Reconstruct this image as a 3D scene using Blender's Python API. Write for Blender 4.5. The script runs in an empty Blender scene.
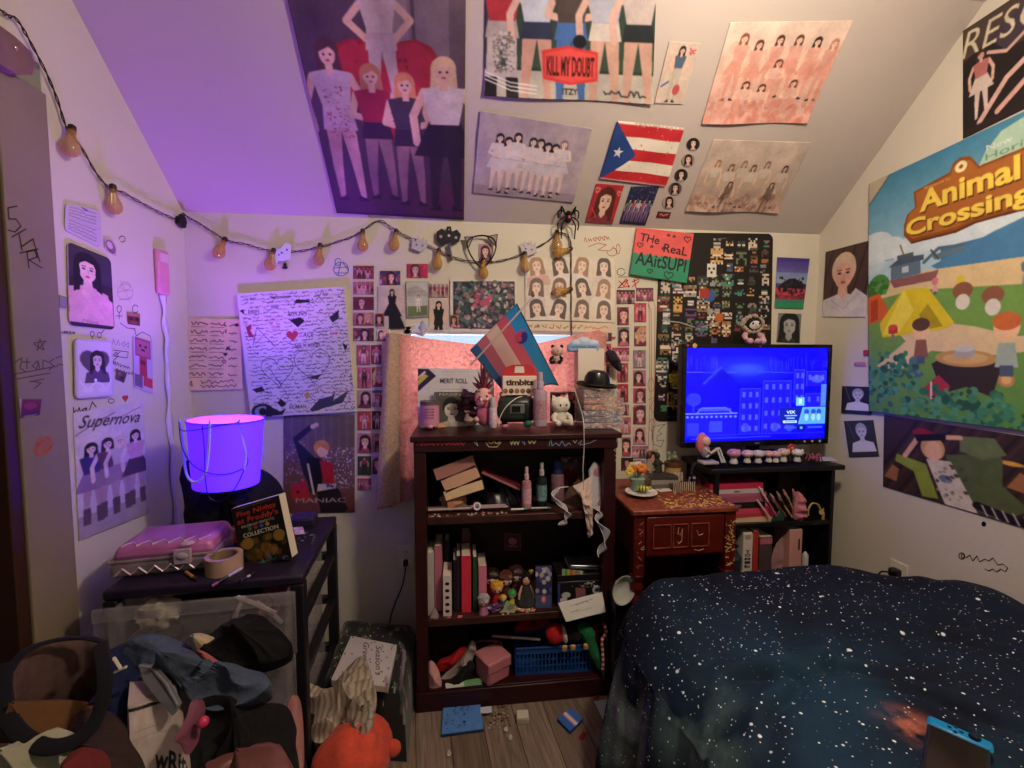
import bpy,math,random
import numpy as np
from math import sin,cos,tan,pi,radians,sqrt
from mathutils import Vector,Matrix,noise as mnoise
R = radians
sc = bpy.context.scene
COL = sc.collection

# ---------------------------------------------------------------- camera
YAW,PITCH,ROLL,FOC,EYE = R(6.84),R(3.67),R(0.04),444.6,1.4
cd = bpy.data.cameras.new('camera'); cam = bpy.data.objects.new('camera',cd); COL.objects.link(cam)
cd.sensor_width = 36; cd.lens = 36 * FOC / 1024; cd.clip_start = 0.02
cF = Vector((sin(YAW)*cos(PITCH),cos(YAW)*cos(PITCH),-sin(PITCH)))
cR = Vector((cos(YAW),-sin(YAW),0)); cU = cR.cross(cF)
cR,cU = cos(ROLL)*cR + sin(ROLL)*cU,-sin(ROLL)*cR + cos(ROLL)*cU
cam.matrix_world = Matrix(((cR.x,cU.x,-cF.x,0),(cR.y,cU.y,-cF.y,0),(cR.z,cU.z,-cF.z,EYE),(0,0,0,1)))
sc.camera = cam

# ---------------------------------------------------------------- world, lights, exposure
w = bpy.data.worlds.new('dim_room_world'); sc.world = w; w.use_nodes = True
w.node_tree.nodes['Background'].inputs[0].default_value = (0.82,0.78,0.70,1)
w.node_tree.nodes['Background'].inputs[1].default_value = 0.2
sc.view_settings.view_transform = 'Standard'; sc.view_settings.look = 'None'
sc.view_settings.exposure = 0.0; sc.view_settings.gamma = 1; sc.view_settings.use_curve_mapping = False

def light(name,kind,loc,power,col,size=.1,rot=None,**k):
    l = bpy.data.lights.new(name,kind); l.energy = power; l.color = col
    if kind == 'AREA':
        l.shape = 'RECTANGLE'; l.size = size; l.size_y = k.pop('sy',size)
    else: l.shadow_soft_size = size
    if kind == 'SPOT': l.spot_size = k.pop('angle'); l.spot_blend = k.pop('blend',.5)
    o = bpy.data.objects.new(name,l); COL.objects.link(o); o.location = loc
    if rot: o.rotation_euler = rot
    return o
light('ceiling_lamp_light','POINT',(0.80,0.62,2.28),55,(1.0,0.85,0.66),.07)
light('window_daylight','AREA',(0.13,2.30,1.32),7.5,(0.85,0.93,1.0),.75,(R(-90),0,0),sy=.55)
light('desk_lamp_glow','POINT',(-.844,1.70,1.03),68,(0.36,0.08,1.0),.05)

# ---------------------------------------------------------------- photograph pixel -> point in the room
WX0,WX1,WY,KNEE,TOPZ,SL = -1.139,1.783,2.05,2.0,2.60,tan(R(42.2))
CAMP = Vector((0,0,EYE))
def ray(x,y): return cF + cR*((x-512)/FOC) + cU*((384-y)/FOC)
def PY(x,y,v): d = ray(x,y); return CAMP + d*(v/d.y)
def PZ(x,y,v): d = ray(x,y); return CAMP + d*((v-EYE)/d.z)
def PX(x,y,v): d = ray(x,y); return CAMP + d*(v/d.x)
def PS(x,y):
    d = ray(x,y); n = Vector((0,SL,1)); return CAMP + d*((n.dot(Vector((0,WY,KNEE)) - CAMP))/n.dot(d))
ON = {'B': (lambda x,y: PY(x,y,WY),Vector((0,-1,0))),'L': (lambda x,y: PX(x,y,WX0),Vector((1,0,0))),
      'R': (lambda x,y: PX(x,y,WX1),Vector((-1,0,0))),'S': (PS,Vector((0,-SL,-1)).normalized())}

# ---------------------------------------------------------------- colour, materials
def lin(c):
    if isinstance(c,str):
        c = [int(c[i:i+2],16)/255 for i in (0,2,4)]
    return [x/12.92 if x <= .04045 else ((x+.055)/1.055)**2.4 for x in c]
def rgb(c): return np.array([int(c[i:i+2],16)/255 for i in (0,2,4)]) if isinstance(c,str) else np.array(c,float)
MATS = {}
def mat(name,col='808080',rough=.5,metal=0,noise=0,ns=30,bump=0,bs=60,alpha=1,trans=0,emit=None,es=0,sheen=0,attr=False,coat=0,transl=0,bd=.004):
    if name in MATS: return MATS[name]
    m = bpy.data.materials.new(name); MATS[name] = m; m.use_nodes = True
    nt = m.node_tree; N = nt.nodes; L = nt.links; b = N['Principled BSDF']; out = N['Material Output']
    b.inputs['Roughness'].default_value = rough; b.inputs['Metallic'].default_value = metal
    b.inputs['Alpha'].default_value = alpha; b.inputs['Transmission Weight'].default_value = trans
    b.inputs['Sheen Weight'].default_value = sheen; b.inputs['Coat Weight'].default_value = coat
    b.inputs['Specular IOR Level'].default_value = .35
    if attr:
        a = N.new('ShaderNodeAttribute'); a.attribute_name = 'col'; src = a.outputs['Color']
    else:
        r = N.new('ShaderNodeRGB'); r.outputs[0].default_value = (*lin(col),1); src = r.outputs[0]
    tc = N.new('ShaderNodeTexCoord')
    if noise:
        n = N.new('ShaderNodeTexNoise'); n.inputs['Scale'].default_value = ns; n.inputs['Detail'].default_value = 4
        L.new(tc.outputs['Object'],n.inputs['Vector'])
        mr = N.new('ShaderNodeMapRange'); mr.inputs[1].default_value = .3; mr.inputs[2].default_value = .7
        mr.inputs[3].default_value = 1-noise; mr.inputs[4].default_value = 1+noise
        L.new(n.outputs['Fac'],mr.inputs[0])
        mx = N.new('ShaderNodeVectorMath'); mx.operation = 'SCALE'; L.new(src,mx.inputs[0]); L.new(mr.outputs[0],mx.inputs['Scale'])
        src = mx.outputs[0]
    L.new(src,b.inputs['Base Color'])
    if bump:
        n2 = N.new('ShaderNodeTexNoise'); n2.inputs['Scale'].default_value = bs; n2.inputs['Detail'].default_value = 5
        L.new(tc.outputs['Object'],n2.inputs['Vector'])
        bp = N.new('ShaderNodeBump'); bp.inputs['Strength'].default_value = bump; bp.inputs['Distance'].default_value = bd
        L.new(n2.outputs['Fac'],bp.inputs['Height']); L.new(bp.outputs[0],b.inputs['Normal'])
    if emit is not None:
        if emit == 'attr': L.new(src,b.inputs['Emission Color'])
        else: b.inputs['Emission Color'].default_value = (*lin(emit),1)
        b.inputs['Emission Strength'].default_value = es
    if transl:
        t = N.new('ShaderNodeBsdfTranslucent'); L.new(src,t.inputs[0]); ms = N.new('ShaderNodeMixShader'); ms.inputs[0].default_value = transl
        L.new(b.outputs[0],ms.inputs[1]); L.new(t.outputs[0],ms.inputs[2]); L.new(ms.outputs[0],out.inputs[0])
    return m
PRINT = mat('print_paper',attr=True,rough=.62)
GLOSS = mat('print_gloss',attr=True,rough=.5)
VCOL = mat('painted_plastic',attr=True,rough=.45)
CLOTHV = mat('printed_cloth',attr=True,rough=.9,sheen=.2)

# ---------------------------------------------------------------- objects
def tag(o,label=None,cat=None,group=None,kind=None):
    if label: o['label'] = label
    if cat: o['category'] = cat
    if group: o['group'] = group
    if kind: o['kind'] = kind
    return o
def thing(name,label,cat,loc=(0,0,0),rz=0,group=None,rot=None):
    o = bpy.data.objects.new(name,None); COL.objects.link(o); o.location = loc
    o.rotation_euler = rot if rot else (0,0,rz); o.empty_display_size = .05
    return tag(o,label,cat,group)
def I3(): return Matrix.Identity(4)
def T(x=0,y=0,z=0): return Matrix.Translation((x,y,z))
def RX(a): return Matrix.Rotation(a,4,'X')
def RY(a): return Matrix.Rotation(a,4,'Y')
def RZ(a): return Matrix.Rotation(a,4,'Z')
class MB:
    def __init__(s): s.v = []; s.f = []; s.c = []; s.col = None; s.M = I3()
    def color(s,c): s.col = (*lin(c),1); return s
    def at(s,M): s.M = M; return s
    def add(s,vs,fs):
        b = len(s.v); M = s.M
        s.v += [tuple(M @ Vector(v)) for v in vs]
        for f in fs: s.f.append([b+i for i in f]); s.c.append(s.col or (1,1,1,1))
        return s
    def box(s,x0,x1,y0,y1,z0,z1,taper=1,rot=None):
        cx,cy = (x0+x1)/2,(y0+y1)/2
        vs = []
        for z,t in ((z0,1),(z1,taper)):
            for x,y in ((x0,y0),(x1,y0),(x1,y1),(x0,y1)): vs.append((cx+(x-cx)*t,cy+(y-cy)*t,z))
        if rot is not None:
            c = Vector((cx,cy,(z0+z1)/2)); vs = [c + rot.to_3x3() @ (Vector(v)-c) for v in vs]
        return s.add(vs,[(3,2,1,0),(4,5,6,7),(0,1,5,4),(1,2,6,5),(2,3,7,6),(3,0,4,7)])
    def lathe(s,prof,c=(0,0,0),n=20,sx=1,sy=1,cap=1):
        vs = []; k = len(prof)
        for r,z in prof:
            for i in range(n): a = 2*pi*i/n; vs.append((c[0]+r*sx*cos(a),c[1]+r*sy*sin(a),c[2]+z))
        fs = [(j*n+i,j*n+(i+1) % n,(j+1)*n+(i+1) % n,(j+1)*n+i) for j in range(k-1) for i in range(n)]
        if cap and prof[0][0] > 1e-5: fs.append(tuple(range(n))[::-1])
        if cap and prof[-1][0] > 1e-5: fs.append(tuple((k-1)*n+i for i in range(n)))
        return s.add(vs,fs)
    def ball(s,c,r,n=14,rot=None,amp=0,seed=0):
        if not hasattr(r,'__len__'): r = (r,r,r)
        vs = []; fs = []; m = max(6,n*2//3)
        for j in range(m+1):
            th = pi*j/m
            for i in range(n):
                p = Vector((sin(th)*cos(2*pi*i/n),sin(th)*sin(2*pi*i/n),-cos(th)))
                q = 1 + (amp*mnoise.noise(p*2.2+Vector((seed,seed*.7,0))) if amp else 0)
                p = Vector((p.x*r[0]*q,p.y*r[1]*q,p.z*r[2]*q))
                if rot is not None: p = rot.to_3x3() @ p
                vs.append(p+Vector(c))
        fs = [(j*n+i,j*n+(i+1) % n,(j+1)*n+(i+1) % n,(j+1)*n+i) for j in range(m) for i in range(n)]
        return s.add(vs,fs)
    def tube(s,pts,r,n=6,closed=False,flat=None):
        pts = [Vector(p) for p in pts]; k = len(pts)
        rr = r if hasattr(r,'__len__') else [r]*k
        vs = []; up = Vector((0,0,1)); prev = None
        for i,p in enumerate(pts):
            a = pts[(i-1) % k] if (closed or i) else p; b = pts[(i+1) % k] if (closed or i < k-1) else p
            t = (b-a); t = t.normalized() if t.length > 1e-9 else up
            if prev is None: x = t.cross(up); x = x.normalized() if x.length > .05 else t.cross(Vector((1,0,0))).normalized()
            else: x = (prev - t*prev.dot(t)); x = x.normalized() if x.length > 1e-6 else prev
            prev = x; y = t.cross(x)
            for j in range(n):
                an = 2*pi*j/n; vs.append(p + x*rr[i]*cos(an) + y*rr[i]*sin(an)*(flat or 1))
        fs = [(i*n+j,i*n+(j+1) % n,(i+1)*n+(j+1) % n,(i+1)*n+j) for i in range(k-1) for j in range(n)]
        if closed: fs += [((k-1)*n+j,(k-1)*n+(j+1) % n,(j+1) % n,j) for j in range(n)]
        else: fs += [tuple(range(n))[::-1],tuple((k-1)*n+j for j in range(n))]
        return s.add(vs,fs)
    def prism(s,poly,z0,z1):
        n = len(poly)
        return s.add([(x,y,z0) for x,y in poly]+[(x,y,z1) for x,y in poly],
                     [tuple(range(n))[::-1],tuple(range(n,2*n))]+[(i,(i+1) % n,n+(i+1) % n,n+i) for i in range(n)])
    def grid(s,fn,nu,nv,thick=0):
        vs = [fn(i/nu,j/nv) for j in range(nv+1) for i in range(nu+1)]
        W = nu+1; fs = [(j*W+i,j*W+i+1,(j+1)*W+i+1,(j+1)*W+i) for j in range(nv) for i in range(nu)]
        return s.add(vs,fs)
    def build(s,name,m,parent=None,bevel=0,smooth=35,solid=0,sub=0):
        me = bpy.data.meshes.new(name); me.from_pydata(s.v,[],s.f); me.update()
        if s.col is not None:
            at = me.color_attributes.new('col','FLOAT_COLOR','CORNER')
            arr = np.repeat(np.array(s.c,dtype=np.float32),[len(f) for f in s.f],axis=0)
            at.data.foreach_set('color',arr.ravel())
        me.materials.append(m)
        if smooth: me.shade_smooth(); me.set_sharp_from_angle(angle=R(smooth))
        o = bpy.data.objects.new(name,me); COL.objects.link(o); o.parent = parent
        if bevel:
            b = o.modifiers.new('bevel','BEVEL'); b.width = bevel; b.segments = 2; b.limit_method = 'ANGLE'; b.angle_limit = R(40)
        if solid: b = o.modifiers.new('thickness','SOLIDIFY'); b.thickness = solid; b.offset = 0
        if sub: b = o.modifiers.new('smooth','SUBSURF'); b.levels = b.render_levels = sub
        return o
def single(mb,name,m,label,cat,group=None,**k):
    """a thing that is one mesh; its origin is moved to the middle of its foot"""
    v = mb.v; lo = [min(p[i] for p in v) for i in range(3)]; hi = [max(p[i] for p in v) for i in range(3)]
    c = ((lo[0]+hi[0])/2,(lo[1]+hi[1])/2,lo[2]); mb.v = [(p[0]-c[0],p[1]-c[1],p[2]-c[2]) for p in v]
    o = mb.build(name,m,None,**k); o.location = c; return tag(o,label,cat,group)
def spline(pts,n=6):
    pts = [Vector(p) for p in pts]; out = []
    for i in range(len(pts)-1):
        p0 = pts[max(i-1,0)]; p1 = pts[i]; p2 = pts[i+1]; p3 = pts[min(i+2,len(pts)-1)]
        for k in range(n):
            t = k/n; out.append(.5*((2*p1)+(p2-p0)*t+(2*p0-5*p1+4*p2-p3)*t*t+(3*p1-p0-3*p2+p3)*t**3))
    out.append(pts[-1]); return out

# ---------------------------------------------------------------- painted sheets
GL = {}
def glyphs(s,bold=0):
    if (s,bold) in GL: return GL[s,bold]
    cu = bpy.data.curves.new('t','FONT'); cu.body = s; cu.offset = bold; cu.resolution_u = 3
    ob = bpy.data.objects.new('t',cu); me = bpy.data.meshes.new_from_object(ob)
    me.calc_loop_triangles(); v = np.array([p.co[:2] for p in me.vertices]).reshape(-1,2)
    t = np.array([q.vertices[:] for q in me.loop_triangles],dtype=int).reshape(-1,3)
    bpy.data.objects.remove(ob); bpy.data.curves.remove(cu); bpy.data.meshes.remove(me)
    GL[s,bold] = (v,t); return v,t
class Cv:
    """painted sheet; u to the right, v down, both 0..1; nx, ny = points of colour"""
    def __init__(s,nx,ny,c,ar=None):
        s.nx,s.ny = int(nx),int(ny); s.W,s.H = s.nx*2,s.ny*2; s.a = np.empty((s.H,s.W,3)); s.a[:] = rgb(c)
        s.ar = ar or ny/nx; s.rn = random.Random(nx*31+ny)
    soften = 0
    def soft(s,k=1,grain=.05,tint=None,ta=.15): s.soften = k; s.grain = grain; s.tint = tint; s.ta = ta; return s
    def finish(s):
        rg = np.random.default_rng(s.nx*13+s.ny)
        def nz(k):
            g = rg.random((s.H//k+3,s.W//k+3)); yi = np.arange(s.H)/k; xi = np.arange(s.W)/k; y0 = yi.astype(int); x0 = xi.astype(int); fy = (yi-y0)[:,None]; fx = (xi-x0)[None]
            return g[y0][:,x0]*(1-fy)*(1-fx)+g[y0+1][:,x0]*fy*(1-fx)+g[y0][:,x0+1]*(1-fy)*fx+g[y0+1][:,x0+1]*fy*fx-.5
        s.a *= (1+nz(5)*1.6*s.grain+nz(22)*2.2*s.grain)[...,None]
        if s.tint is not None: s.a = s.a*(1-s.ta)+rgb(s.tint)*s.ta
        for _ in range(int(s.soften*2)):
            p = np.pad(s.a,((1,1),(1,1),(0,0)),'edge'); s.a = (p[:-2,1:-1]+p[2:,1:-1]+2*p[1:-1,1:-1]+p[1:-1,:-2]+p[1:-1,2:])/6
        s.soften = 0
    def _m(s,u0,v0,u1,v1):
        x0,x1 = max(0,int(u0*s.W)-1),min(s.W,int(u1*s.W)+2); y0,y1 = max(0,int(v0*s.H)-1),min(s.H,int(v1*s.H)+2)
        if x1 <= x0 or y1 <= y0: return None
        Y,X = np.mgrid[y0:y1,x0:x1]; return slice(y0,y1),slice(x0,x1),(X+.5)/s.W,(Y+.5)/s.H
    def _p(s,ys,xs,m,c,al=1):
        k = (m.astype(float)*al)[...,None]; s.a[ys,xs] = s.a[ys,xs]*(1-k)+rgb(c)*k
    def rect(s,u0,v0,u1,v1,c,al=1):
        q = s._m(u0,v0,u1,v1)
        if q: ys,xs,U,V = q; s._p(ys,xs,(U >= u0) & (U < u1) & (V >= v0) & (V < v1),c,al)
        return s
    def ell(s,u,v,ru,rv,c,al=1,rot=0,soft=0):
        r = max(ru,rv/s.ar if s.ar else rv,ru*s.ar,rv)*1.3
        q = s._m(u-max(ru,rv*s.ar)*1.2,v-max(rv,ru/s.ar)*1.2,u+max(ru,rv*s.ar)*1.2,v+max(rv,ru/s.ar)*1.2)
        if q:
            ys,xs,U,V = q; X = (U-u); Y = (V-v)*s.ar
            a,b = X*cos(rot)+Y*sin(rot),-X*sin(rot)+Y*cos(rot)
            d = (a/ru)**2+(b/(rv*s.ar))**2
            m = (d <= 1) if not soft else np.clip((1-d)/soft,0,1)
            s._p(ys,xs,m,c,al)
        return s
    def poly(s,pts,c,al=1):
        P = np.array(pts,float); q = s._m(*P.min(0),*P.max(0))
        if q:
            ys,xs,U,V = q; m = np.zeros(U.shape,bool); n = len(P)
            for i in range(n):
                (x1,y1),(x2,y2) = P[i],P[(i+1) % n]
                if y1 == y2: continue
                m ^= ((y1 > V) != (y2 > V)) & (U < (x2-x1)*(V-y1)/(y2-y1)+x1)
            s._p(ys,xs,m,c,al)
        return s
    def line(s,pts,w,c,al=1):
        for (a,b) in zip(pts[:-1],pts[1:]):
            q = s._m(min(a[0],b[0])-w,min(a[1],b[1])-w/s.ar,max(a[0],b[0])+w,max(a[1],b[1])+w/s.ar)
            if not q: continue
            ys,xs,U,V = q; dx,dy = b[0]-a[0],(b[1]-a[1])*s.ar; L = dx*dx+dy*dy+1e-12
            X = U-a[0]; Y = (V-a[1])*s.ar; t = np.clip((X*dx+Y*dy)/L,0,1)
            s._p(ys,xs,(X-t*dx)**2+(Y-t*dy)**2 < (w/2)**2,c,al)
        return s
    def grad(s,c0,c1,v0=0,v1=1,al=1):
        q = s._m(0,v0,1,v1); ys,xs,U,V = q; t = np.clip((V-v0)/(v1-v0),0,1)[...,None]
        s.a[ys,xs] = s.a[ys,xs]*(1-al)+al*(rgb(c0)*(1-t)+rgb(c1)*t); return s
    def speck(s,n,cols,r0=.004,r1=.012,box=(0,0,1,1),al=1):
        for _ in range(n):
            r = s.rn.uniform(r0,r1); s.ell(s.rn.uniform(box[0],box[2]),s.rn.uniform(box[1],box[3]),r,r*s.rn.uniform(.5,1.4)/s.ar,s.rn.choice(cols),al,s.rn.uniform(0,3))
        return s
    def mottle(s,amt=.05,n=9):
        g = np.random.default_rng(s.nx*7+s.ny).random((n,n)); yi = np.linspace(0,n-1.001,s.H); xi = np.linspace(0,n-1.001,s.W)
        y0 = yi.astype(int); x0 = xi.astype(int); fy = (yi-y0)[:,None]; fx = (xi-x0)[None]
        G = (g[y0][:,x0]*(1-fy)*(1-fx)+g[y0+1][:,x0]*fy*(1-fx)+g[y0][:,x0+1]*(1-fy)*fx+g[y0+1][:,x0+1]*fy*fx)
        s.a *= (1+amt*(G-.5)*2)[...,None]; return s
    def text(s,t,u,v,h,c,w=None,rot=0,shear=0,bold=0,al=1,anchor='c'):
        V,Tq = glyphs(t,bold)
        if not len(V): return s
        mn,mx = V.min(0),V.max(0); S = h/.73; X = V[:,0]-mn[0]; wd = (mx[0]-mn[0]); Y = V[:,1]-.365
        kx = S*s.ar if w is None else w/wd
        X = (X-(wd/2 if anchor == 'c' else 0))*kx; Y = Y*S*s.ar; X = X+Y*shear
        A,B = X*cos(rot)+Y*sin(rot),-X*sin(rot)+Y*cos(rot); P = np.stack([u+A,v-B/s.ar],1)
        for tr in Tq: s.poly(P[tr],c,al)
        return s
    def heart(s,u,v,r,c,line=0):
        pts = [(u+r*.062*16*sin(t)**3,v-r/s.ar*.062*(13*cos(t)-5*cos(2*t)-2*cos(3*t)-cos(4*t))) for t in [2*pi*i/26 for i in range(27)]]
        return s.line(pts,line,c) if line else s.poly(pts,c)
    def scrib(s,u,v,w,h,c,lw,n=None):
        n = n or max(3,int(w*s.ar/h*2.4)); k = s.rn.random
        return s.line([(u+w*i/n,v+(k()-.5)*h) for i in range(n+1)],lw,c)
    def person(s,u,v,h,skin='e0b39b',hair='2a1a18',top='c9c2c0',bot='30303c',leg=None,arms=0,long=.2,skirt=0,lean=0,wd=1,boots=None):
        X = lambda x,y: (u+(x*wd+lean*y)*h*s.ar,v+y*h); leg = leg or bot; e = lambda x,y,a,b,c: s.ell(*X(x,y),a*h*s.ar*wd,b*h,c)
        if long: s.poly([X(-.06,.06),X(.06,.06),X(.075,long+.05),X(-.075,long+.05)],hair)
        e(0,.065,.062,.07,hair)
        for d in (-1,1):
            s.poly([X(d*.085,.5),X(0,.5),X(d*.03,.74),X(d*.05,.97),X(d*.085,.97),X(d*.09,.74)],leg)
            if boots: s.poly([X(d*.025,.8),X(d*.095,.8),X(d*.1,1),X(d*.03,1)],boots)
            else: s.poly([X(d*.04,.95),X(d*.1,.99),X(d*.1,1),X(d*.03,1)],'1c1518')
            el = {0: ((.16,.33),(.15,.5)),1: ((.19,.3),(.09,.42)),2: ((.2,.12),(.1,0)),3: ((.14,.33),(.03,.36))}[arms if not hasattr(arms,'__len__') else arms[(d+1)//2]]
            s.line([X(d*.1,.19),X(d*el[0][0],el[0][1]),X(d*el[1][0],el[1][1])],.042*h*s.ar*wd,skin)
        s.poly([X(-.08,.36),X(.08,.36),X(.1+skirt*.07,.5+skirt*.09),X(-.1-skirt*.07,.5+skirt*.09)],bot)
        s.poly([X(-.11,.17),X(-.03,.155),X(.03,.155),X(.11,.17),X(.075,.38),X(-.075,.38)],top)
        s.rect(*X(-.02,.12),*X(.02,.18),skin); e(0,.078,.042,.055,skin)
        s.poly([X(-.05,.07),X(-.045,.02),X(.045,.02),X(.05,.07),X(.015,.04)],hair)
        if h*s.H > 90:
            for d in (-.017,.017): e(d,.078,.007,.006,'1c1414')
            e(0,.108,.012,.005,'a03038')
        return s
    def bust(s,u,v,h,skin='ecc7b2',hair='2b1d1a',top='d8d0d4',long=1,tilt=0,short=False,lips='b5443f'):
        """head and shoulders; (u,v) the middle of the face, h its height"""
        X = lambda x,y: (u+(x*cos(tilt)-y*sin(tilt))*h*s.ar,v+(y*cos(tilt)+x*sin(tilt))*h); e = lambda x,y,a,b,c: s.ell(*X(x,y),a*h*s.ar,b*h,c,rot=tilt)
        if not short: s.poly([X(-.55,-.2),X(.55,-.2),X(.68,long),X(-.62,long)],hair)
        e(0,-.16,.56 if not short else .47,.56,hair)
        s.poly([X(-.15,.3),X(.15,.3),X(.2,.68),X(.85,.88),X(1.0,1.6),X(-1.0,1.6),X(-.85,.88),X(-.2,.68)],top)
        s.poly([X(-.15,.3),X(.15,.3),X(.19,.66),X(.0,.86),X(-.19,.66)],skin)
        e(0,0,.37,.5,skin); s.poly([X(-.4,0),X(-.38,-.4),X(0,-.56),X(.38,-.4),X(.4,0),X(.26,-.3),X(-.08,-.36),X(-.3,-.22)],hair)
        if not short:
            s.poly([X(-.36,-.25),X(-.3,.1),X(-.4,long*.95),X(-.6,long),X(-.56,-.1)],hair); s.poly([X(.36,-.25),X(.33,.1),X(.42,long*.95),X(.66,long),X(.56,-.1)],hair)
        if h*s.H > 14:
            for d in (-.16,.16): e(d,-.02,.075,.033,'1d1414'); s.line([X(d-.08,-.12),X(d+.08,-.13)],.03*h*s.ar,'4a302a')
            s.line([X(.02,.02),X(.04,.14),X(-.02,.16)],.022*h*s.ar,'bf8f7d'); e(0,.29,.1,.04,lips)
        return s
def sheet(name,label,cat,side,px,cv,off=.003,th=.0015,m=None,group=None,curl=None,round_=0,parent=None,pts=None,kind=None):
    """px: four photograph pixels, top left first, clockwise; the sheet lies on that wall"""
    if pts is None: f,n = ON[side]; P = [f(*p) for p in px]
    else: P = [Vector(p) for p in pts]; n = (P[3]-P[0]).cross(P[1]-P[0]).normalized()
    if cv.soften: cv.finish()
    a = cv.a.reshape(cv.ny,2,cv.nx,2,3).mean((1,3)); U,V = np.meshgrid(np.linspace(0,1,cv.nx),np.linspace(0,1,cv.ny))
    if round_:
        wd = (P[1]-P[0]).length; ht = (P[3]-P[0]).length; X = np.abs(U-.5)*wd; Y = np.abs(V-.5)*ht
        ex,ey = wd/2-round_,ht/2-round_; over = (X > ex) & (Y > ey); dd = np.sqrt((X-ex)**2+(Y-ey)**2)+1e-9
        k = np.where(over & (dd > round_),round_/dd,1.)
        U = np.where(over,.5+np.sign(U-.5)*(ex+(X-ex)*k)/wd,U); V = np.where(over,.5+np.sign(V-.5)*(ey+(Y-ey)*k)/ht,V)
    Pn = np.array(P); p = ((1-U)*(1-V))[...,None]*Pn[0]+(U*(1-V))[...,None]*Pn[1]+(U*V)[...,None]*Pn[2]+((1-U)*V)[...,None]*Pn[3]
    h = np.full(U.shape,off+th)
    if curl is not None: h = h+curl(U,V)
    c = Pn.mean(0); nn = np.array(n); front = (p-c+h[...,None]*nn).reshape(-1,3)
    flat = curl is None
    ny,nx = cv.ny,cv.nx; idx = np.arange(ny*nx).reshape(ny,nx)
    ring = np.concatenate([idx[0,:-1],idx[:-1,-1],idx[-1,:0:-1],idx[:0:-1,0]])
    back = (p-c+(h-th)[...,None]*nn).reshape(-1,3)[ring]; nb = len(front); k = len(ring)
    q = np.stack([idx[:-1,:-1],idx[1:,:-1],idx[1:,1:],idx[:-1,1:]],-1).reshape(-1,4)
    rim = np.stack([ring,np.roll(ring,-1),nb+(np.arange(k)+1) % k,nb+np.arange(k)],-1)
    faces = np.concatenate([q,rim]); me = bpy.data.meshes.new(name)
    vs = np.concatenate([front,back]); cols = np.concatenate([a.reshape(-1,3),a.reshape(-1,3)[ring]*.5+.4])
    nf = len(faces)+flat; me.vertices.add(len(vs)); me.vertices.foreach_set('co',vs.astype(np.float32).ravel())
    me.loops.add(len(faces)*4+(k if flat else 0)); me.polygons.add(nf)
    me.loops.foreach_set('vertex_index',np.concatenate([faces.ravel(),nb+np.arange(k if flat else 0)]).astype(np.int32))
    me.polygons.foreach_set('loop_start',np.arange(nf,dtype=np.int32)*4); me.update(calc_edges=True)
    cl = np.clip(cols,0,1); cl = np.where(cl <= .04045,cl/12.92,((cl+.055)/1.055)**2.4)
    at = me.color_attributes.new('col','FLOAT_COLOR','POINT'); at.data.foreach_set('color',np.concatenate([cl,np.ones((len(cl),1))],1).astype(np.float32).ravel())
    me.materials.append(m or PRINT); o = bpy.data.objects.new(name,me); COL.objects.link(o)
    if parent: o.parent = parent
    o.location = c
    return tag(o,label,cat,group,kind)
def inkline(mb,side,px,w=.0035,off=.0008):
    """felt-pen stroke on a wall: a ribbon a hair's breadth proud of the plaster"""
    f,n = ON[side]; P = [f(*p)+n*off for p in px]
    for a,b in zip(P[:-1],P[1:]):
        d = (b-a)
        if d.length < 1e-5: continue
        d = d.normalized(); s_ = d.cross(n)*w/2; a2 = a-d*w*.3; b2 = b+d*w*.3
        mb.add([a2-s_,b2-s_,b2+s_,a2+s_],[(0,1,2,3)])
def arc(cx,cy,rx,ry=None,a0=0,a1=360,n=14):
    ry = ry or rx; return [(cx+rx*cos(R(a0+(a1-a0)*i/n)),cy+ry*sin(R(a0+(a1-a0)*i/n))) for i in range(n+1)]
def squig(x0,y0,x1,y1,amp,n,rn):
    return [(x0+(x1-x0)*i/n+rn.uniform(-amp,amp)*.4,y0+(y1-y0)*i/n+amp*(1 if i % 2 else -1)*rn.uniform(.4,1)) for i in range(n+1)]
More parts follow.
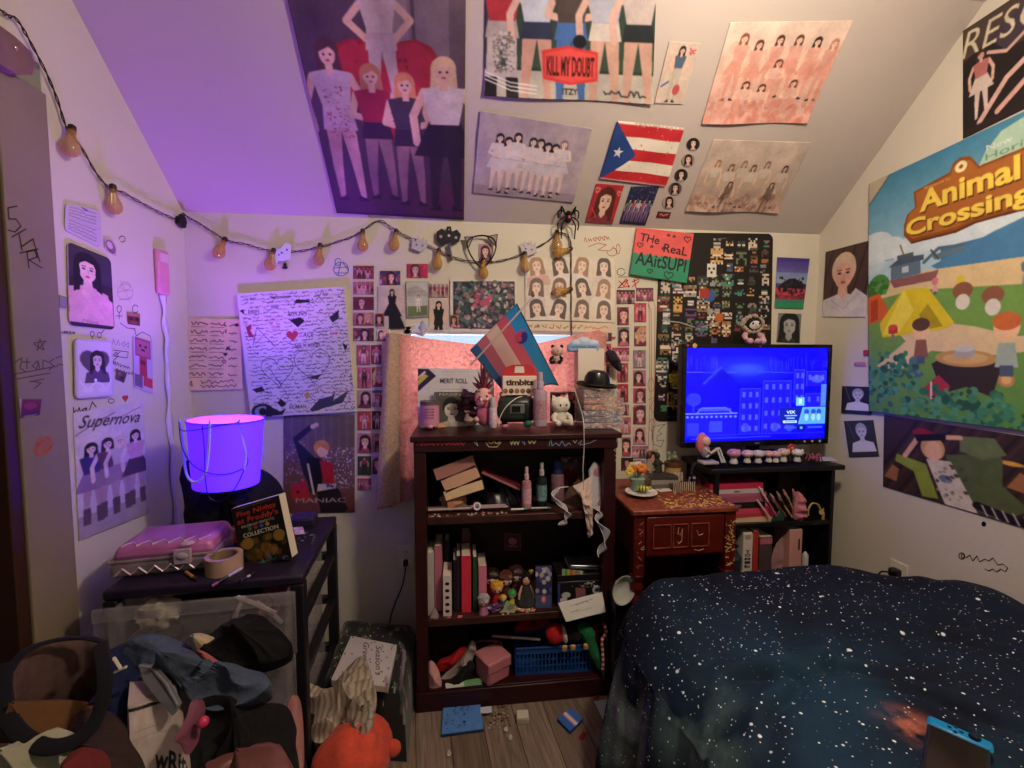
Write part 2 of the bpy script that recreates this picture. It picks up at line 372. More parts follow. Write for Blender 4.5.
# ================================================================ the setting
def plank_mat():
    m = bpy.data.materials.new('floor_planks'); m.use_nodes = True; N = m.node_tree.nodes; L = m.node_tree.links; b = N['Principled BSDF']
    tc = N.new('ShaderNodeTexCoord'); mp = N.new('ShaderNodeMapping'); mp.inputs['Rotation'].default_value = (0,0,R(84)); L.new(tc.outputs['Object'],mp.inputs[0])
    br = N.new('ShaderNodeTexBrick'); br.inputs['Scale'].default_value = 1; br.inputs['Brick Width'].default_value = .9; br.inputs['Row Height'].default_value = .125; br.offset = .37
    br.inputs['Mortar Size'].default_value = .0016; br.inputs['Color1'].default_value = (*lin('8b7868'),1); br.inputs['Color2'].default_value = (*lin('6d5c50'),1); br.inputs['Mortar'].default_value = (*lin('2c231e'),1)
    L.new(mp.outputs[0],br.inputs[0])
    m2 = N.new('ShaderNodeMapping'); m2.inputs['Scale'].default_value = (3,38,1); L.new(mp.outputs[0],m2.inputs[0])
    n = N.new('ShaderNodeTexNoise'); n.inputs['Scale'].default_value = 1.5; n.inputs['Detail'].default_value = 7; n.inputs['Distortion'].default_value = 1.2; L.new(m2.outputs[0],n.inputs[0])
    r = N.new('ShaderNodeMapRange'); r.inputs[1].default_value = .3; r.inputs[2].default_value = .7; r.inputs[3].default_value = .55; r.inputs[4].default_value = 1.3; L.new(n.outputs['Fac'],r.inputs[0])
    v = N.new('ShaderNodeVectorMath'); v.operation = 'SCALE'; L.new(br.outputs['Color'],v.inputs[0]); L.new(r.outputs[0],v.inputs['Scale']); L.new(v.outputs[0],b.inputs['Base Color'])
    b.inputs['Roughness'].default_value = .5; bp = N.new('ShaderNodeBump'); bp.inputs['Strength'].default_value = .25; bp.inputs['Distance'].default_value = .002; L.new(n.outputs['Fac'],bp.inputs['Height']); L.new(bp.outputs[0],b.inputs['Normal'])
    return m
wallm = mat('wall_paint','d0c8b6',.75,noise=.03,ns=3,bump=.12,bs=90)
ceilm = mat('ceiling_paint','beb0a8',.8,noise=.03,ns=3,bump=.1,bs=90)
jambm = mat('beige_trim_paint','857762',.6,noise=.07,ns=5,bump=.1)
def struct(mb,name,m,**k): o = mb.build(name,m,smooth=0,**k); o['kind'] = 'structure'; return o
struct(MB().box(WX0-.06,WX1+.06,-1.3,WY+.06,-.05,0),'floor',plank_mat())
run = (TOPZ-KNEE)/SL
WL,WRt,WB,WT = PY(404,400,WY).x,PY(598,400,WY).x,.86,PY(500,327,WY).z
mb = MB()
mb.box(WX0-.06,WL,WY,WY+.12,0,KNEE+.02).box(WRt,WX1+.06,WY,WY+.12,0,KNEE+.02).box(WL,WRt,WY,WY+.12,0,WB).box(WL,WRt,WY,WY+.12,WT,KNEE+.02)
wall_back = struct(mb,'wall_back',wallm)
JY = 1.423; DY = 1.285    # where the door trim and the doorway start on the left wall
prof = [(JY,0),(WY+.1,0),(WY+.1,KNEE),(WY-run,TOPZ+.02),(-1.3,TOPZ+.02),(-1.3,2.2),(JY,2.2)]
def sidewall(name,poly,x0,x1):
    m_ = MB(); n = len(poly)
    m_.add([(x0,y,z) for y,z in poly]+[(x1,y,z) for y,z in poly],[tuple(range(n)),tuple(range(n,2*n))[::-1]]+[(i,n+i,n+(i+1) % n,(i+1) % n) for i in range(n)])
    return struct(m_,name,wallm)
wall_left = sidewall('wall_left',prof,WX0-.06,WX0)
wall_right = sidewall('wall_right',[(-1.3,0),(WY+.1,0),(WY+.1,KNEE),(WY-run,TOPZ+.02),(-1.3,TOPZ+.02)],WX1,WX1+.06)
m_ = MB(); a = (WY+.1,KNEE-.1*SL); b = (WY-run,TOPZ)
m_.add([(x,y,z+dz) for dz in (0,.08) for x,(y,z) in ((WX0-.06,a),(WX1+.06,a),(WX1+.06,b),(WX0-.06,b))],[(3,2,1,0),(4,5,6,7),(0,1,5,4),(1,2,6,5),(2,3,7,6),(3,0,4,7)])
struct(m_,'ceiling_slope',ceilm)['kind'] = 'structure'
struct(MB().box(WX0-.06,WX1+.06,-1.3,WY-run,TOPZ,TOPZ+.08),'ceiling',ceilm)
# door casing and the dark doorway on the left
trim = struct(MB().box(WX0-.06,WX0+.012,DY,JY,0,2.12),'trim_1',jambm,bevel=.003)
m_ = MB(); prof2 = [(0,2.095),(1.31,2.105),(1.352,2.13),(1.365,2.165),(1.352,2.19),(1.31,2.20),(0,2.20)]
m_.add([(x,y,z) for x in (WX0+.001,WX0+.04) for y,z in prof2],[tuple(range(7)),tuple(range(7,14))[::-1]]+[(i,7+i,7+(i+1) % 7,(i+1) % 7) for i in range(7)])
header = struct(m_,'trim_2',mat('header_wood','7a5c57',.35,noise=.15,ns=12),bevel=.004)
m_ = MB(); p = PX(15,48,WX0+.04); m_.ball((WX0+.042,p.y,p.z),(.004,.006,.006)); m_.build('nail_head',mat('brass','e8d9b0',.2,1),header)
struct(MB().box(WX0-.10,WX0-.055,-.9,DY,0,2.10),'door_1',mat('dark_door','2a1714',.5,noise=.3,ns=6),bevel=.004)
struct(MB().box(WX0-.055,WX0+.006,DY-.035,DY,0,2.10),'trim_3',mat('dark_stop','3a2119',.5),bevel=.003)
# window behind the towel
win = MB(); fr = .035
win.box(WL,WRt,WY+.02,WY+.07,WT-fr,WT).box(WL,WRt,WY+.02,WY+.07,WB,WB+fr).box(WL,WL+fr,WY+.02,WY+.07,WB,WT).box(WRt-fr,WRt,WY+.02,WY+.07,WB,WT).box(WL,WRt,WY+.03,WY+.06,(WB+WT)/2-.015,(WB+WT)/2+.015)
window = struct(win,'window_1',mat('white_frame','e8e8ea',.4),bevel=.003)
MB().box(WL+.01,WRt-.01,WY+.044,WY+.048,WB+.01,WT-.01).build('window_glass',mat('window_glass','ffffff',.02,alpha=.12),window,smooth=0)
MB().box(WL-.03,WRt+.03,WY-.03,WY+.02,WB-.03,WB).build('window_sill',mat('white_frame','e8e8ea',.4),window,bevel=.004)
# outdoors behind the glass: overcast daylight on a wall across the yard
MB().box(-3,3,4.0,4.05,-1,4).build('daylight_sky',mat('bright_overcast_sky','b8dcff',.9,emit='b4dcff',es=.8),window,smooth=0)
# socket plates (parts of the walls)
def outlet(side,px,name,parentw,plug=True):
    f,n = ON[side]; P = [f(*q) for q in px]; c = sum(P,Vector())/4
    ax = (P[1]-P[0]).normalized(); ax.z = 0; ax.normalize(); M = Matrix(((ax.x,0,n.x,c.x),(ax.y,0,n.y,c.y),(0,1,0,c.z),(0,0,0,1)))
    h = .056; wd = .036
    o = MB().at(M).box(-wd,wd,-h,h,0,.005).build(name,mat('plate_plastic','d6cdb8',.35),parentw,bevel=.002)
    m2 = MB().at(M)
    for s_ in (-1,1):
        m2.box(-.017,.017,s_*.024-.014,s_*.024+.014,.004,.0065); m2.color('cfc6b0')
    m2.build('socket_face',VCOL,o,bevel=.001)
    m3 = MB().at(M)
    for s_ in (-1,1):
        for d in (-.007,.007): m3.box(d-.0012,d+.0012,s_*.024-.004,s_*.024+.006,.006,.0072)
        m3.lathe([(.0025,0),(.0025,.0012)],(0,s_*.024-.009,.006),8)
    m3.build('socket_slot',mat('dark_slot','15110f',.6),o,smooth=0)
    return M
MO = outlet('R',[(889,556),(909,566),(909,592),(889,588)],'wall_outlet',wall_right)
t = thing('power_adapter','black power adapter plugged into the white outlet on the right wall','adapter',MO.translation)
M0 = T(*(-MO.translation)) @ MO; blk = mat('black_rubber','141416',.5)
MB().at(M0).box(-.02,.02,-.05,-.006,.008,.045).build('housing',mat('grey_plastic','3a3a3d',.5),t,bevel=.005)
MB().at(M0).box(-.016,.02,-.004,.03,.008,.034).ball((.0,.02,.034),(.014,.014,.01)).build('plug',blk,t,bevel=.004)
pts = [(-.01,.01,.03),(-.035,0,.045),(-.06,-.05,.04),(-.075,-.11,.03),(-.08,-.2,.02),(-.08,-.40,.02)]
MB().at(M0).tube(spline(pts),.0035).build('cord',blk,t)
MO2 = outlet('B',[(400,543),(412,543),(412,570),(400,570)],'wall_outlet',wall_back)
t = thing('power_cable','thin black cable plugged into the back-wall outlet left of the bookcase','cable',MO2.translation)
M0 = T(*(-MO2.translation)) @ MO2
MB().at(M0).box(-.011,.011,-.036,-.008,.007,.03).build('plug',blk,t,bevel=.004)
cz = MO2.translation.z
MB().at(M0).tube(spline([(0,-.03,.02),(-.005,-.08,.022),(-.02,-.14,.02),(-.05,-.21,.02),(-.075,-.3,.02),(-.075,-cz+.02,.03)]),.003).build('cord',blk,t)

# ---------------------------------------------------------------- writing and doodles on the walls
rn = random.Random(4)
def ink(side,strokes,name,col,parentw,w=.0035,label=None):
    m_ = MB()
    for s_ in strokes: inkline(m_,side,s_,w)
    o = m_.build(name,mat('ink_'+col,col,.7),parentw,smooth=0)
    if label: o['label'] = label
    return o
J = .0135
def inkj(strokes,name,col,w=.004):
    f,n = ON['L']; m_ = MB()
    for s_ in strokes:
        P = [PX(x,y,WX0+.0128) for x,y in s_]
        for a,b in zip(P[:-1],P[1:]):
            d = (b-a).normalized(); q = d.cross(n)*w/2; m_.add([a-q-d*w*.3,b-q+d*w*.3,b+q+d*w*.3,a+q-d*w*.3],[(0,1,2,3)])
    return m_.build(name,mat('ink_'+col,col,.7),trim,smooth=0)
inkj([[(17,206),(8,208),(9,219),(16,219),(21,226),(15,232),(8,230)],[(12,237),(26,229)],[(19,233),(22,250)],[(21,247),(33,239),(40,262)],[(20,253),(38,249)],
      [(29,268),(27,252),(35,250),(37,257),(29,260),(42,268)]],'graffiti_word','2e2a20',.0035)
inkj([[(15,362),(22,358),(20,368),(26,372)],[(22,362),(30,362)],[(27,358),(27,369)],[(37,361),(32,366),(37,369),(38,361),(40,369)],[(43,369),(43,360),(48,362)],[(54,359),(49,362),(54,366),(49,370)],
      [(10,375),(58,366)],[(17,379),(50,373)],[(30,382),(44,379)],[(8,368),(14,371)],[(56,358),(62,356)],[(58,364),(63,365)],
      [(34,343),(46,341),(37,350),(40,339),(44,350),(34,344)],[(31,381),(41,383),(34,389)]],'graffiti_word','4c4418',.003)
inkj([[(33,452),(38,440),(48,437),(53,444),(48,452),(38,456),(35,447),(45,440),(51,447),(43,453),(38,446),(49,443)],[(36,456),(40,438),(46,452),(50,438)]],'orange_scribble','b8553c',.004)
def hw(x,y,n,dx,h,slope=0):   # a handwritten word
    out = []; 
    for i in range(n):
        k = rn.randrange(4); X = x+i*dx; Y = y+i*dx*slope
        out.append([[(X,Y-h),(X+dx*.1,Y+h),(X+dx*.7,Y)],[(X+dx*.7,Y-h*.7),(X,Y),(X+dx*.6,Y+h),(X+dx*.8,Y-h*.6)],[(X,Y+h*.7),(X+dx*.3,Y-h),(X+dx*.7,Y+h)],[(X,Y-h*.5),(X+dx*.2,Y+h*.8),(X+dx*.5,Y-h*.2),(X+dx*.8,Y+h*.8)]][k])
    return out
s1 = [arc(135,309,3,4,30,330),arc(119,309,2.2,3.4),[(119,312),(119,319)],[(116,316),(122,316)],
      [(120,323),(127,328),(135,329)],arc(92,334,2,2.6),[(92,337),(92,342)],arc(99,335,2,2.6),[(101,333),(104,330)],
      arc(122,239,3,3,180,480),[(112,356),(116,352),(118,356),(114,360),(112,364)],[(134,328),(136,336),(142,332),(150,336),(151,342)],
      arc(111,401,3,2.2),[(113,350),(128,352),(127,358),(114,356),(120,352)]]
ink('L',s1 + hw(113,363,5,3.4,1.8,.3) + hw(114,370,6,3.4,1.8,.2) + hw(60,332,5,3,1.2,.05),'pen_doodle','5a3b58',wall_left,.0028)
ink('L',hw(73,410,4,4.4,2.6) + [[(88,413),(92,402),(96,407)]],'handwritten_word','2a2026',wall_left,.0035)
ink('L',hw(112,342,4,4.5,3,.2) + hw(60,333,4,3,1),'faint_scribble','9c86a8',wall_left,.003)
ink('L',[arc(125,292,8,8),arc(125,286,5,4),[(118,292),(133,290)],[(119,300),(132,298)],[(120,280),(130,302)]],'faint_scribble','b19ab0',wall_left,.002)
ink('B',[arc(341,269,7.5,7,0,360),arc(338,262,3,3.5,0,330),[(334,268),(348,267)],[(341,262),(338,276)],[(343,263),(349,271)],[(335,273),(348,273)]],'blue_doodle','4a63b0',wall_back,.0032)
ink('B',hw(584,240,6,4.4,2.6,-.12) + [[(588,247),(598,243),(606,245),(598,250),(610,251),(614,246)],arc(612,252,5,4,-90,200),arc(618,249,2,5)],'red_doodle','b25a4a',wall_back,.003)
ink('B',[arc(621,272,4,3.5,0,330),[(618,277),(627,277)]],'pen_doodle','3a2a24',wall_back,.003)
ink('B',[[(619,281),(624,286),(628,280),(623,283),(618,288),(630,286)],[(632,282),(639,279)],[(634,279),(636,288)],[(639,281),(632,287)],[(620,286),(626,279),(629,288)]],'red_doodle','c43a3a',wall_back,.005)
ink('B',[[(649,302),(653,299),(655,306),(654,400),(653,450)],[(649,304),(650,400),(648,452)],[(651,310),(652,440)],arc(651,304,3,5,90,340)],'red_outline_doodle','b05a45',wall_back,.0026)
ink('B',[arc(651,385,3,7),[(648,400),(655,397),(650,408),(655,415)],arc(652,425,3,6)],'red_outline_doodle','b05a45',wall_back,.0024)
ink('B',[[(665,424),(652,427),(653,444),(661,447),(664,440),(657,441),(657,436),(662,434),(658,431),(665,424)]],'pen_doodle','5a5040',wall_back,.0026)
ink('R',[arc(962,556,3,3.2),arc(963,556,1.6,2),[(966,558),(970,555),(973,561),(977,556),(980,562),(985,559),(989,561),(993,558),(998,565),(1003,564),(1008,568),(1006,571)],
          [(1006,572),(1001,569),(997,572),(993,569),(989,571),(985,569)]],'pen_doodle','2a231c',wall_right,.003)
ink('R',[arc(984,524,1.6,2),arc(984,524,.8,1)],'ink_dot','1a1410',wall_right,.004)
# ================================================================ posters, photos and papers on the walls
def curlb(a,k=3): return lambda U,V: a*np.clip((V-.8)/.2,0,1)**2*(.6+.4*np.sin(U*7))
def wavy(a,k=9): return lambda U,V: a*(1+np.sin(U*k+V*3)*np.sin(V*k*.7))*.5
# --- sloped ceiling
c = Cv(190,330,'5b4b52',1.55)
c.grad('6d5a60','2e2228').rect(0,0,.42,1,'3c2b33',.6).rect(.5,0,.9,.42,'8b7a7c',.6).rect(.68,.0,.7,.42,'4c3d40').rect(.42,0,.66,.32,'a89890',.5).rect(.0,.8,1,1,'4a2430',.8)
c.heart(.5,.36,.36,'9c1c24').heart(.5,.35,.32,'b4262c',0).speck(14,['8a1820'],.01,.02,(.3,.2,.7,.45))
c.person(.49,-.02,.5,hair='c9946a',top='d8c0b8',bot='c9b0ac',long=.15,arms=1,wd=1.25)
c.person(.16,.19,.73,hair='4c2c26',top='c9b2b4',bot='c4a8ac',leg='c99b90',arms=0,long=.22,wd=1.0); c.speck(90,['a24a55','8a4250'],.003,.007,(.09,.36,.24,.6))
c.person(.40,.28,.62,hair='c07a52',top='9c1f2c',bot='2b1a22',leg='8c6a66',arms=3,wd=1.1); c.person(.61,.31,.62,hair='d98a5a',top='3a3038',bot='2a1c24',leg='8f6c66',arms=3,wd=1.1)
c.person(.86,.25,.7,hair='e0bf90',top='d9cbc4',bot='221a20',leg='221a20',arms=0,skirt=1,wd=1.2)
c.rect(0,.985,1,1,'1f171c').mottle(.2)
c.soft(1.5,.06,'3a2630',.2)
sheet('group_poster','large dark poster of five women around a red heart sofa on the sloped ceiling','poster','S',[(283,-22),(466,-22),(464,219),(337,212)],c,off=.004,curl=wavy(.004))
c = Cv(200,150,'2c3a30',.82)
c.rect(0,0,1,.2,'5a5450').poly([(.1,0),(.9,0),(.6,.2),(.35,.18)],'8d8a86').grad('28382e','394a3c',.2,.75).rect(0,.78,1,1,'b5aca2')
for u,sk,tp,bt,lg in ((.1,'e0b39b','a8303a','a89a94','bdb0a8'),(.3,'cfa698','b8bcc8','2d3348','c29484'),(.5,'cfa698','4a3c38','4466a0','4466a0'),(.7,'cfa698','a9a9b6','c8bcb4','c29888'),(.9,'cfa698','b8a8a4','20262a','c29888')):
    c.person(u,.04,1.0,sk,'2a1c1c',tp,bt,lg,arms=0 if u != .5 else 3,long=.22,wd=1.2,boots='1d1a20' if u == .1 else None)
c.speck(160,['8c7f78','c9c0ba','6d625e'],.004,.01,(.05,.5,.17,.8)).ell(.55,.55,.04,.05,'1a1a22')
c.poly([(.33,.62),(.48,.58),(.66,.62),(.66,.84),(.5,.88),(.34,.84)],'d03a38').poly([(.35,.64),(.48,.6),(.65,.64),(.65,.82),(.5,.86),(.35,.82)],'e0504a')
c.text('KILL MY DOUBT',.5,.73,.15,'3b1412',w=.28,bold=.02).text('ITZY',.5,.93,.05,'2a2020',w=.09,bold=.02).scrib(.7,.93,.25,.05,'3a3434',.01,22)
for i in range(3): c.line([(.0,.8+i*.03),(.15,.88+i*.03),(.3,.9+i*.03)],.008,'e8e0d8')
c.soft(1.5,.05)
sheet('group_poster','bright poster of five women above a red banner, cut off by the photo top','poster','S',[(486,-45),(657,-45),(652,103),(484,94)],c,off=.004,m=GLOSS,curl=curlb(.015))
c = Cv(56,80,'c9b3a4'); c.person(.5,.06,.9,hair='1c1618',top='4d5a72',bot='b7a99d',arms=1,wd=1.3).ell(.62,.75,.12,.09,'b83a44',.8).line([(.1,.7),(.3,.62)],.05,'4a5a9c').scrib(.72,.1,.2,.06,'b8404a',.03,4).scrib(.74,.17,.16,.06,'b8404a',.03,4)
c.soft(1.5,.05)
sheet('photo_print','small tilted print of one woman in a denim jacket right of the bright poster','photo print','S',[(669,41),(700,43),(682,104),(654,103)],c)
c = Cv(190,150,'dcc0b4'); c.grad('d9bfb0','d9a294').mottle(.08)
for u,v,h,hr in ((.16,.1,.65,'8a4a3a'),(.3,.16,.6,'5a3026'),(.46,.12,.6,'4a2a22'),(.62,.12,.6,'5a3a2c'),(.78,.14,.6,'2a1614'),(.93,.16,.6,'b07a62')):
    c.person(u,v,h,'e8bca8',hr,'d9a090','d99888','d99888',skirt=1,arms=0,long=.22,wd=1.15)
for u,v in ((.3,.55),(.52,.34),(.72,.54),(.45,.58)): c.person(u,v,.5,'e8bca8','5a3026','dfb0a2','d89c8c','d89c8c',skirt=1,arms=3,wd=1.4)
c.speck(120,['d98c7c','e0b0a0','c87868'],.01,.04,(0,.75,1,1),.5).speck(40,['d08070'],.02,.05,(0,.2,1,.9),.25)
c.soft(1.5,.05)
sheet('group_poster','pale pink poster of nine women high on the right of the sloped ceiling','poster','S',[(730,22),(853,20),(806,122),(701,123)],c,curl=curlb(.012))
c = Cv(170,110,'cbb6a6'); c.grad('c8b4a6','b89a8a').mottle(.08)
for i,u in enumerate((.15,.3,.42,.53,.66,.86)): c.person(u,.26+.05*(i % 2),.62,'d9b8a4',['a06a50','6a4a3c','8a6a58','5a4036','7a5a4a','3a2824'][i],'cdbcae','bda492','b89e8e',skirt=1,wd=1.1)
for u in (.36,.8): c.person(u,.55,.45,'d9b8a4','33221e','7a6256','6d564c',skirt=1,wd=1.4)
c.speck(150,['a87a68','c09684','8a6454','d0b0a0'],.008,.03,(0,.74,1,1),.5)
c.soft(1.5,.05)
sheet('group_poster','faded beige poster of eight women, lowest on the right of the sloped ceiling','poster','S',[(713,139),(811,142),(777,212),(685,210)],c,curl=curlb(.012))
c = Cv(180,130,'b9a6b0'); c.grad('a594a0','b7a4ae').rect(.0,.87,1,1,'a08e98')
for u in (.2,.28,.36,.5,.57,.64,.71,.78): c.person(u,.18+.03*(int(u*50) % 3),.72,'e8ccc4','241a22' if u < .77 else '8a6a70','d9ccd2','cfc2ca','dcc0bc',skirt=1,wd=1.15,arms=3)
c.speck(30,['8a7884','c8bac2'],.01,.03,(.0,.2,1,.95),.2).line([(0,.5),(1,.52)],.003,'94838f').line([(.5,0),(.48,1)],.003,'c6b7c0')
c.soft(1.5,.05)
sheet('group_poster','mauve-grey poster of a row of women in pale dresses, middle of the sloped ceiling','poster','S',[(480,110),(592,128),(573,202),(473,192)],c,curl=wavy(.006))
c = Cv(120,90,'e8dccc')
for i,cc in enumerate(('c22a30','e8dccc','c22a30','e8dccc','c22a30')): c.rect(0,.04+i*.19,1,.04+(i+1)*.19,cc)
c.poly([(0,0),(.42,.52),(0,1)],'24407e').speck(160,['a82028','d04a4a','f0e4d8'],.004,.012,(.3,0,1,1),.35)
st = [(.15+(.075 if i % 2 == 0 else .03)*sin(2*pi*i/10),.5-(.1 if i % 2 == 0 else .04)*cos(2*pi*i/10)) for i in range(10)]; c.poly(st,'d8d4d8')
for i in range(12): u = .25+i*.065; c.poly([(u,0),(u+.07,0),(u+.035,.03+.02*(i % 3))],'c8b0a4')
c.rect(0,.96,1,1,'c88a98')
sheet('painted_flag','painted paper flag with red stripes and a white star on a blue triangle','paper flag','S',[(617,120),(684,127),(665,186),(599,178)],c,curl=wavy(.008))
c = Cv(60,70,'b83038'); c.bust(.5,.42,.5,hair='5a2a20',top='8a3a44').heart(.12,.15,.08,'f0c0b8',.02).heart(.9,.2,.07,'f0c0b8',.02).line([(.1,.6),(.3,.8),(.1,.95)],.03,'e04a50')
c.soft(1.5,.05)
sheet('photo_card','red card with one woman below the painted flag','photo card','S',[(596,183),(624,185),(612,224),(585,222)],c)
c = Cv(60,70,'26284a'); c.speck(60,['8a8ab8','d0c8e0'],.008,.016,(0,0,1,.45))
for u,t_ in ((.15,'4a7a6a'),(.33,'a04a6a'),(.5,'b8b8c8'),(.67,'9a5a7a'),(.85,'4a6a9a')): c.person(u,.32,.62,top=t_,bot='6a5a8a',leg='8a6a8a',wd=1.1)
c.soft(1.5,.05)
sheet('photo_card','dark blue card of five people below the painted flag','photo card','S',[(631,186),(659,186),(645,225),(619,223)],c)
for i,((x,y),nm) in enumerate(zip(((693,144),(688,160),(681,175),(675,188.5),(669,202)),('topmost','second from the top','middle','second from the bottom','lowest'))):
    P = [(x-6,y-6.5),(x+7,y-6.5),(x+6,y+6.5),(x-7,y+6.5)]; c = Cv(26,26,'3a2a2a'); c.rect(0,0,1,1,['2c2426','a08a80','3a2c34','6a5658','b09c94'][i]).bust(.5,.42,.5,hair='241614',top='a89a9a')
    q = [PS(*k) for k in P]; rr = (q[1]-q[0]).length*.49
    sheet('round_sticker',f'round portrait sticker on the slope, {nm} of the column beside the flag','sticker','S',P,c,round_=rr,group='round portrait stickers in a column',th=.0005)
c = Cv(40,16,'3a1a18'); c.rect(.1,.2,.9,.8,'8a2a28').scrib(.2,.5,.6,.4,'d9b8a8',.04,7)
sheet('bar_sticker','dark red bar sticker below the column of round stickers','sticker','S',[(658,211),(671,212),(669,218),(656,217)],c,th=.0005)

# --- back wall, left part
c = Cv(90,120,'e3c39a'); c.mottle(.05); c.line([(0,.0),(1,.0)],.02,'c8a880')
for i in range(7):
    v = .075+i*.115; c.scrib(.07,v,.3,.045,'3a2420',.014,12); c.scrib(.42,v+.006,.25,.04,'3a2420',.014,10); c.line([(.07,v+.045),(.33,v+.048)],.009,'6a4a3a'); c.line([(.42,v+.05),(.66,v+.055)],.009,'6a4a3a')
    c.scrib(.76,v+.02,.14,.03,'2a1816',.014,5)
c.line([(.68,.06),(.66,.09),(.7,.11)],.02,'2a1816').line([(.8,.1),(.88,.08),(.93,.1)],.014,'2a1816').ell(.9,.09,.03,.025,'2a1816').line([(.7,.16),(.7,.2)],.02,'2a1816').poly([(.72,.4),(.8,.38),(.75,.41),(.8,.42),(.7,.45)],'1c1212').heart(.7,.5,.04,'2a1816').ell(.68,.6,.035,.025,'3a2a28').ell(.68,.6,.02,.014,'e3c39a')
c.line([(.1,.9),(.16,.93),(.14,.86),(.1,.93)],.012,'2a1816').scrib(.3,.88,.55,.05,'3a2420',.013,18).scrib(.3,.94,.6,.05,'3a2420',.013,20)
sheet('handwritten_note','yellowed paper note of underlined handwriting left of the doodled canvas','note','B',[(189,318),(243,319),(243,389),(184,391)],c,curl=lambda U,V: .006*V*(1-U)+.004*U)
# doodled canvas: thick
c = Cv(230,250,'d2c9d2'); rr = random.Random(8)
for i in range(34):
    for j in range(26):
        u,v = .04+j*.037+rr.uniform(-.006,.006),.03+i*.0285+rr.uniform(-.005,.005)
        if rr.random() < .82: c.scrib(u,v,.032,.017,rr.choice(['2a2430','3a3040','4a3848','5c4a58','6a3a48']),rr.choice([.0035,.004,.006]),5)
for (u,v,t_,h,cl) in ((.12,.05,'my dear',.022,'2a2430'),(.4,.05,'halloween',.03,'3a3040'),(.82,.05,'luv',.03,'2a2430'),(.14,.15,'bittri',.035,'4a3848'),(.54,.18,'love you',.035,'2a2430'),(.6,.44,'lost in words',.03,'2a2430'),(.86,.36,'love',.028,'b03a48'),(.45,.93,'HUMAN',.03,'4a4250'),(.34,.12,'stay',.03,'3a3040'),(.62,.36,'ACE',.035,'4a4250')):
    c.rect(u-.06,v-.02,u+.06,v+.02,'d2c9d2',.7).text(t_,u,v,h,cl,shear=.2,rot=rr.uniform(-.05,.05),bold=.015)
c.heart(.47,.36,.055,'a83a44').heart(.3,.63,.15,'4a4250',.006).heart(.63,.6,.17,'4a4250',.005)
c.line([(.1,.42),(.15,.28),(.3,.44)],.006,'4a3848').line([(.12,.41),(.22,.33)],.004,'4a3848').line([(.22,.6),(.38,.86)],.005,'4a4250').line([(.72,.03),(.8,.12)],.006,'4a4250').line([(.79,.03),(.72,.1)],.006,'4a4250')
for t in range(3): c.line([(.32+(.045-.013*t)*cos(k*.5),.26+(.06-.016*t)*sin(k*.5)) for k in range(13)],.004,'b0606c')
for q in (([(.05,.27),(.11,.25),(.09,.3),(.12,.36),(.07,.35)],'8a2a3a'),([(.46,.24),(.56,.22),(.6,.25),(.53,.3)],'1e1a24'),([(.83,.24),(.93,.18),(.92,.25),(.86,.28)],'2a2a38'),([(.93,.44),(.98,.47),(.95,.51)],'1e1a24'),([(.05,.77),(.14,.75),(.16,.79),(.08,.8)],'2a1a24'),([(.26,.89),(.3,.86),(.35,.9),(.3,.93)],'1e1a24'),([(.56,.7),(.7,.68),(.66,.72)],'2e2530'),([(.01,.14),(.05,.13),(.05,.17)],'1e1a24'),([(.54,.08),(.66,.09),(.67,.11),(.52,.11)],'1e1a24')): c.poly(*q)
c.ell(.12,.955,.105,.065,'2a2a34').ell(.12,.955,.075,.045,'8a98b0').ell(.12,.955,.035,.03,'1a1a24').poly([(.16,.9),(.28,.96),(.34,.94),(.3,.99),(.14,.995)],'22202c')
c.poly([(.56,.96),(.66,.88),(.78,.86),(.82,.82),(.79,.9),(.95,.82),(.88,.92),(.72,.95),(.58,.98)],'3c3a48').line([(.62,.78),(.9,.82)],.004,'a06a6a').line([(.6,.8),(.84,.85)],.004,'a06a6a').poly([(.52,.84),(.56,.81),(.58,.85),(.54,.88)],'b8963a')
for _ in range(30): c.ell(rr.uniform(.88,.99),rr.uniform(.55,.97),.006,.006,'4a4250')
Q = [(239,294),(345,287),(357,411),(253,417)]
o = sheet('doodled_canvas','white stretched canvas covered edge to edge in pen doodles and writing','canvas','B',Q,c,off=.02,th=.002)
Pq = [PY(*q,WY)-o.location for q in Q]; m_ = MB(); d1,d2 = -.0025,-.021
m_.add([p+Vector((0,d1,0)) for p in Pq]+[p+Vector((0,d2+.0,0)) for p in Pq],[(0,1,2,3),(7,6,5,4),(0,4,5,1),(1,5,6,2),(2,6,7,3),(3,7,4,0)])
m_.build('stretcher',mat('canvas_edge','d8d0cc',.8),o,smooth=0)
c = Cv(125,170,'574a50'); c.grad('665a5c','6a4038')
for i in range(9): c.rect(.1+i*.11,0,.13+i*.11,.45,'7a6e6c',.5)
c.rect(0,.78,1,1,'6d3f38').speck(260,['d0c8d4','e8e4ec','a8a0b4'],.004,.011,(.55,.33,1,.75)).speck(90,['d0b8d4','a890c4'],.004,.01,(0,.25,.3,.7)).poly([(.1,.72),(.3,.66),(.38,.86),(.12,.86)],'b82a30').ell(.2,.78,.02,.014,'4a1418')
c.poly([(.13,.23),(.36,.1),(.42,.13),(.2,.27),(.42,.42),(.5,.68),(.42,.84),(.28,.6)],'1e2238').line([(.4,.12),(.46,.1)],.06,'d9b090').ell(.53,.33,.11,.075,'c98a4a').ell(.54,.37,.075,.06,'e0b898').poly([(.44,.34),(.44,.27),(.64,.3),(.62,.36),(.52,.32)],'c08444')
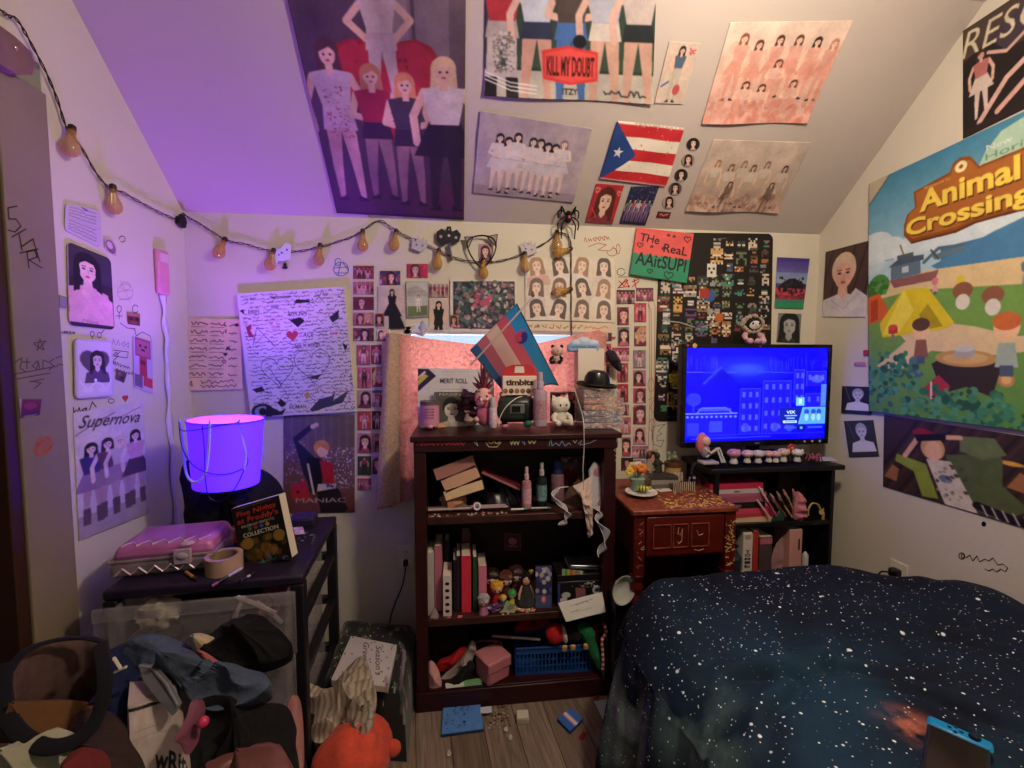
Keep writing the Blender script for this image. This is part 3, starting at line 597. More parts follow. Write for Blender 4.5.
c.poly([(.33,.42),(.5,.44),(.56,.48),(.52,.8),(.36,.78)],'15141c').poly([(.5,.46),(.68,.48),(.72,.72),(.56,.7)],'b0242c').poly([(.48,.7),(.72,.7),(.74,.78),(.46,.8)],'c8bcb8').poly([(.46,.78),(.76,.74),(.9,.96),(.84,1),(.52,1)],'201a24').line([(.34,.5),(.42,.8)],.03,'d8c8b0').scrib(.6,.72,.1,.04,'2a2428',.012)
c.text('MANIAC',.52,.865,.05,'c8b0b0',w=.7)
c.soft(1.5,.05)
sheet('singer_poster','poster of a blond performer raising one arm, below the doodled canvas','poster','B',[(284,415),(355,415),(355,512),(284,513)],c,m=GLOSS)

# --- photo cards on the back wall
rc = random.Random(21)
PINK = ['a8445c','8c3248','c0607a','7a3048','b06a80','94506a','6a3a50','c88a98','8a2a3c','4a2a3a']
ORD = ['topmost','second','third','fourth','fifth','sixth','seventh','eighth','ninth','tenth','eleventh']
def card(x0,y0,x1,y1,kind,bg,label,group=None,tilt=0,off=.003):
    w_,h_ = x1-x0,y1-y0; c = Cv(max(14,int(w_*1.7)),max(14,int(h_*1.7)),bg); L_ = [rc.choice(PINK),rc.choice(['2a1a22','3a1c26','5a2a34'])]
    sk = rc.choice(['e8c0b0','e0a8a0','dcb0b0'])
    if kind == 0: c.bust(rc.uniform(.4,.6),.42,.45 if h_ > w_ else .6,sk,L_[1],L_[0],lips='b03a4a').speck(6,[L_[0]],.03,.08,al=.4)
    elif kind == 1:
        for i in range(5): c.person(.1+.2*i,.12,1.1,sk,L_[1],rc.choice(PINK),rc.choice(['c8a0a8','3a2430','8a4a5c']),wd=1.0)
    elif kind == 2: c.person(.5,.08,.9,sk,L_[1],L_[0],rc.choice(['2a1c24','d8b8bc']),wd=1.3).speck(8,PINK,.02,.06,al=.35)
    elif kind == 3: c.bust(.34,.45,.5,sk,L_[1],L_[0]).bust(.7,.4,.5,sk,'c89a70',rc.choice(PINK))
    elif kind == 4: c.speck(40,PINK+['e8c8cc','2a1a22'],.04,.13,al=.8).bust(.55,.45,.55,sk,L_[1],L_[0])
    d = tilt*(y1-y0)
    c.soft(1,.12)
    return sheet('photo_card',label,'photo card','B',[(x0-d,y0),(x1-d,y0+tilt*w_),(x1,y1+tilt*w_),(x0,y1)],c,off=off,th=.0008,group=group)
G = 'photo cards in the strip left of the towel'
for i,(y0,k,d) in enumerate(((266,1,'dark pink card of performers'),(281.5,1,'rose card of a standing group'),(297,0,'maroon card with a dark-haired portrait'),(312.5,3,'pink card with two faces'),(328,4,'dark swirling pink card'))):
    card(353.5,y0,374,y0+13,k,['7a2a3c','b86a84','6a2438','b0607a','5a2a40'][i],f'{d}, {ORD[i]} down the strip right of the canvas',G)
for i,(y0,y1,a_,b_) in enumerate(((345,365,2,2),(367,388,2,3),(390,408,0,1),(411,430,2,2),(433,453,0,2),(456,475,2,0),(478,490,1,1))):
    x = 357+(i > 0)*.8; x1 = x+13.5
    card(x,y0,x1,y1,a_,['a85068','b8607a','a888a0','a83a4a','c07a8c','2c3c3a','b0485e'][i],f'{["rose", "pink", "mauve", "red", "pale pink", "dark green", "wide magenta"][i]} card, {ORD[i]} down the left column beneath the wide cards',G)
    if i < 6: card(x1+1,y0,x1+11,y1-1,b_,['7a2a44','c0506a','3a5a8a','30242e','b87a92','c08a98'][i],f'{["maroon", "crimson", "blue and pink", "black", "lilac pink", "faded pink"][i]} card half tucked behind the towel edge, {ORD[i]} down',G)
G = 'prints above the towel'
card(380,271,400.5,285,4,'1e3a7a','small blue card above the woman in a long black dress',G)
c = Cv(52,76,'c9b8ac'); c.line([(0,.2),(.3,.24),(.9,.3)],.012,'a89488').line([(.6,.26),(1,.4)],.01,'a89488').person(.52,.08,.9,'dcb8a4','1a1214','14121a','14121a',skirt=2,wd=1.1).poly([(.4,.45),(.62,.42),(.98,.97),(.45,.99)],'14121a')
c.soft(1.5,.05)
sheet('photo_print','print of a woman in a long black dress, above the left end of the towel','photo print','B',[(378,286),(405,286),(406,330),(378,329)],c,group=G)
card(376,313.5,384.5,326.5,0,'a04a44','tiny red card stuck at the bottom left of the black-dress print',off=.006)
card(377,329.5,390,341,3,'d8d4dc','small white card with sketched faces at the towel top left corner',off=.004)
card(407,264,428,278,0,'b82a50','small bright pink card above the framed garden picture',G)
c = Cv(50,78,'d8d0c8'); c.rect(.06,.05,.94,.96,'bcc0b4').poly([(.06,.2),(.5,.12),(.94,.3),(.94,.4),(.06,.42)],'a8a498').rect(.06,.68,.94,.96,'6a7a48').line([(.1,.3),(.9,.26)],.02,'8a7a6a').person(.55,.38,.5,'e8ccb8','6a4a3a','e8e0dc','e0d8d4',skirt=1,wd=1.2).rect(.0,0,1,.025,'8a8478').rect(0,.975,1,1,'8a8478').rect(0,0,.035,1,'8a8478').rect(.965,0,1,1,'8a8478')
c.soft(1.5,.05)
sheet('garden_picture','small white-framed picture of a garden with green lawn','picture','B',[(406,282),(428.5,282),(428.5,317),(407,318)],c,off=.005,th=.004)
card(429,283,448.5,297.5,1,'c8bab4','pale wide card with three dark-haired people over the black-shirt print',G)
c = Cv(38,58,'cdbab2'); c.person(.5,.08,1.5,'e0b8a4','1a1214','17141a','17141a',arms=1,wd=1.1); sheet('photo_print','print of a person in a black shirt beside the garden picture','photo print','B',[(429,299),(448.5,299),(448,330),(429,330)],c,group=G)
c = Cv(130,105,'d8cdc0'); c.rect(.05,.04,.97,.95,'27323a').speck(420,['4a6a5a','8a5a6a','c0a8a8','39505c','6a4a5c','1c262c','a06a70','5a7a70','d0c0b8','3a3448'],.012,.04,(.08,.06,.94,.92),.85).speck(10,['b04a6a','c0586c'],.03,.05,(.3,.15,.6,.5))
c.soft(1.5,.05)
sheet('flower_picture','dark crowded floral picture in a pale border, centre of the back wall','picture','B',[(450,280),(516,280),(517,332),(450,331)],c,off=.004,th=.004)
card(450.5,315,458.5,327.5,0,'b07a70','tiny portrait card on the lower left corner of the dark floral picture',off=.011)
def faces(n,cols,rows,nm):
    c = Cv(int(47*2.4),int(63*2.4),'d9cbba'); c.mottle(.03); c.line([(.5,0),(.5,1)],.006,'c8b8a6')
    for j in range(rows):
        for i in range(cols): c.bust((i+.5)/cols,(j+.4)/rows,.2,'e8c8b4',rc.choice(['4a3430','5a4036','8a6248','2a2022']),rc.choice(['dcd4d0','d0c0b8','c89a90']),long=.75,tilt=rc.uniform(-.3,.3))
    return c
sheet('portrait_poster','pale poster of six portraits, left of the pair behind the hanging bulbs','poster','B',[(525,258),(570,257),(570,321),(525,320)],faces(0,2,3,'').soft(1,.04,'d9cbba',.3),curl=wavy(.004),group='pair of portrait posters')
sheet('portrait_poster','pale poster of portraits, right of the pair beside the red pen doodle','poster','B',[(571,257),(614,259),(614,323),(571,321)],faces(1,2,3,'').soft(1,.04,'d9cbba',.3),curl=wavy(.004),group='pair of portrait posters')
c = Cv(190,22,'d6c3a8'); rr = random.Random(3)
for i in range(9): c.scrib(.03+i*.075,.5,.05,.5,['6a4a3a','8a5a4a','3a3030','7a6a5a'][i % 4],.006,7)
c.scrib(.7,.5,.25,.5,'b0403a',.006,16)
sheet('paper_banner','narrow strip of doodled paper with red writing above the window','banner','B',[(517,321.5),(612,323),(612,333),(517,330)],c)
# right-hand strips
G = 'photo cards in the strips right of the towel'
A = [(616.5,290,634.5,304,1),(617,307,628.5,325,4),(617.5,327,629,346,0),(612,347.5,629,361,1),(617,363,628,382,2),(617,384,628,402,2),(614,404,629,415,0),(621,417,630.5,434,2),(622,437,630.5,456,0)]
B = [(636,288,653,301,1),(634,303,646,322,2),(634,326,646,346,3),(633,350,645.5,368,2),(633,370,645.5,386,0),(633,388,645.5,403,4),(633,405,645.5,424,4),(633,427,645.5,444,0)]
for i,q in enumerate(A): card(*q,['3a2a34','c05a6c','8a7a84','a83a58','b0485c','a02a3c','b08a94','c06a7a','9a5a70'][i],f'{["dark group", "pink floral", "grey portrait", "wide magenta group", "pink figure", "red figure", "faded wide", "rose figure", "mauve portrait"][i]} photo card, {ORD[i]} in the strip just right of the hat',G)
for i,q in enumerate(B): card(*q,['5a3444','b84a5c','a05a68','8a7a88','b0708c','c0405a','a82a40','d0a0a0'][i],f'{["dark wide group", "red and white", "brown-haired couple", "grey doll-like", "lilac portrait", "crimson swirl", "bright red", "pale portrait"][i]} photo card, {ORD[i]} in the strip beside the red outline doodle',G)
G = 'photo cards beside the small desk'
card(632,445.5,648.5,458,1,'a87a98','mauve wide group card above the desk figurines',G); card(621,457.5,633,470,0,'2a2228','black and white portrait card beside the bookcase corner',G,off=.004); card(634,459.5,645,471,0,'9a7a98','lilac portrait card behind the flower pot',G); card(646,449,657,470,0,'b89a84','beige portrait card above the glass jar',G,off=.006)
card(600,323,611.5,341,2,'4a3038','dark card with a black-haired figure above the white box',G); card(598,343.5,611,362,0,'a8485c','rose card right of the blue lettered cloud',G); card(602,364,613,377,2,'a89aa4','greyish card directly above the black hat',G)
c = Cv(10,10,'c03a44')
m_ = MB(); HT = [(16*sin(t)**3,13*cos(t)-5*cos(2*t)-2*cos(3*t)-cos(4*t)) for t in [2*pi*i/22 for i in range(22)]]
p = PY(613.5,338,WY); m_.at(T(p.x,p.y-.002,p.z) @ RX(R(90))).prism([(x*.0006,y*.0006) for x,y in HT],-.0012,.0012)
single(m_,'heart_sticker',mat('red_sticker','b83038',.5),'small red heart sticker between the card strips','sticker')
# the red and green sign
c = Cv(130,115,'de5a58'); c.rect(0,.52,1,1,'2f8a68'); c.mottle(.06)
for i in range(9): c.line([(i*.12,.5),(i*.12+.1,.54)],.03,'de5a58')
for t_,u,v,h,w_,rt in (('THe',.25,.2,.17,.34,.08),('ReaL',.72,.36,.18,.42,.05),('AAitSUPI',.5,.64,.27,.88,.03)): c.text(t_,u,v,h,'1c1418',w=w_,rot=rt,bold=.012)
for u,v,r_ in ((.9,.13,.06),(.1,.36,.05),(.33,.87,.045),(.66,.9,.08)): c.heart(u,v,r_,'1c1418',.014)
for u,v in ((.56,.09),(.3,.36),(.5,.37),(.66,.1)): c.line([(u-.03,v),(u+.03,v),(u-.02,v+.03),(u,v-.03),(u+.02,v+.03)],.01,'1c1418')
sheet('handmade_sign','hand-lettered red and green canvas sign over the corner of the black poster','sign','B',[(635,229),(691,235),(684,284),(628,275)],c,off=.014,th=.012,m=PRINT)
# black pixel-figure poster
c = Cv(250,380,'17120f'); rr = random.Random(11)
PAL = ['8a6a4a','b88a5a','6a7a5a','4a5a7a','c8b8a8','7a3a34','4a7a5a','5a4a3a','9a9a98','3a4a44','a86a3a','6a4a7a','7a8a90','d0a060','4a8a7a']
def sprite(u,v,cw,nx,ny,pal):
    ch = cw*nx/nx/c.ar
    for j in range(ny):
        row = [rr.random() for _ in range((nx+1)//2)]; cc = rr.choice(pal)
        for i in range(nx):
            if row[min(i,nx-1-i)] < .78: c.rect(u+(i-nx/2)*cw,v+(j-ny/2)*ch,u+(i+1-nx/2)*cw,v+(j+1-ny/2)*ch,cc if rr.random() < .75 else rr.choice(pal))
for j in range(15):
    for i in range(9):
        u,v = .07+i*.107+rr.uniform(-.015,.015),.06+j*.062+rr.uniform(-.008,.008)
        if (u < .5 and v < .2) or (u > .3 and v > .56): continue
        big = rr.random() < .4; base = rr.choice(PAL); pal = [base,base,rr.choice(PAL),'2a2624' if rr.random() < .4 else 'e0d0c0']
        sprite(u,v,.0155 if big else .013,rr.choice([4,5,6,7]),rr.choice([6,8,9] if big else [3,4,5]),pal)
c.rect(.42,.16,.5,.23,'d8d4cc'); 
for a_,b_ in ((.43,.18),(.47,.18),(.45,.2)): c.rect(a_,b_,a_+.018,b_+.012,'201a18')
sprite(.34,.9,.012,6,9,['c8a83a','e0c84a']); sprite(.14,.88,.014,5,9,['a8845a','8a6a44']); sprite(.16,.78,.014,6,8,['d0b83a','8a7a2a'])
c.poly([(.22,.56),(.36,.62),(.3,.7),(.16,.7)],'3c4654').line([(.05,.46),(.2,.47),(.36,.5),(.55,.46)],.009,'a8a4a0').line([(.1,.49),(.5,.5)],.006,'4a4a48').scrib(.48,.03,.1,.014,'6a625c',.006,9).scrib(.12,.975,.25,.005,'8a827c',.004,20)
c.ell(.45,.33,.045,.03,'3a5a9a').rect(.5,.42,.57,.46,'c0642a').rect(.36,.29,.44,.34,'a8382a')
sheet('pixel_poster','tall black poster with rounded corners, rows of tiny pixel figures, behind the television','poster','B',[(659,232.5),(772.5,234),(769,422),(653.5,421)],c,off=.003,round_=.03,m=GLOSS)
c = Cv(70,105,'4a3a7a'); c.grad('3d2c7c','6a6aa8',0,.35).grad('7a86b8','8aa0b0',.3,.5).line([(0,.12),(1,.1)],.05,'5a3aa0').poly([(.05,.6),(.2,.5),(.4,.42),(.6,.4),(.8,.48),(.95,.55),(.9,.7),(.1,.7)],'16161e').rect(0,.6,1,.74,'b83a4c').rect(0,.74,1,.88,'8a2c3c').rect(0,.82,1,.92,'3a7a66').rect(0,.9,1,1,'2a8a5a').speck(50,['16161e','2a2434'],.02,.06,(.1,.4,.9,.68)).speck(30,['c04a5c','1a1a22'],.02,.05,(0,.62,1,.8),.6)
c.soft(1.5,.05)
sheet('small_painting','narrow sunset painting in purple, red and green right of the pixel poster','painting','B',[(776.5,257.5),(808.5,259),(802,309),(774,308)],c,off=.004,th=.004)
c = Cv(50,60,'7a7474'); c.bust(.5,.42,.62,'a8a0a0','1c1818','3a3434',long=1.3,lips='6a6060'); c.a[:] = c.a.mean(2,keepdims=True)
c.soft(1.5,.05)
sheet('photo_print','black and white close-up portrait print right of the television top','photo print','B',[(778,313),(801,314),(799,343),(776,342)],c)

# --- right wall
c = Cv(95,130,'4a3530')
for i in range(7): c.line([(-.2+i*.25,1),(.2+i*.25,0)],.03,'2e2020')
c.bust(.46,.38,.42,'d9a894','d0b49c','c9c0c4',short=True).poly([(.15,.72),(.5,.8),(.75,.6),(1,.72),(1,1),(.12,1)],'cdc4ca').line([(.2,.75),(.5,.88),(.8,.68)],.012,'a8a0a8')
c.soft(1.5,.05)
sheet('singer_poster','poster of a blond man in a white hood on the right wall near the corner','poster','R',[(826.5,252),(872,240),(866,317),(823,317)],c,m=GLOSS)
for (px,lab,bg) in (([(843,386),(873,387),(872,415),(842,413)],'blue-lit print of a man touching his chin, upper of two below the blond man','23232f'),([(845,421),(874,420),(880,456),(850,457)],'tilted print of a seated man in white, lower of two beside the dark poster','35323c')):
    c = Cv(56,66,bg); c.line([(.1,.0),(.3,.5)],.05,'4a4858').bust(.55,.32,.34,'c8c0cc','a8a0b0','d8d0dc',short=True); c.a[:] = c.a*.4+c.a.mean(2,keepdims=True)*.6
    sheet('photo_print',lab,'photo print','R',px,c)
# large game poster
c = Cv(270,390,'7ab0cc',1.32*1.35); c.ar = 1.62
c.grad('3f7f9e','9ac4d4',0,.34)
for u,v,r in ((.05,.28,.12),(.15,.31,.1),(.3,.34,.13),(.0,.35,.12),(.75,.31,.12),(.9,.3,.14),(.5,.35,.1),(.62,.33,.08)): c.ell(u,v,r,r*.45,'d3dfe2',.9)
c.rect(0,.36,1,.44,'bcd2da',.8).rect(.45,.36,1,.47,'3f78a4').poly([(.4,.42),(.7,.35),(1,.3),(1,.47),(.5,.47)],'4a80a8')
c.poly([(0,.45),(.3,.43),(1,.46),(1,.58),(0,.6)],'d9c08c').poly([(0,.52),(.3,.5),(1,.55),(1,1),(0,1)],'6f9a4a').grad('759c46','4c8038',.6,1,.6)
c.poly([(.06,.8),(.25,.7),(.2,.66),(.42,.63),(.62,.66),(.8,.7),(1,.7),(1,.74),(.7,.76),(.4,.74),(.18,.83)],'d8bf94')
c.ell(.08,.455,.07,.045,'4a8a3e').ell(.05,.47,.06,.035,'3c7a34').speck(30,['5a9a48','3a7030'],.01,.02,(0,.43,.13,.49))
c.poly([(.16,.385),(.34,.38),(.34,.44),(.16,.445)],'5f7486').poly([(.14,.39),(.22,.36),(.36,.37),(.36,.39)],'46586a').rect(.23,.4,.27,.425,'b8c4cc').rect(.2,.35,.3,.365,'4e5a60').line([(.24,.35),(.22,.31)],.01,'7a7468').poly([(.15,.445),(.44,.44),(.42,.475),(.18,.478)],'8a5a58').line([(.36,.40),(.44,.36),(.56,.37)],.02,'4f6a78').poly([(.4,.38),(.58,.37),(.57,.39),(.42,.4)],'5d7888').line([(.44,.4),(.4,.36)],.01,'3f525c')
c.poly([(.0,.5),(.08,.49),(.14,.56),(.13,.6),(.0,.62)],'d2602e').poly([(.02,.52),(.07,.51),(.07,.6),(.02,.61)],'a84420')
c.poly([(.24,.49),(.38,.5),(.52,.64),(.48,.66),(.1,.68),(.08,.62)],'d8c226').poly([(.24,.49),(.3,.58),(.2,.67),(.1,.67)],'e8d84a').poly([(.33,.6),(.38,.56),(.46,.65),(.36,.66)],'a89418')
c.rect(.14,.64,.2,.665,'b8342c').rect(.16,.665,.18,.7,'8a7a68').ell(.17,.64,.03,.012,'d04a3c')
c.poly([(.4,.79),(.5,.75),(.68,.76),(.74,.8),(.7,.9),(.58,.87),(.46,.9)],'33281f').ell(.57,.77,.15,.03,'b8905a',rot=.05).ell(.57,.77,.11,.02,'cda66c').rect(.52,.735,.62,.765,'a8a8a4').ell(.57,.735,.05,.012,'c8c8c4')
c.poly([(.83,.93),(1,.82),(1,.95),(.88,.97)],'6d5238').poly([(.85,.935),(1,.84),(1,.86),(.87,.95)],'c8b498').ell(.76,.84,.035,.024,'c08a52').ell(.76,.84,.022,.015,'dcb078')
c.rect(.27,.78,.33,.82,'3f5560').ell(.3,.78,.03,.02,'54707c').ell(.3,.83,.055,.015,'4a6470').poly([(.36,.88),(.44,.83),(.5,.87),(.48,.92),(.38,.93)],'a8343a').line([(.4,.86),(.4,.92)],.012,'d8c8c4')
for u,v,r in ((.12,.8,.13),(.22,.86,.14),(.05,.87,.12),(.5,.94,.13),(.62,.95,.12),(.36,.96,.13),(.15,.94,.15),(.75,.97,.1)): c.speck(34,['2f6a52','3f8260','51936c','28583f'],.012,.024,(u-r,v-r*.5,u+r,v+r*.5))
# generic folk standing about the camp (not characters)
for u,v,h,t_,hr in ((.34,.62,.17,'8a5a48','5a4030'),(.76,.63,.2,'9fb0a4','c86a34'),(.55,.48,.07,'d8cc5a','d8c03a'),(.42,.47,.06,'d89aa0','d07a84'),(.84,.47,.08,'8a98a8','6a7480')): c.ell(u,v+h*.2,h*.28,h*.22,'e8bc94' if h > .1 else hr).ell(u,v+h*.1,h*.3,h*.15,hr).poly([(u-h*.17,v+h*.45),(u+h*.17,v+h*.45),(u+h*.25,v+h*.85),(u-h*.25,v+h*.85)],t_).rect(u-h*.14,v+h*.82,u+h*.14,v+h,'4a5a70')
for u,v in ((.56,.53),(.7,.56),(.88,.52)): c.ell(u,v,.05,.03,'8a5a40').ell(u,v+.04,.035,.028,'d8d4c4')
c.poly([(.64,.115),(.67,.075),(.74,.03),(.85,.015),(1,.02),(1,.115)],'a9c8b0').text('New',.73,.066,.022,'d8e4dc',w=.11).text('Horizons',.83,.095,.024,'5f8a70',w=.32)
W1,W2,W3 = '8a4a18','a8642a','f0cf52'
bd = [(.3,.115),(.42,.103),(.5,.096),(.515,.07),(.55,.058),(.6,.068),(.64,.115),(.83,.112),(1,.12),(1,.29),(.84,.3),(.62,.298),(.52,.312),(.28,.308),(.243,.275),(.243,.235),(.262,.195),(.31,.178)]
c.poly([(u+.008,v+.008) for u,v in bd],'5a2c10').poly(bd,W1).poly([(.6+(u-.6)*.96,.2+(v-.2)*.9) for u,v in bd],W2)
c.ell(.556,.092,.03,.02,'f0e0a8').ell(.556,.092,.01,.007,W1)
c.text('Welcome to',.43,.117,.011,'e8c890',w=.14)
for dx,dy,cc in ((.006,.006,'5a2c10'),(0,0,W3)):
    c.text('Animal',.575+dx,.163+dy,.078,cc,w=.48,bold=.035).text('Crossing',.56+dx,.25+dy,.062,cc,w=.61,bold=.035)
c.poly([(-.01,-.01),(.16,-.01),(-.01,.1)],'b5a88e').line([(.16,0),(0,.1)],.01,'5c6a6c')
AC = [(872,184),(1075,90),(1075,437),(872,411)]
c.soft(1,.03)
sheet('game_poster','large sunny island poster with yellow lettering on a wooden board, on the right wall','poster','R',AC,c,off=.008,th=.004,m=PRINT,curl=wavy(.006,5))
c = Cv(200,125,'3b2a24')
for i in range(11): c.line([(i*.11-.1,1),(i*.11+.25,0)],.02,'2a1d1a'); c.line([(i*.11-.06,1),(i*.11+.29,0)],.012,'4c362c')
for u,v in ((.07,.8),(.62,.6),(.8,.55),(.95,.5)): c.poly([(u-.06,v+.05),(u,v-.14),(u+.05,v-.1),(u+.03,v+.08)],'b87a4a',.8)
c.ell(.76,.33,.06,.025,'d9a040').poly([(.1,.5),(.3,.55),(.38,.95),(.28,.98),(.22,.68),(.09,.6)],'8a9a3a').poly([(.42,.38),(.6,.3),(.55,.15),(.68,.12),(.72,.3),(.72,.6),(.85,.8),(.7,1),(.45,.9)],'54603c').poly([(.5,.3),(.5,.12),(.68,.08),(.74,.25),(.62,.35)],'66744c').poly([(.3,.48),(.45,.45),(.58,.9),(.62,1.1),(.42,1.0)],'cfc4b4').ell(.42,.68,.04,.05,'6a7288').speck(30,['4a4440','a09488'],.006,.014,(.36,.5,.55,.95))
c.line([(.16,.5),(.25,.22),(.5,.14)],.035,'d9a888').ell(.34,.33,.075,.15,'d0a068').ell(.345,.36,.055,.12,'e0b090').ell(.28,.17,.07,.07,'8a2428').poly([(.22,.2),(.42,.12),(.42,.2),(.24,.28)],'1c1616').ell(.97,.78,.13,.2,'a82e2c').ell(.95,.7,.02,.03,'5a1414').line([(.6,.9),(.95,1)],.06,'1c1418')
for i in range(7): c.line([(.62+i*.05,.88),(.65+i*.05,1)],.01,'b8b0b0')
c.soft(1.5,.05)
sheet('singer_poster','dark poster of a performer in a green jacket holding his head, below the island poster','poster','R',[(885,415),(1070,443),(1070,541),(884,486)],c,off=.003,m=GLOSS)
c = Cv(120,150,'1c1516'); c.ar = 1.15
c.poly([(0,0),(1,0),(1,.12),(0,.3)],'4a3a34').poly([(.3,.22),(.7,.1),(1,.1),(1,.4),(.5,.42)],'3f3440').text('RESC',.46,.17,.24,'cfc4a8',w=.86,rot=.06,shear=.25,bold=.0)
c.person(.22,.28,.62,'d0a898','3a2420','b06a68','cbb8b0',skirt=1,wd=1.2).line([(.3,.34),(.5,.42),(.8,.3)],.035,'cfa898').line([(.2,.92),(.5,.65),(1,.45)],.06,'d0a89c').line([(.4,.9),(.75,.72),(1,.6)],.06,'c89c92').rect(0,.93,1,1,'241a1c')
c.soft(1.5,.05)
sheet('group_poster','dark poster with pale slanted capital letters at the upper right corner of the photo','poster','R',[(964,31),(1060,-32),(1060,92),(964,139)],c,m=GLOSS)
for x,y,w_,h_,cl,lab in ((867,353,3,3,'a83a4a','tiny round red sticker beside the island poster'),(861,364,6,2,'c07a90','tiny pink bar sticker beside the island poster')):
    sheet('wall_sticker',lab,'sticker','R',[(x-w_,y-h_),(x+w_,y-h_),(x+w_,y+h_),(x-w_,y+h_)],Cv(8,8,cl),round_=.004,th=.0005)

# --- left wall
c = Cv(76,64,'c4b4c8'); 
for i in range(4): c.scrib(.1,.12+i*.1,.75,.045,'6a5a78',.014,22)
for i in range(4): c.scrib(.1,.58+i*.1,.75,.045,'6a5a78',.014,22)
c.line([(0,.52),(1,.5)],.01,'a898b4').line([(.45,.05),(.6,.1)],.03,'4a3a58')
sheet('lyric_card','small translucent card of handwritten lines under the first two bulbs','card','L',[(64,203),(99,210),(100,248),(63,230)],c,round_=.012,m=GLOSS)
c = Cv(96,170,'2a2026'); c.rect(0,.0,1,.4,'3a3238').bust(.42,.27,.3,'e9c2bd','15101a','d8a0b0',long=2.3).poly([(.15,.56),(.42,.5),(.6,.5),(.98,.62),(.98,.95),(.02,.95),(.03,.62)],'dfa8b8').poly([(.34,.42),(.5,.42),(.56,.56),(.42,.62),(.28,.56)],'e6b8b8').text('Mina',.45,.92,.05,'a07080',w=.35,shear=.3)
c.poly([(0,.0),(.02,0),(.02,1),(0,1)],'b898a8')
c.soft(1.5,.05)
sheet('portrait_card','rounded portrait card of a dark-haired woman with bare shoulders on the left wall','portrait card','L',[(65,241),(109,259),(113,330),(67,325)],c,round_=.018,m=GLOSS,off=.004)
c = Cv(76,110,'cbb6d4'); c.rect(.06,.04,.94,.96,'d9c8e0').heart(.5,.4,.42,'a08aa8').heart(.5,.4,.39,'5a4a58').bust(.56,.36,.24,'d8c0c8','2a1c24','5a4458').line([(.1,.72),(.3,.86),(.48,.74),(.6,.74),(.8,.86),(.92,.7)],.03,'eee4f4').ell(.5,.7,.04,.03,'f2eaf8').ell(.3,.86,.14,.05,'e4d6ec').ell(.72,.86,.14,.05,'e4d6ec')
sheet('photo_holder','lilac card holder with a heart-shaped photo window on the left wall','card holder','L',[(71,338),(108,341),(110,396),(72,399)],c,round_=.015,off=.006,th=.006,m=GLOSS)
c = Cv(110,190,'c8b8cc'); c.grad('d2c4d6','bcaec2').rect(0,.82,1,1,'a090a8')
c.text('Supernova',.52,.1,.1,'2a1c34',w=.86,rot=.08,shear=.4,bold=.005).line([(.02,.18),(.3,.1),(.55,.05)],.008,'2a1c34').line([(.5,.12),(.95,.04)],.006,'2a1c34')
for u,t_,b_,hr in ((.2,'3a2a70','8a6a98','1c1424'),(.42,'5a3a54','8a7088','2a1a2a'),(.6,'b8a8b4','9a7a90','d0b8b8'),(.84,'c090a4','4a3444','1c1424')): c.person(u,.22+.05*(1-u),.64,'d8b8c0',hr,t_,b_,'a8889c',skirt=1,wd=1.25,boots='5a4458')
c.soft(1.5,.05)
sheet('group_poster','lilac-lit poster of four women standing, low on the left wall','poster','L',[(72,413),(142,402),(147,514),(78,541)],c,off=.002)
c = Cv(14,14,'6a3a30'); c.rect(0,0,1,.3,'a06a58').rect(.15,.4,.4,.6,'241418').rect(.6,.4,.85,.6,'241418').rect(.3,.7,.7,.85,'8a5a48')
sheet('pixel_sticker','small brown square pixel sticker on the left wall above the larger red one','sticker','L',[(126,312),(139,314),(139,326),(127,324)],c,th=.0005)
c = Cv(60,170,'bfa6c4'); c.ar = 2.4
for q,cl in (((.1,.0,.9,.36),'8a4a5c'),((.16,.04,.84,.33),'a8606c'),((.3,.36,.7,.72),'a8343c'),((.05,.72,.45,.96),'6a5a68'),((.5,.72,.98,.9),'b83a40'),((.36,.42,.62,.5),'5a2028')): c.rect(*q,cl)
c.rect(.3,.12,.42,.17,'2c1a24').rect(.58,.12,.7,.17,'2c1a24').rect(.4,.2,.6,.24,'2c1a24')
sheet('pixel_sticker','tall red pixel-block sticker on the left wall beside the heart photo holder','sticker','L',[(132,336),(151,342),(152,394),(133,387)],c,th=.0005)
c = Cv(18,16,'5a4438'); c.rect(.2,.2,.5,.5,'8a6a4a').rect(.5,.5,.8,.8,'2a2430')
sheet('pixel_sticker','tilted brown square sticker under the small handwriting on the left wall','sticker','L',[(116,369),(126,373),(123,383),(114,379)],c,th=.0005)
c = Cv(24,26,'c8b0c8'); c.ell(.5,.5,.45,.45,'8a6478').ell(.45,.42,.25,.25,'d0b8c8').line([(.3,.8),(.7,.85)],.08,'5a3a50')
sheet('wall_sticker','small mauve sticker right of the portrait card','sticker','L',[(103,237),(114,242),(116,257),(104,250)],c,th=.0005,round_=.01)
c = Cv(12,12,'8a8290'); sheet('wall_sticker','grey square clip stuck beside the portrait card edge','sticker','L',[(57,295),(64,297),(64,308),(57,307)],c,off=.004,th=.004)
p = PX(125,398,WX0); m_ = MB(); m_.at(T(WX0+.0012,p.y,p.z) @ RZ(R(90)) @ RX(R(90))).prism([(x*.0008,y*.0008) for x,y in HT],-.0008,.0008)
single(m_,'heart_sticker',mat('red_sticker','b83038',.5),'small red heart on the left wall above the group poster','sticker')
c = Cv(40,36,'5a2420'); c.grad('6a2a24','3a1614').ell(.5,.4,.3,.2,'a83a34',.6).poly([(0,0),(.15,0),(0,1)],'b8a898',.7).poly([(.1,.9),(.9,.88),(.7,1),(.2,1)],'b8a898',.6)
f = lambda x,y: PX(x,y,WX0+.012); P_ = [f(18,399),(f(41,399)),f(39,415),f(20,418)]
sheet('tape_sticker','dark red taped photo scrap on the beige door trim','sticker',None,None,c,pts=P_,off=.001,th=.0008,m=GLOSS)
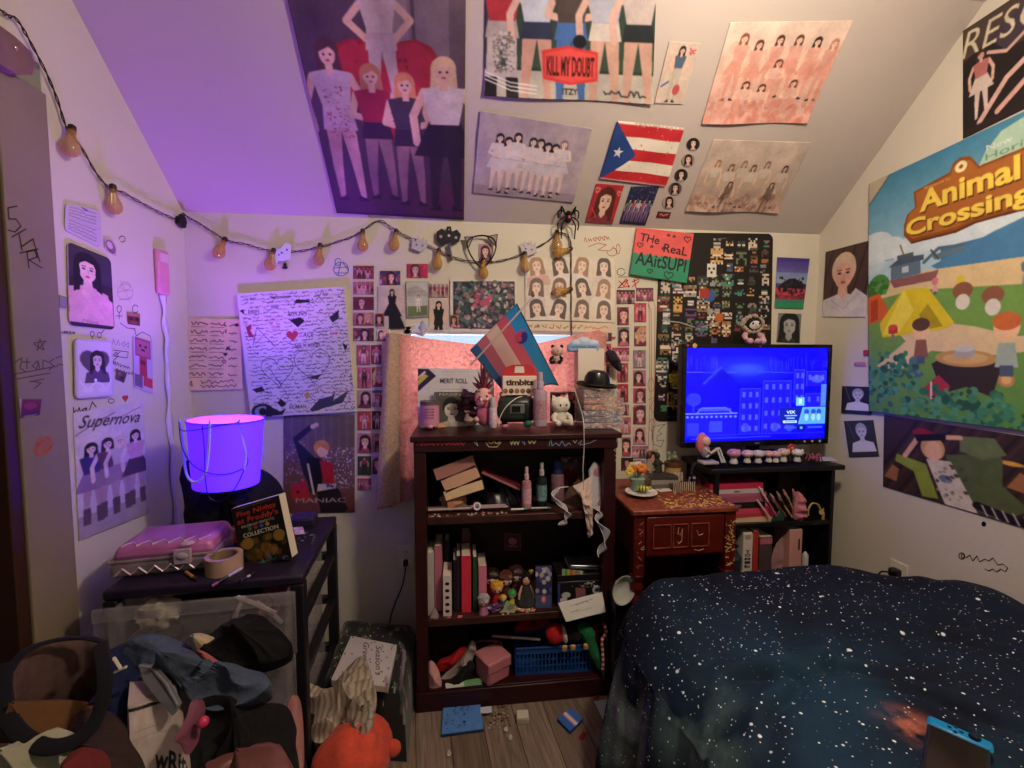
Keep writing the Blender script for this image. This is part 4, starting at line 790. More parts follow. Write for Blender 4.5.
# pink toothbrush-like holder and hanging ribbon
y0 = PX(158,250,WX0); y1 = PX(159,294,WX0)
th_ = thing('pink_pouch_strip','narrow pink plastic strip hanging on the left wall above a white ribbon','strip',(WX0,y0.y,y1.z))
hh = y0.z-y1.z; wd = abs(PX(164,250,WX0).y-PX(153,250,WX0).y)/2
MB().box(.002,.02,-wd,wd,0,hh).build('strip_body',mat('pink_plastic','d88aa4',.35,noise=.08),th_,bevel=.006)
MB().box(.02,.022,-wd*.7,wd*.7,hh*.72,hh*.92).build('strip_tip',mat('pale_pink','e0b4c4',.35),th_,bevel=.002)
rb = MB(); pts = [(161,293),(163,320),(165,345),(166,380),(168,420),(171,470),(175,520),(178,560)]
def ribbon_wall(k): 
    q = [PX(*p_,WX0)+Vector((.006,0,0)) for p_ in pts]; return spline(q,5)
RP = ribbon_wall(0); rr = random.Random(5)
vs = []; wds = [.013+.006*sin(i*1.3)+rr.uniform(-.003,.003) for i in range(len(RP))]
for i,p in enumerate(RP): 
    for s_ in (-1,0,1): vs.append(Vector((p.x+.006*(s_ == 0)+.003*sin(i*.9+s_),p.y+s_*wds[i],p.z)))
rb.add(vs,[(i*3+j,i*3+j+1,i*3+j+4,i*3+j+3) for i in range(len(RP)-1) for j in range(2)])
single(rb,'gauze_ribbon',mat('white_gauze','d8c8dc',.9),'long white gauze ribbon hanging down the left wall beside the corner','ribbon',solid=.001)
# ================================================================ furniture
rr = random.Random(77)
wood = mat('dark_cherry_wood','300d11',.38,noise=.25,ns=14,bump=.08,bs=30)
# ---- bookcase
BX0,BX1,BF,BB,BT = -.172,.626,1.70,1.985,1.094
Z1,Z2,Z3 = PY(517,514.5,BF).z,PY(517,614.5,BF).z,PY(511,684,BF).z
bk = thing('bookcase','dark cherry wooden bookcase with doodled top edge, three crowded shelves, centre of the room','bookcase',(0,0,0))
MB().box(BX0-.012,BX1+.018,BF-.014,BB,BT-.022,BT).build('top_board',wood,bk,bevel=.004)
MB().box(BX0,BX1+.004,BF-.006,BF+.012,BT-.062,BT-.0221).build('front_rail',wood,bk,bevel=.003)
for s_,x0,x1 in ((0,BX0,BX0+.045),(1,BX1-.05,BX1)): MB().box(x0,x1,BF,BB-.008,0,BT-.0225).build('side_panel',wood,bk,bevel=.002)
MB().box(BX0+.002,BX1-.002,BB-.008,BB,.0,BT-.023).build('back_panel',mat('dark_back_board','2a1210',.5,noise=.2),bk,smooth=0)
worn = mat('worn_shelf_wood','3c1e1a',.42,noise=.4,ns=18,bump=.1)
for z in (Z1,Z2): MB().box(BX0+.045,BX1-.05,BF+.002,BB-.008,z-.03,z).build('shelf_board',worn,bk,bevel=.003)
MB().box(BX0+.045,BX1-.05,BF+.002,BB-.008,Z3-.02,Z3).build('bottom_board',wood,bk,bevel=.002)
MB().box(BX0-.004,BX1+.004,BF-.012,BF-.0005,0,Z3).build('base_board',wood,bk,bevel=.004)
m_ = MB()
def pen(strokes,Y,w=.002):
    for st in strokes:
        P = [PY(x,y,Y) for x,y in st]
        for a,b in zip(P[:-1],P[1:]):
            d = (b-a); 
            if d.length < 1e-6: continue
            d.normalize(); q = Vector((d.z,0,-d.x))*w/2; m_.add([a-q-d*w*.3,a+q-d*w*.3,b+q+d*w*.3,b-q+d*w*.3],[(0,1,2,3)])
FY = BF-.0065
m_.color('b03a4a'); pen([[(417+i*2.1,446-(i % 2)*4-rr.random()) for i in range(24)],[(420+i*2.5,441+(i % 2)*4) for i in range(18)]],FY,.0022)
m_.color('d8d0c0'); pen([[(474,442),(478,446),(476,441)],[(486,443),(489,447),(497,447),(501,442)]],FY)
m_.color('e0c860'); pen([arc(491,441.5,2.2,2),arc(497,441.5,2.2,2)],FY,.004)
m_.color('c8c090'); pen([[(510+i*1.6,440+(i % 2)*5) for i in range(7)],[(528+i*2,440+(i % 2)*4) for i in range(5)]],FY,.003)
m_.color('8a86b8'); pen([[(521,440),(525,445),(524,439)]],FY,.003)
m_.color('7aa8c8'); pen([[(549,446),(551,437),(552,446),(556,443),(559,446),(562,441),(565,446),(569,443),(571,445)],[(578,444),(582,440),(580,445),(590,443),(596,440)]],FY,.0022)
m_.color('c8b0a0'); pen([[(573,440),(575,443),(577,440)],arc(619,440,2.2,2.6)],FY,.0022)
pen([[(617,448),(614,450),(618,453),(615,456)],[(617,458),(615,461)]],BF-.0005,.002)
m_.build('pen_marks',VCOL,bk,smooth=0)['kind'] = 'stuff'
# ---- little red desk with turned legs
red = mat('glossy_red_wood','52140f',.28,noise=.3,ns=9,bump=.05); redw = mat('scuffed_red_wood','7c3a28',.4,noise=.5,ns=40)
DZ = .81; dk = thing('side_desk','glossy dark red desk with turned legs and carved drawer between bookcase and bed','desk',(0,0,0))
DX0,DX1,DF,DB = .668,1.082,1.60,2.03
MB().box(DX0-.015,DX1+.008,DF-.012,DB,DZ-.022,DZ).build('top_board',redw,dk,bevel=.006)
MB().box(DX0+.04,DX1-.04,DF+.012,DF+.03,DZ-.20,DZ-.0225).build('apron',red,dk,bevel=.003)
MB().box(DX0+.006,DX0+.02,DF+.05,DB-.05,DZ-.20,DZ-.0225).build('side_panel',red,dk,bevel=.003); MB().box(DX1-.02,DX1-.006,DF+.05,DB-.05,DZ-.20,DZ-.0225).build('side_panel',red,dk,bevel=.003)
MB().box(DX0+.01,DX1-.01,DB-.02,DB-.005,.25,DZ-.0225).build('back_panel',red,dk,bevel=.003)
dr = MB().box(DX0+.045,DX1-.05,DF-.004,DF+.011,DZ-.185,DZ-.03).build('drawer',red,dk,bevel=.004)
m_ = MB()
for x0,x1 in ((.07,.145),(.15,.215),(.225,.30)):
    a_,b_ = DX0+x0,DX0+x1; zt,zb = DZ-.06,DZ-.155
    for q in ((a_,b_,zt-.004,zt),(a_,b_,zb,zb+.004),(a_,a_+.004,zb,zt),(b_-.004,b_,zb,zt)): m_.box(q[0],q[1],DF-.009,DF-.004,q[2],q[3])
m_.build('panel_moulding',redw,dr,bevel=.001)
m_ = MB().color('c8a890'); 
for st in ([(DX0+.175,-.075),(DX0+.172,-.1),(DX0+.182,-.105),(DX0+.19,-.08),(DX0+.188,-.13),(DX0+.175,-.14),(DX0+.172,-.13)],[(DX0+.25,-.09),(DX0+.258,-.11),(DX0+.275,-.105)],[(DX0+.24,-.165),(DX0+.26,-.172),(DX0+.28,-.165)]):
    m_.tube([(x,DF-.0048,DZ+z) for x,z in st],.0012,5)
m_.build('chalk_mark',VCOL,dr)['kind'] = 'stuff'
lp = [(.028,0),(.018,.02),(.024,.05),(.014,.07),(.02,.12),(.026,.2),(.022,.3),(.016,.40),(.024,.43),(.026,.45),(.017,.47),(.024,.485),(.026,.50),(.017,.52),(.027,.535),(.028,.55)]
for (x,y) in ((DX0+.018,DF+.02),(DX1-.022,DF+.02),(DX0+.018,DB-.04),(DX1-.022,DB-.04)):
    l_ = MB().lathe(lp,(x,y,0),14).box(x-.022,x+.022,y-.022,y+.022,.55,DZ-.0225).build('leg',red,dk,bevel=.002)
    if y < 1.8:
        q = MB().color('b89a5c' if x > .9 else '8a5a44'); r2 = random.Random(int(x*100))
        for _ in range(36 if x > .9 else 16):
            X_,Z_ = x+r2.uniform(-.018,.018),r2.uniform(.57,DZ-.05)
            q.tube([(X_,y-.0225,Z_),(X_+r2.uniform(-.01,.01),y-.0225,Z_+r2.uniform(-.014,.014)),(X_+r2.uniform(-.012,.012),y-.0225,Z_+r2.uniform(-.01,.01))],.0016,4)
        q.build('scribbled_paint',VCOL,l_)['kind'] = 'stuff'
q = MB().color('c8a45a'); r2 = random.Random(9)
for _ in range(150):
    X_,Y_ = r2.uniform(DX0+.13,DX1-.01),DF+.0+abs(r2.gauss(.0,.075)); a_ = r2.uniform(0,6.3); L_ = r2.uniform(.006,.014)
    if Y_ > DF+.2: continue
    q.tube([(X_,Y_,DZ+.0004),(X_+L_*cos(a_),Y_+L_*sin(a_),DZ+.0004),(X_+L_*cos(a_+1),Y_+L_*sin(a_+1.2),DZ+.0004)],.0011,4)
q.build('gold_scribble',VCOL,dk)['kind'] = 'stuff'
# ---- black media shelf
blackw = mat('black_laminate','100d12',.35,noise=.2,ns=20)
SZ = .912; SX0,SX1,SF,SB = 1.108,1.682,1.785,2.035
sh = thing('media_shelf','low black shelf unit carrying the television in the right corner','shelf',(0,0,0))
MB().box(SX0-.03,SX1+.03,SF-.02,SB,SZ-.022,SZ).build('top_board',blackw,sh,bevel=.004)
SA = PY(770,523,SF).z; SBZ = .38
for x0,x1 in ((SX0,SX0+.018),(SX1-.018,SX1)): MB().box(x0,x1,SF,SB-.006,0,SZ-.0225).build('side_panel',blackw,sh,bevel=.002)
for z in (SA,SBZ,.06): MB().box(SX0+.018,SX1-.018,SF+.002,SB-.006,z-.02,z).build('shelf_board',blackw,sh,bevel=.002)
MB().box(SX0,SX1,SB-.006,SB,0,SZ-.0225).build('back_panel',mat('black_back','0b090c',.6),sh,smooth=0)
MB().box(SX0+.018,SX1-.018,SF+.01,SF+.028,0,.04).build('plinth',blackw,sh)
# ---- television
c = Cv(250,160,'0f08e8'); B_ = lambda k: (k*.16,k*.10,.62+.38*k)
c.a[:] = (.03,.01,.93); c.ell(.42,.24,.34,.17,'1f38ff',.8,soft=1).ell(.42,.24,.16,.08,'4068ff',.7,soft=1).ell(.4,.5,.6,.4,'0a04d8',.5,soft=1)
r2 = random.Random(5)
for i in range(44): u = r2.uniform(0,.22) if i % 2 else r2.uniform(.58,1); c.line([(u,.12+r2.uniform(-.03,.03)),(u+.002,.12+r2.uniform(.05,.16))],.006,'2a2cff',.6)
c.line([(0,.26),(.35,.265)],.005,'3a44ff').line([(.5,.26),(.75,.27)],.004,'3a44ff')
c.poly([(.24,.22),(.36,.36),(.12,.36)],'0802b8',.8).line([(.13,.38),(.24,.22)],.02,'2e40f0',.7).poly([(.24,.22),(.36,.36),(.3,.4),(.12,.4)],'0602b0',.5)
c.poly([(.0,.7),(.36,.7),(.36,.97),(0,.97)],'1c1cff',.5).line([(.08,.7),(.12,.64),(.28,.64),(.33,.7)],.008,'5a6aff').line([(0,.7),(.36,.7)],.01,'5a6aff').line([(.1,.66),(.31,.66)],.02,'3c50ff',.8)
for i in range(11): c.ell(.02+i*.033,.735,.01,.012,'6a80ff',.8)
c.rect(.17,.78,.26,.9,'3040ff',.8).rect(.02,.8,.1,.93,'2a34ff',.8).ell(.06,.55,.05,.07,'2c3aff',.7).rect(.055,.58,.065,.7,'2c3aff',.7)
for x0,y0,x1,y1 in ((.38,.44,.52,.93),(.54,.36,.74,.93),(.76,.24,.83,.6),(.85,.26,.99,.42),(.85,.5,.98,.68)):
    c.rect(x0,y0,x1,y1,'1a14ff',.8); [c.line(l_,.004,'3848ff',.8) for l_ in ([(x0,y1),(x0,y0),(x1,y0),(x1,y1)],)]
    nx,ny = max(2,int((x1-x0)/.045)),max(1,int((y1-y0)/.12))
    for i in range(nx):
        for j in range(ny): c.rect(x0+.015+i*(x1-x0)/nx,y0+.035+j*(y1-y0)/ny,x0+.035+i*(x1-x0)/nx,y0+.09+j*(y1-y0)/ny,'4a5cff',.7)
for u in (.42,.63,.74): c.ell(u,.86,.03,.05,'3a48ff',.7)
c.ell(.93,.34,.05,.04,'4a60ff',.7).rect(.78,.54,.84,.63,'60a8ff').rect(.8,.56,.82,.61,'a8e0f0').rect(.96,.4,1,.64,'4a78ff',.9)
c.poly([(.665,.65),(1,.65),(1,.84),(.665,.84)],'0c1a9a').poly([(.83,.65),(1,.65),(1,.835),(.8,.835)],'58a0f8').poly([(.84,.655),(.995,.655),(.995,.83),(.81,.83)],'4a90f0')
for u in (.86,.91,.95): c.ell(u,.7,.018,.03,'2040c0').ell(u,.76,.014,.04,'80b8ff')
c.text('VIX',.745,.7,.035,'d0e8ff',w=.065,bold=.02).rect(.7,.735,.79,.745,'90c0ff').rect(.715,.76,.775,.775,'70a0f0').rect(.69,.795,.79,.82,'c0dcff').rect(.7,.801,.78,.813,'5078d0')
c.ell(.825,.875,.03,.035,'060a50').ell(.825,.875,.012,.016,'5088f0').rect(.7,.86,.79,.88,'3058f0',.8).rect(.87,.86,.98,.88,'3058f0',.8).line([(.05,.97),(.6,.96)],.006,'2838ff').line([(0,.93),(1,.93)],.004,'2030f0')
TVY = 1.885
TP = [PY(685.5,347.5,TVY),PY(830,348,TVY),PY(825.5,439.5,TVY),PY(683,440.5,TVY)]
tx0,tx1,tz0,tz1 = (TP[0].x+TP[3].x)/2,(TP[1].x+TP[2].x)/2,(TP[2].z+TP[3].z)/2,(TP[0].z+TP[1].z)/2
tv = thing('television','flat television showing a blue pixel street scene on the black shelf','television',((tx0+tx1)/2,TVY,SZ))
tv.rotation_euler = (0,0,R(1.5)); L0 = Vector(tv.location); hw_,zb_,zt_ = (tx1-tx0)/2,tz0-SZ,tz1-SZ
bz = mat('glossy_black_plastic','0a0a0e',.22); B1 = .016
MB().box(-hw_-B1,hw_+B1,.002,.045,zb_-.026,zt_+B1).build('housing',bz,tv,bevel=.006)
m_ = MB()
for q in ((-hw_-B1,hw_+B1,zt_,zt_+B1),(-hw_-B1,hw_+B1,zb_-.026,zb_),(-hw_-B1,-hw_,zb_-.0,zt_),(hw_,hw_+B1,zb_-.0,zt_)): m_.box(q[0],q[1],-.008,.002,q[2],q[3])
m_.build('bezel',bz,tv,bevel=.002)
sheet('screen',None,None,None,None,c,pts=[(-hw_,.0015,zt_),(hw_,.0015,zt_),(hw_,.0015,zb_),(-hw_,.0015,zb_)],off=.0005,th=.001,m=mat('lit_screen',attr=True,rough=.3,emit='attr',es=1.3),parent=tv)
MB().box(-.03,.03,.01,.03,.012,zb_-.026).build('stand_neck',bz,tv,bevel=.003)
MB().box(-.19,.19,-.06,.1,.0,.014,taper=.9).box(-.14,.14,-.03,.03,.0141,.05,taper=.8).build('stand_base',bz,tv,bevel=.004)
for i,(x,z,cl,nm) in enumerate(((-hw_+.001,zt_+.008,'b8303a','red'),(-hw_+.035,zt_+.008,'d8a860','yellow'),(hw_-.11,zb_-.012,'d898b0','pink'),(hw_-.07,zb_-.012,'d898b0','pink'),(hw_-.03,zb_-.012,'c8c0c8','white'),(.0,zt_+.008,'b8404a','red'))):
    o_ = MB().color(cl).at(T(x,-.0082,z) @ RX(R(90))).lathe([(.006 if i != 1 else .011,0),(.005,.0015)],n=8).build('bezel_sticker',VCOL,tv)
MB().at(T(0,-.0085,zb_-.013)).box(-.012,.012,0,.001,-.003,.003).build('maker_plate',mat('silver','b0b0b8',.3,1),tv,smooth=0)

# ---- bed with galaxy duvet
def galaxy():
    m = bpy.data.materials.new('galaxy_cloth'); m.use_nodes = True; N = m.node_tree.nodes; L = m.node_tree.links; b = N['Principled BSDF']; b.inputs['Roughness'].default_value = .85; b.inputs['Specular IOR Level'].default_value = .2
    tc = N.new('ShaderNodeTexCoord'); src = tc.outputs['Object']
    def noise_(s,d,off=0):
        mp = N.new('ShaderNodeMapping'); mp.inputs['Location'].default_value = (off,off*.6,0); L.new(src,mp.inputs[0])
        n = N.new('ShaderNodeTexNoise'); n.inputs['Scale'].default_value = s; n.inputs['Detail'].default_value = d; L.new(mp.outputs[0],n.inputs[0]); return n.outputs['Fac']
    def rampf(f,stops):
        r = N.new('ShaderNodeValToRGB'); e = r.color_ramp.elements
        while len(e) < len(stops): e.new(.5)
        for k,(p,c_) in zip(e,stops): k.position = p; k.color = (*lin(c_),1)
        L.new(f,r.inputs[0]); return r.outputs[0]
    def mixc(fac,a,bb,mode='MIX'):
        x = N.new('ShaderNodeMix'); x.data_type = 'RGBA'; x.blend_type = mode
        if hasattr(fac,'links') or not isinstance(fac,(int,float)): L.new(fac,x.inputs[0])
        else: x.inputs[0].default_value = fac
        for s_,k in ((a,6),(bb,7)):
            if isinstance(s_,str): x.inputs[k].default_value = (*lin(s_),1)
            else: L.new(s_,x.inputs[k])
        return x.outputs[2]
    base = rampf(noise_(2.2,4,1.7),[(0,'060814'),(.42,'0b101f'),(.58,'0f1a2c'),(.75,'16303f')])
    def patch(c_,rad,col,base,nsc=9,s=1,stretch=(1,1,1)):
        v = N.new('ShaderNodeVectorMath'); v.operation = 'SUBTRACT'; L.new(src,v.inputs[0]); v.inputs[1].default_value = c_
        v2 = N.new('ShaderNodeVectorMath'); v2.operation = 'MULTIPLY'; L.new(v.outputs[0],v2.inputs[0]); v2.inputs[1].default_value = stretch
        l = N.new('ShaderNodeVectorMath'); l.operation = 'LENGTH'; L.new(v2.outputs[0],l.inputs[0])
        r = N.new('ShaderNodeMapRange'); r.inputs[1].default_value = 0; r.inputs[2].default_value = rad; r.inputs[3].default_value = 1; r.inputs[4].default_value = 0; r.interpolation_type = 'SMOOTHSTEP'; L.new(l.outputs[1],r.inputs[0])
        n = noise_(nsc,6,c_[0]); mr = N.new('ShaderNodeMapRange'); mr.inputs[1].default_value = .4; mr.inputs[2].default_value = .62; L.new(n,mr.inputs[0])
        mu = N.new('ShaderNodeMath'); mu.operation = 'MULTIPLY'; L.new(r.outputs[0],mu.inputs[0]); L.new(mr.outputs[0],mu.inputs[1])
        m3 = N.new('ShaderNodeMath'); m3.operation = 'MULTIPLY'; L.new(mu.outputs[0],m3.inputs[0]); m3.inputs[1].default_value = s
        return mixc(m3.outputs[0],base,col)
    for q in NEB: base = patch(*q[:3],base,*q[3:])
    def stars(scale,rad,dens,off):
        mp = N.new('ShaderNodeMapping'); mp.inputs['Location'].default_value = (off,off,off); L.new(src,mp.inputs[0])
        v = N.new('ShaderNodeTexVoronoi'); v.inputs['Scale'].default_value = scale; L.new(mp.outputs[0],v.inputs[0])
        sp = N.new('ShaderNodeSeparateColor'); L.new(v.outputs['Color'],sp.inputs[0])
        g = N.new('ShaderNodeMapRange'); g.inputs[1].default_value = dens; g.inputs[2].default_value = 1; g.inputs[3].default_value = 0; g.inputs[4].default_value = rad; L.new(sp.outputs[0],g.inputs[0])
        d = N.new('ShaderNodeMath'); d.operation = 'SUBTRACT'; L.new(g.outputs[0],d.inputs[0]); L.new(v.outputs['Distance'],d.inputs[1])
        k = N.new('ShaderNodeMapRange'); k.inputs[1].default_value = 0; k.inputs[2].default_value = rad*.3; L.new(d.outputs[0],k.inputs[0]); return k.outputs[0]
    for sc_,rd,dn,of in ((110,.3,.5,1),(48,.24,.62,5),(19,.16,.68,9),(7.5,.10,.55,3)): base = mixc(stars(sc_,rd,dn,of),base,'dfe6ea')
    L.new(base,b.inputs['Base Color']); bp = N.new('ShaderNodeBump'); bp.inputs['Strength'].default_value = .15; bp.inputs['Distance'].default_value = .003; L.new(noise_(60,4),bp.inputs['Height']); L.new(bp.outputs[0],b.inputs['Normal'])
    return m
BZ = .605
neb_o = PZ(908,728,BZ); neb_g = PZ(700,745,.5)
NEB = [(tuple(neb_o),.085,'b8684c',22,1.0),((neb_g.x-.02,neb_g.y,.5),.2,'7a9a90',7,.8),((.50,1.36,.22),.3,'86b0a8',8,1,(1,1.6,1)),((.50,1.2,.3),.22,'8fa89a',7,.95),((.9,.8,.6),.6,'1c4058',4,.6),((.75,1.1,.6),.5,'17354a',5,.35)]
gal = galaxy()
bed = thing('bed','bed under a dark galaxy-print duvet dotted with white stars, lower right','bed',(0,0,0))
MB().box(.62,1.74,-.6,1.46,.10,.50).build('mattress',mat('mattress_cloth','c8c0b8',.9),bed,bevel=.03)
MB().box(.64,1.72,-.58,1.44,.0,.0995).build('bed_base',blackw,bed,bevel=.005)
# duvet: s runs from the floor on the left, over the edge, to the wall on the right; t from the far hem to the near end
def duvet(u,v):
    y = 1.56-2.1*v
    xe = .55+.11*min(1,max(0,(y-1.30)/.24))**1.5+.012*sin(y*9)            # left edge of the bed top
    n1 = mnoise.noise(Vector((u*3,v*5,3)))
    SIDE = .30
    if u < SIDE:                   # hanging side with vertical folds
        k = u/SIDE; z = .02+(BZ-.10-.02)*k
        fold = (.040*sin(v*64+n1*2.0+1.2+k)+.030*(1-abs(sin(v*50+2*k+n1)))**2+.016*sin(v*131+1+k*2))*(1-k)**.4+.02*mnoise.noise(Vector((v*9,k*2,7)))
        x = xe-.075*(1-k)**.7-.015+fold*.8
    else:
        k = (u-SIDE)/(1-SIDE); a = min(1,k/.10)
        x = xe-.02+(WX1-.012-xe+.02)*k
        z = BZ-.10+.10*sin(a*pi/2)
        z += .022*mnoise.noise(Vector((x*2.4,y*2.4,1)))+.012*mnoise.noise(Vector((x*7,y*7,2)))*(a)
        z += .007*sin((x*1.2+y*.8)*26+3*n1)*max(0,mnoise.noise(Vector((x*2,y*2,9))))*2
        z += .02*math.exp(-((x-1.70)/.13)**2)*math.exp(-((y-1.23)/.30)**2)+.03*math.exp(-((x-1.22)/.33)**2-((y-1.5)/.3)**2)
        z -= .24*math.exp(-((x-1.71)/.19)**2-((y-1.58)/.15)**2)
        for (cx_,cy_,an_,ln_,dp_) in ((.80,1.02,.25,.22,.022),(1.0,1.0,-.15,.2,.02),(1.12,.86,-.5,.16,.018),(.72,.92,.9,.15,.02),(1.3,1.15,-.3,.3,.012),(1.5,.95,-.7,.3,.015),(.75,1.3,1.2,.14,.012),(1.45,1.35,.1,.25,.010)):
            lx_ = (x-cx_)*cos(an_)+(y-cy_)*sin(an_); ly_ = -(x-cx_)*sin(an_)+(y-cy_)*cos(an_)+.03*sin(lx_*14)
            z += dp_*(math.exp(-(ly_/.022)**2)-.8*math.exp(-((ly_+.03)/.016)**2))*math.exp(-(lx_/ln_)**2)
    # far end rounds off and hangs down
    e = min(1,max(0,(1.56-y)/.13)); z2 = z*(1-(1-e)**2.2*.8)
    y2 = y+(.03*sin(u*40) if u > SIDE else .0)*(1-e)-.01
    if u > .3 and e < 1: z2 = z-(1-e)**2*.34*min(1,(z/.3))
    return (x,y2,max(.012,z2 if u > SIDE else z*(1-(1-e)**2*.12)))
MB().grid(duvet,210,230).build('duvet',gal,bed,smooth=80,solid=.012)
# creases sewn across the duvet
for pts in ([(707,702),(725,690),(742,685),(760,688),(790,698),(820,703)],[(866,678),(890,700),(905,715),(925,735)],[(820,717),(840,736),(868,766)],[(905,587),(940,584),(970,592),(1000,610),(1023,632)]): pass

# ---- plastic drawer cart
CZ = .75; bp_ = mat('black_cart_plastic','17151b',.45,noise=.1); cl_ = mat('clear_drawer_plastic','b4aab0',.2,alpha=.24)
CW,CD_,crz = .52,.50,R(4)
ct = thing('drawer_cart','black drawer cart with clear plastic drawers, in the back left corner','drawer cart',(-.462,1.345,0),crz)
MB().box(-CW,0,0,CD_,CZ-.03,CZ).build('top_board',mat('cart_top','241c30',.4,noise=.2),ct,bevel=.008)
for x in (-CW,-.035):
    for y in (.0,CD_-.04): MB().box(x,x+.035,y,y+.04,.0,CZ-.0305).build('post',bp_,ct,bevel=.004)
    for z in (.02,.20,.40,.58): MB().box(x+.005,x+.03,.04,CD_-.04,z,z+.03).build('side_rail',bp_,ct,bevel=.003)
for z in (.02,.20,.40,.58): MB().box(-CW+.035,-.035,CD_-.035,CD_-.01,z,z+.03).build('back_rail',bp_,ct,bevel=.003)
MB().box(-CW+.03,-.03,.0,.02,0,.03).build('front_rail',bp_,ct,bevel=.003)
def drawer(z0,z1,out,cols,seed):
    m_ = MB(); x0,x1,y0,y1 = -CW+.04,-.04,-out,CD_-.05-out*.9; t_ = .0025
    m_.box(x0-.03,x1+.03,y0-.006,y0,z0-.01,z1+.005)
    d_ = m_.box(x0,x0+t_,y0,y1,z0,z1-.01).box(x1-t_,x1,y0,y1,z0,z1-.01).box(x0,x1,y1-t_,y1,z0,z1-.01).box(x0,x1,y0,y1,z0,z0+t_).build('drawer',cl_,ct,bevel=.001)
    MB().box(x0-.03,x1+.03,y0-.012,y0-.006,z1-.03,z1+.005).build('drawer_lip',cl_,d_,bevel=.002)
    return x0,x1,y0,y1
drawer(.555,.722,.045,None,1); drawer(.37,.545,.06,None,2); drawer(.19,.36,.03,None,3); drawer(.035,.175,.0,None,4)
CTM = T(-.462,1.345,0) @ RZ(crz)
# things inside the drawers
def lump_in(name,label,cat,c_,r_,col,seed,mt='soft_cloth',amp=.5,rz=0,m=None,group=None):
    m_ = MB().at(CTM @ T(*c_) @ RZ(rz)); m_.ball((0,0,0),r_,26,amp=amp,seed=seed)
    return single(m_,name,m or mat('cloth_'+col,col,.95,noise=.25,ns=35,bump=.5,bs=40,sheen=.03),label,cat,group,smooth=60)
lump_in('folded_shirt','dark grey garment folded inside the top clear drawer','clothing',(-.26,.13,.625),(.17,.12,.05),'2c282c',3)
lump_in('sock_ball','white rolled sock at the left of the top clear drawer','sock',(-.40,.03,.66),(.055,.04,.04),'c8bca8',4)
lump_in('fur_scarf','brown furry scarf bundled at the right of the top clear drawer','scarf',(-.19,.02,.60),(.06,.035,.03),'7a6a5c',5)
m_ = MB().at(CTM)
for a_,b_ in (((-.13,.0,.68),(-.07,.02,.60)),((-.20,.0,.60),(-.16,.0,.70)),((-.18,.0,.70),(-.08,.0,.64))): m_.tube(spline([a_,tuple((Vector(a_)+Vector(b_))/2+Vector((0,-.01,.01))),b_],5),.007,6)
single(m_,'white_strap',mat('strap_cloth','b8a8a8',.8),'white crossed straps in the top clear drawer','strap')
lump_in('pink_garment','pink garment with dark red print at the right end of the top clear drawer','clothing',(-.10,.10,.63),(.05,.07,.055),'8a4a58',6)
lump_in('folded_shirt','dusky garment filling the second clear drawer','clothing',(-.25,.16,.44),(.19,.17,.06),'5a4248',9)
lump_in('folded_shirt','pale garment filling the third clear drawer','clothing',(-.25,.18,.27),(.18,.17,.06),'a8989a',12)
lump_in('folded_shirt','beige garment in the lowest clear drawer','clothing',(-.25,.2,.11),(.18,.17,.055),'98847a',15)
# ================================================================ helpers for small things
def onz(px,Y,z):
    a,b = PY(px,300,Y).z,PY(px,600,Y).z; py = 300+300*(z-a)/(b-a); return PY(px,py,Y)
def pm(n,Y): return n*Y/FOC          # photograph pixels -> metres at depth Y
def softm(col,**k): return mat('cloth_'+col,col,.95,noise=k.get('noise',.2),ns=k.get('ns',30),bump=.4,bs=70,sheen=.04)
def clothm(col): return mat('fabric_'+col,col,.95,noise=.12,ns=12,bump=.9,bs=20,bd=.012)
def plast(col,rough=.4,**k): return mat('plastic_'+col+('' if not k else '_x'),col,rough,**k)
def facing(M_,nrm=None): return M_
def book(label,loc,size,rot,cover,pages='d8cbb8',name='book',spine_txt=None,group=None,front=None):
    """size = (width across, depth, thickness up); lying flat before rot; spine at the -y side"""
    w_,d_,h_ = size; t = thing(name,label,'book',loc,group=group,rot=rot); cv = plast(cover,.5); e = .002
    o = MB().box(-w_/2,w_/2,-d_/2,d_/2,0,e).box(-w_/2,w_/2,-d_/2,d_/2,h_-e,h_).box(-w_/2,w_/2,-d_/2,-d_/2+e,e,h_-e).build('cover',cv,t,smooth=0)
    MB().box(-w_/2+.003,w_/2-.003,-d_/2+e+.0002,d_/2-.003,e+.0002,h_-e-.0002).build('pages',mat('paper_'+pages,pages,.85,noise=.1,ns=200),t,smooth=0)
    return t
def bottle(name,label,cat,p,r,h,col,cap,lab=None,shape=0,labcol='d8c8cc',group=None,alpha=1,sp=True):
    t = thing(name,label,cat,p,group=group); m = plast(col,.18,alpha=alpha) if alpha < 1 else plast(col,.3)
    sh_ = h*.68
    MB().lathe([(r*.85,0),(r,.004),(r,sh_*.9),(r*.85,sh_*.97),(r*.42,sh_),(r*.42,sh_*1.06),(0,sh_*1.06)],n=20).build('bottle_body',m,t)
    if shape == 0: MB().lathe([(r*.5,sh_*1.03),(r*.5,sh_*1.2),(r*.36,sh_*1.22),(r*.36,h-.002),(0,h)],n=14).build('spray_cap',plast(cap,.3),t)
    else: MB().lathe([(r*.75,sh_*1.0),(r*.75,h-.004),(r*.6,h),(0,h)],n=16).build('cap',plast(cap,.3),t)
    MB().lathe([(r*1.02,sh_*.2),(r*1.02,sh_*.72)],n=20).build('label_wrap',mat('label_'+labcol,labcol,.5,noise=.35,ns=120),t)
    return t
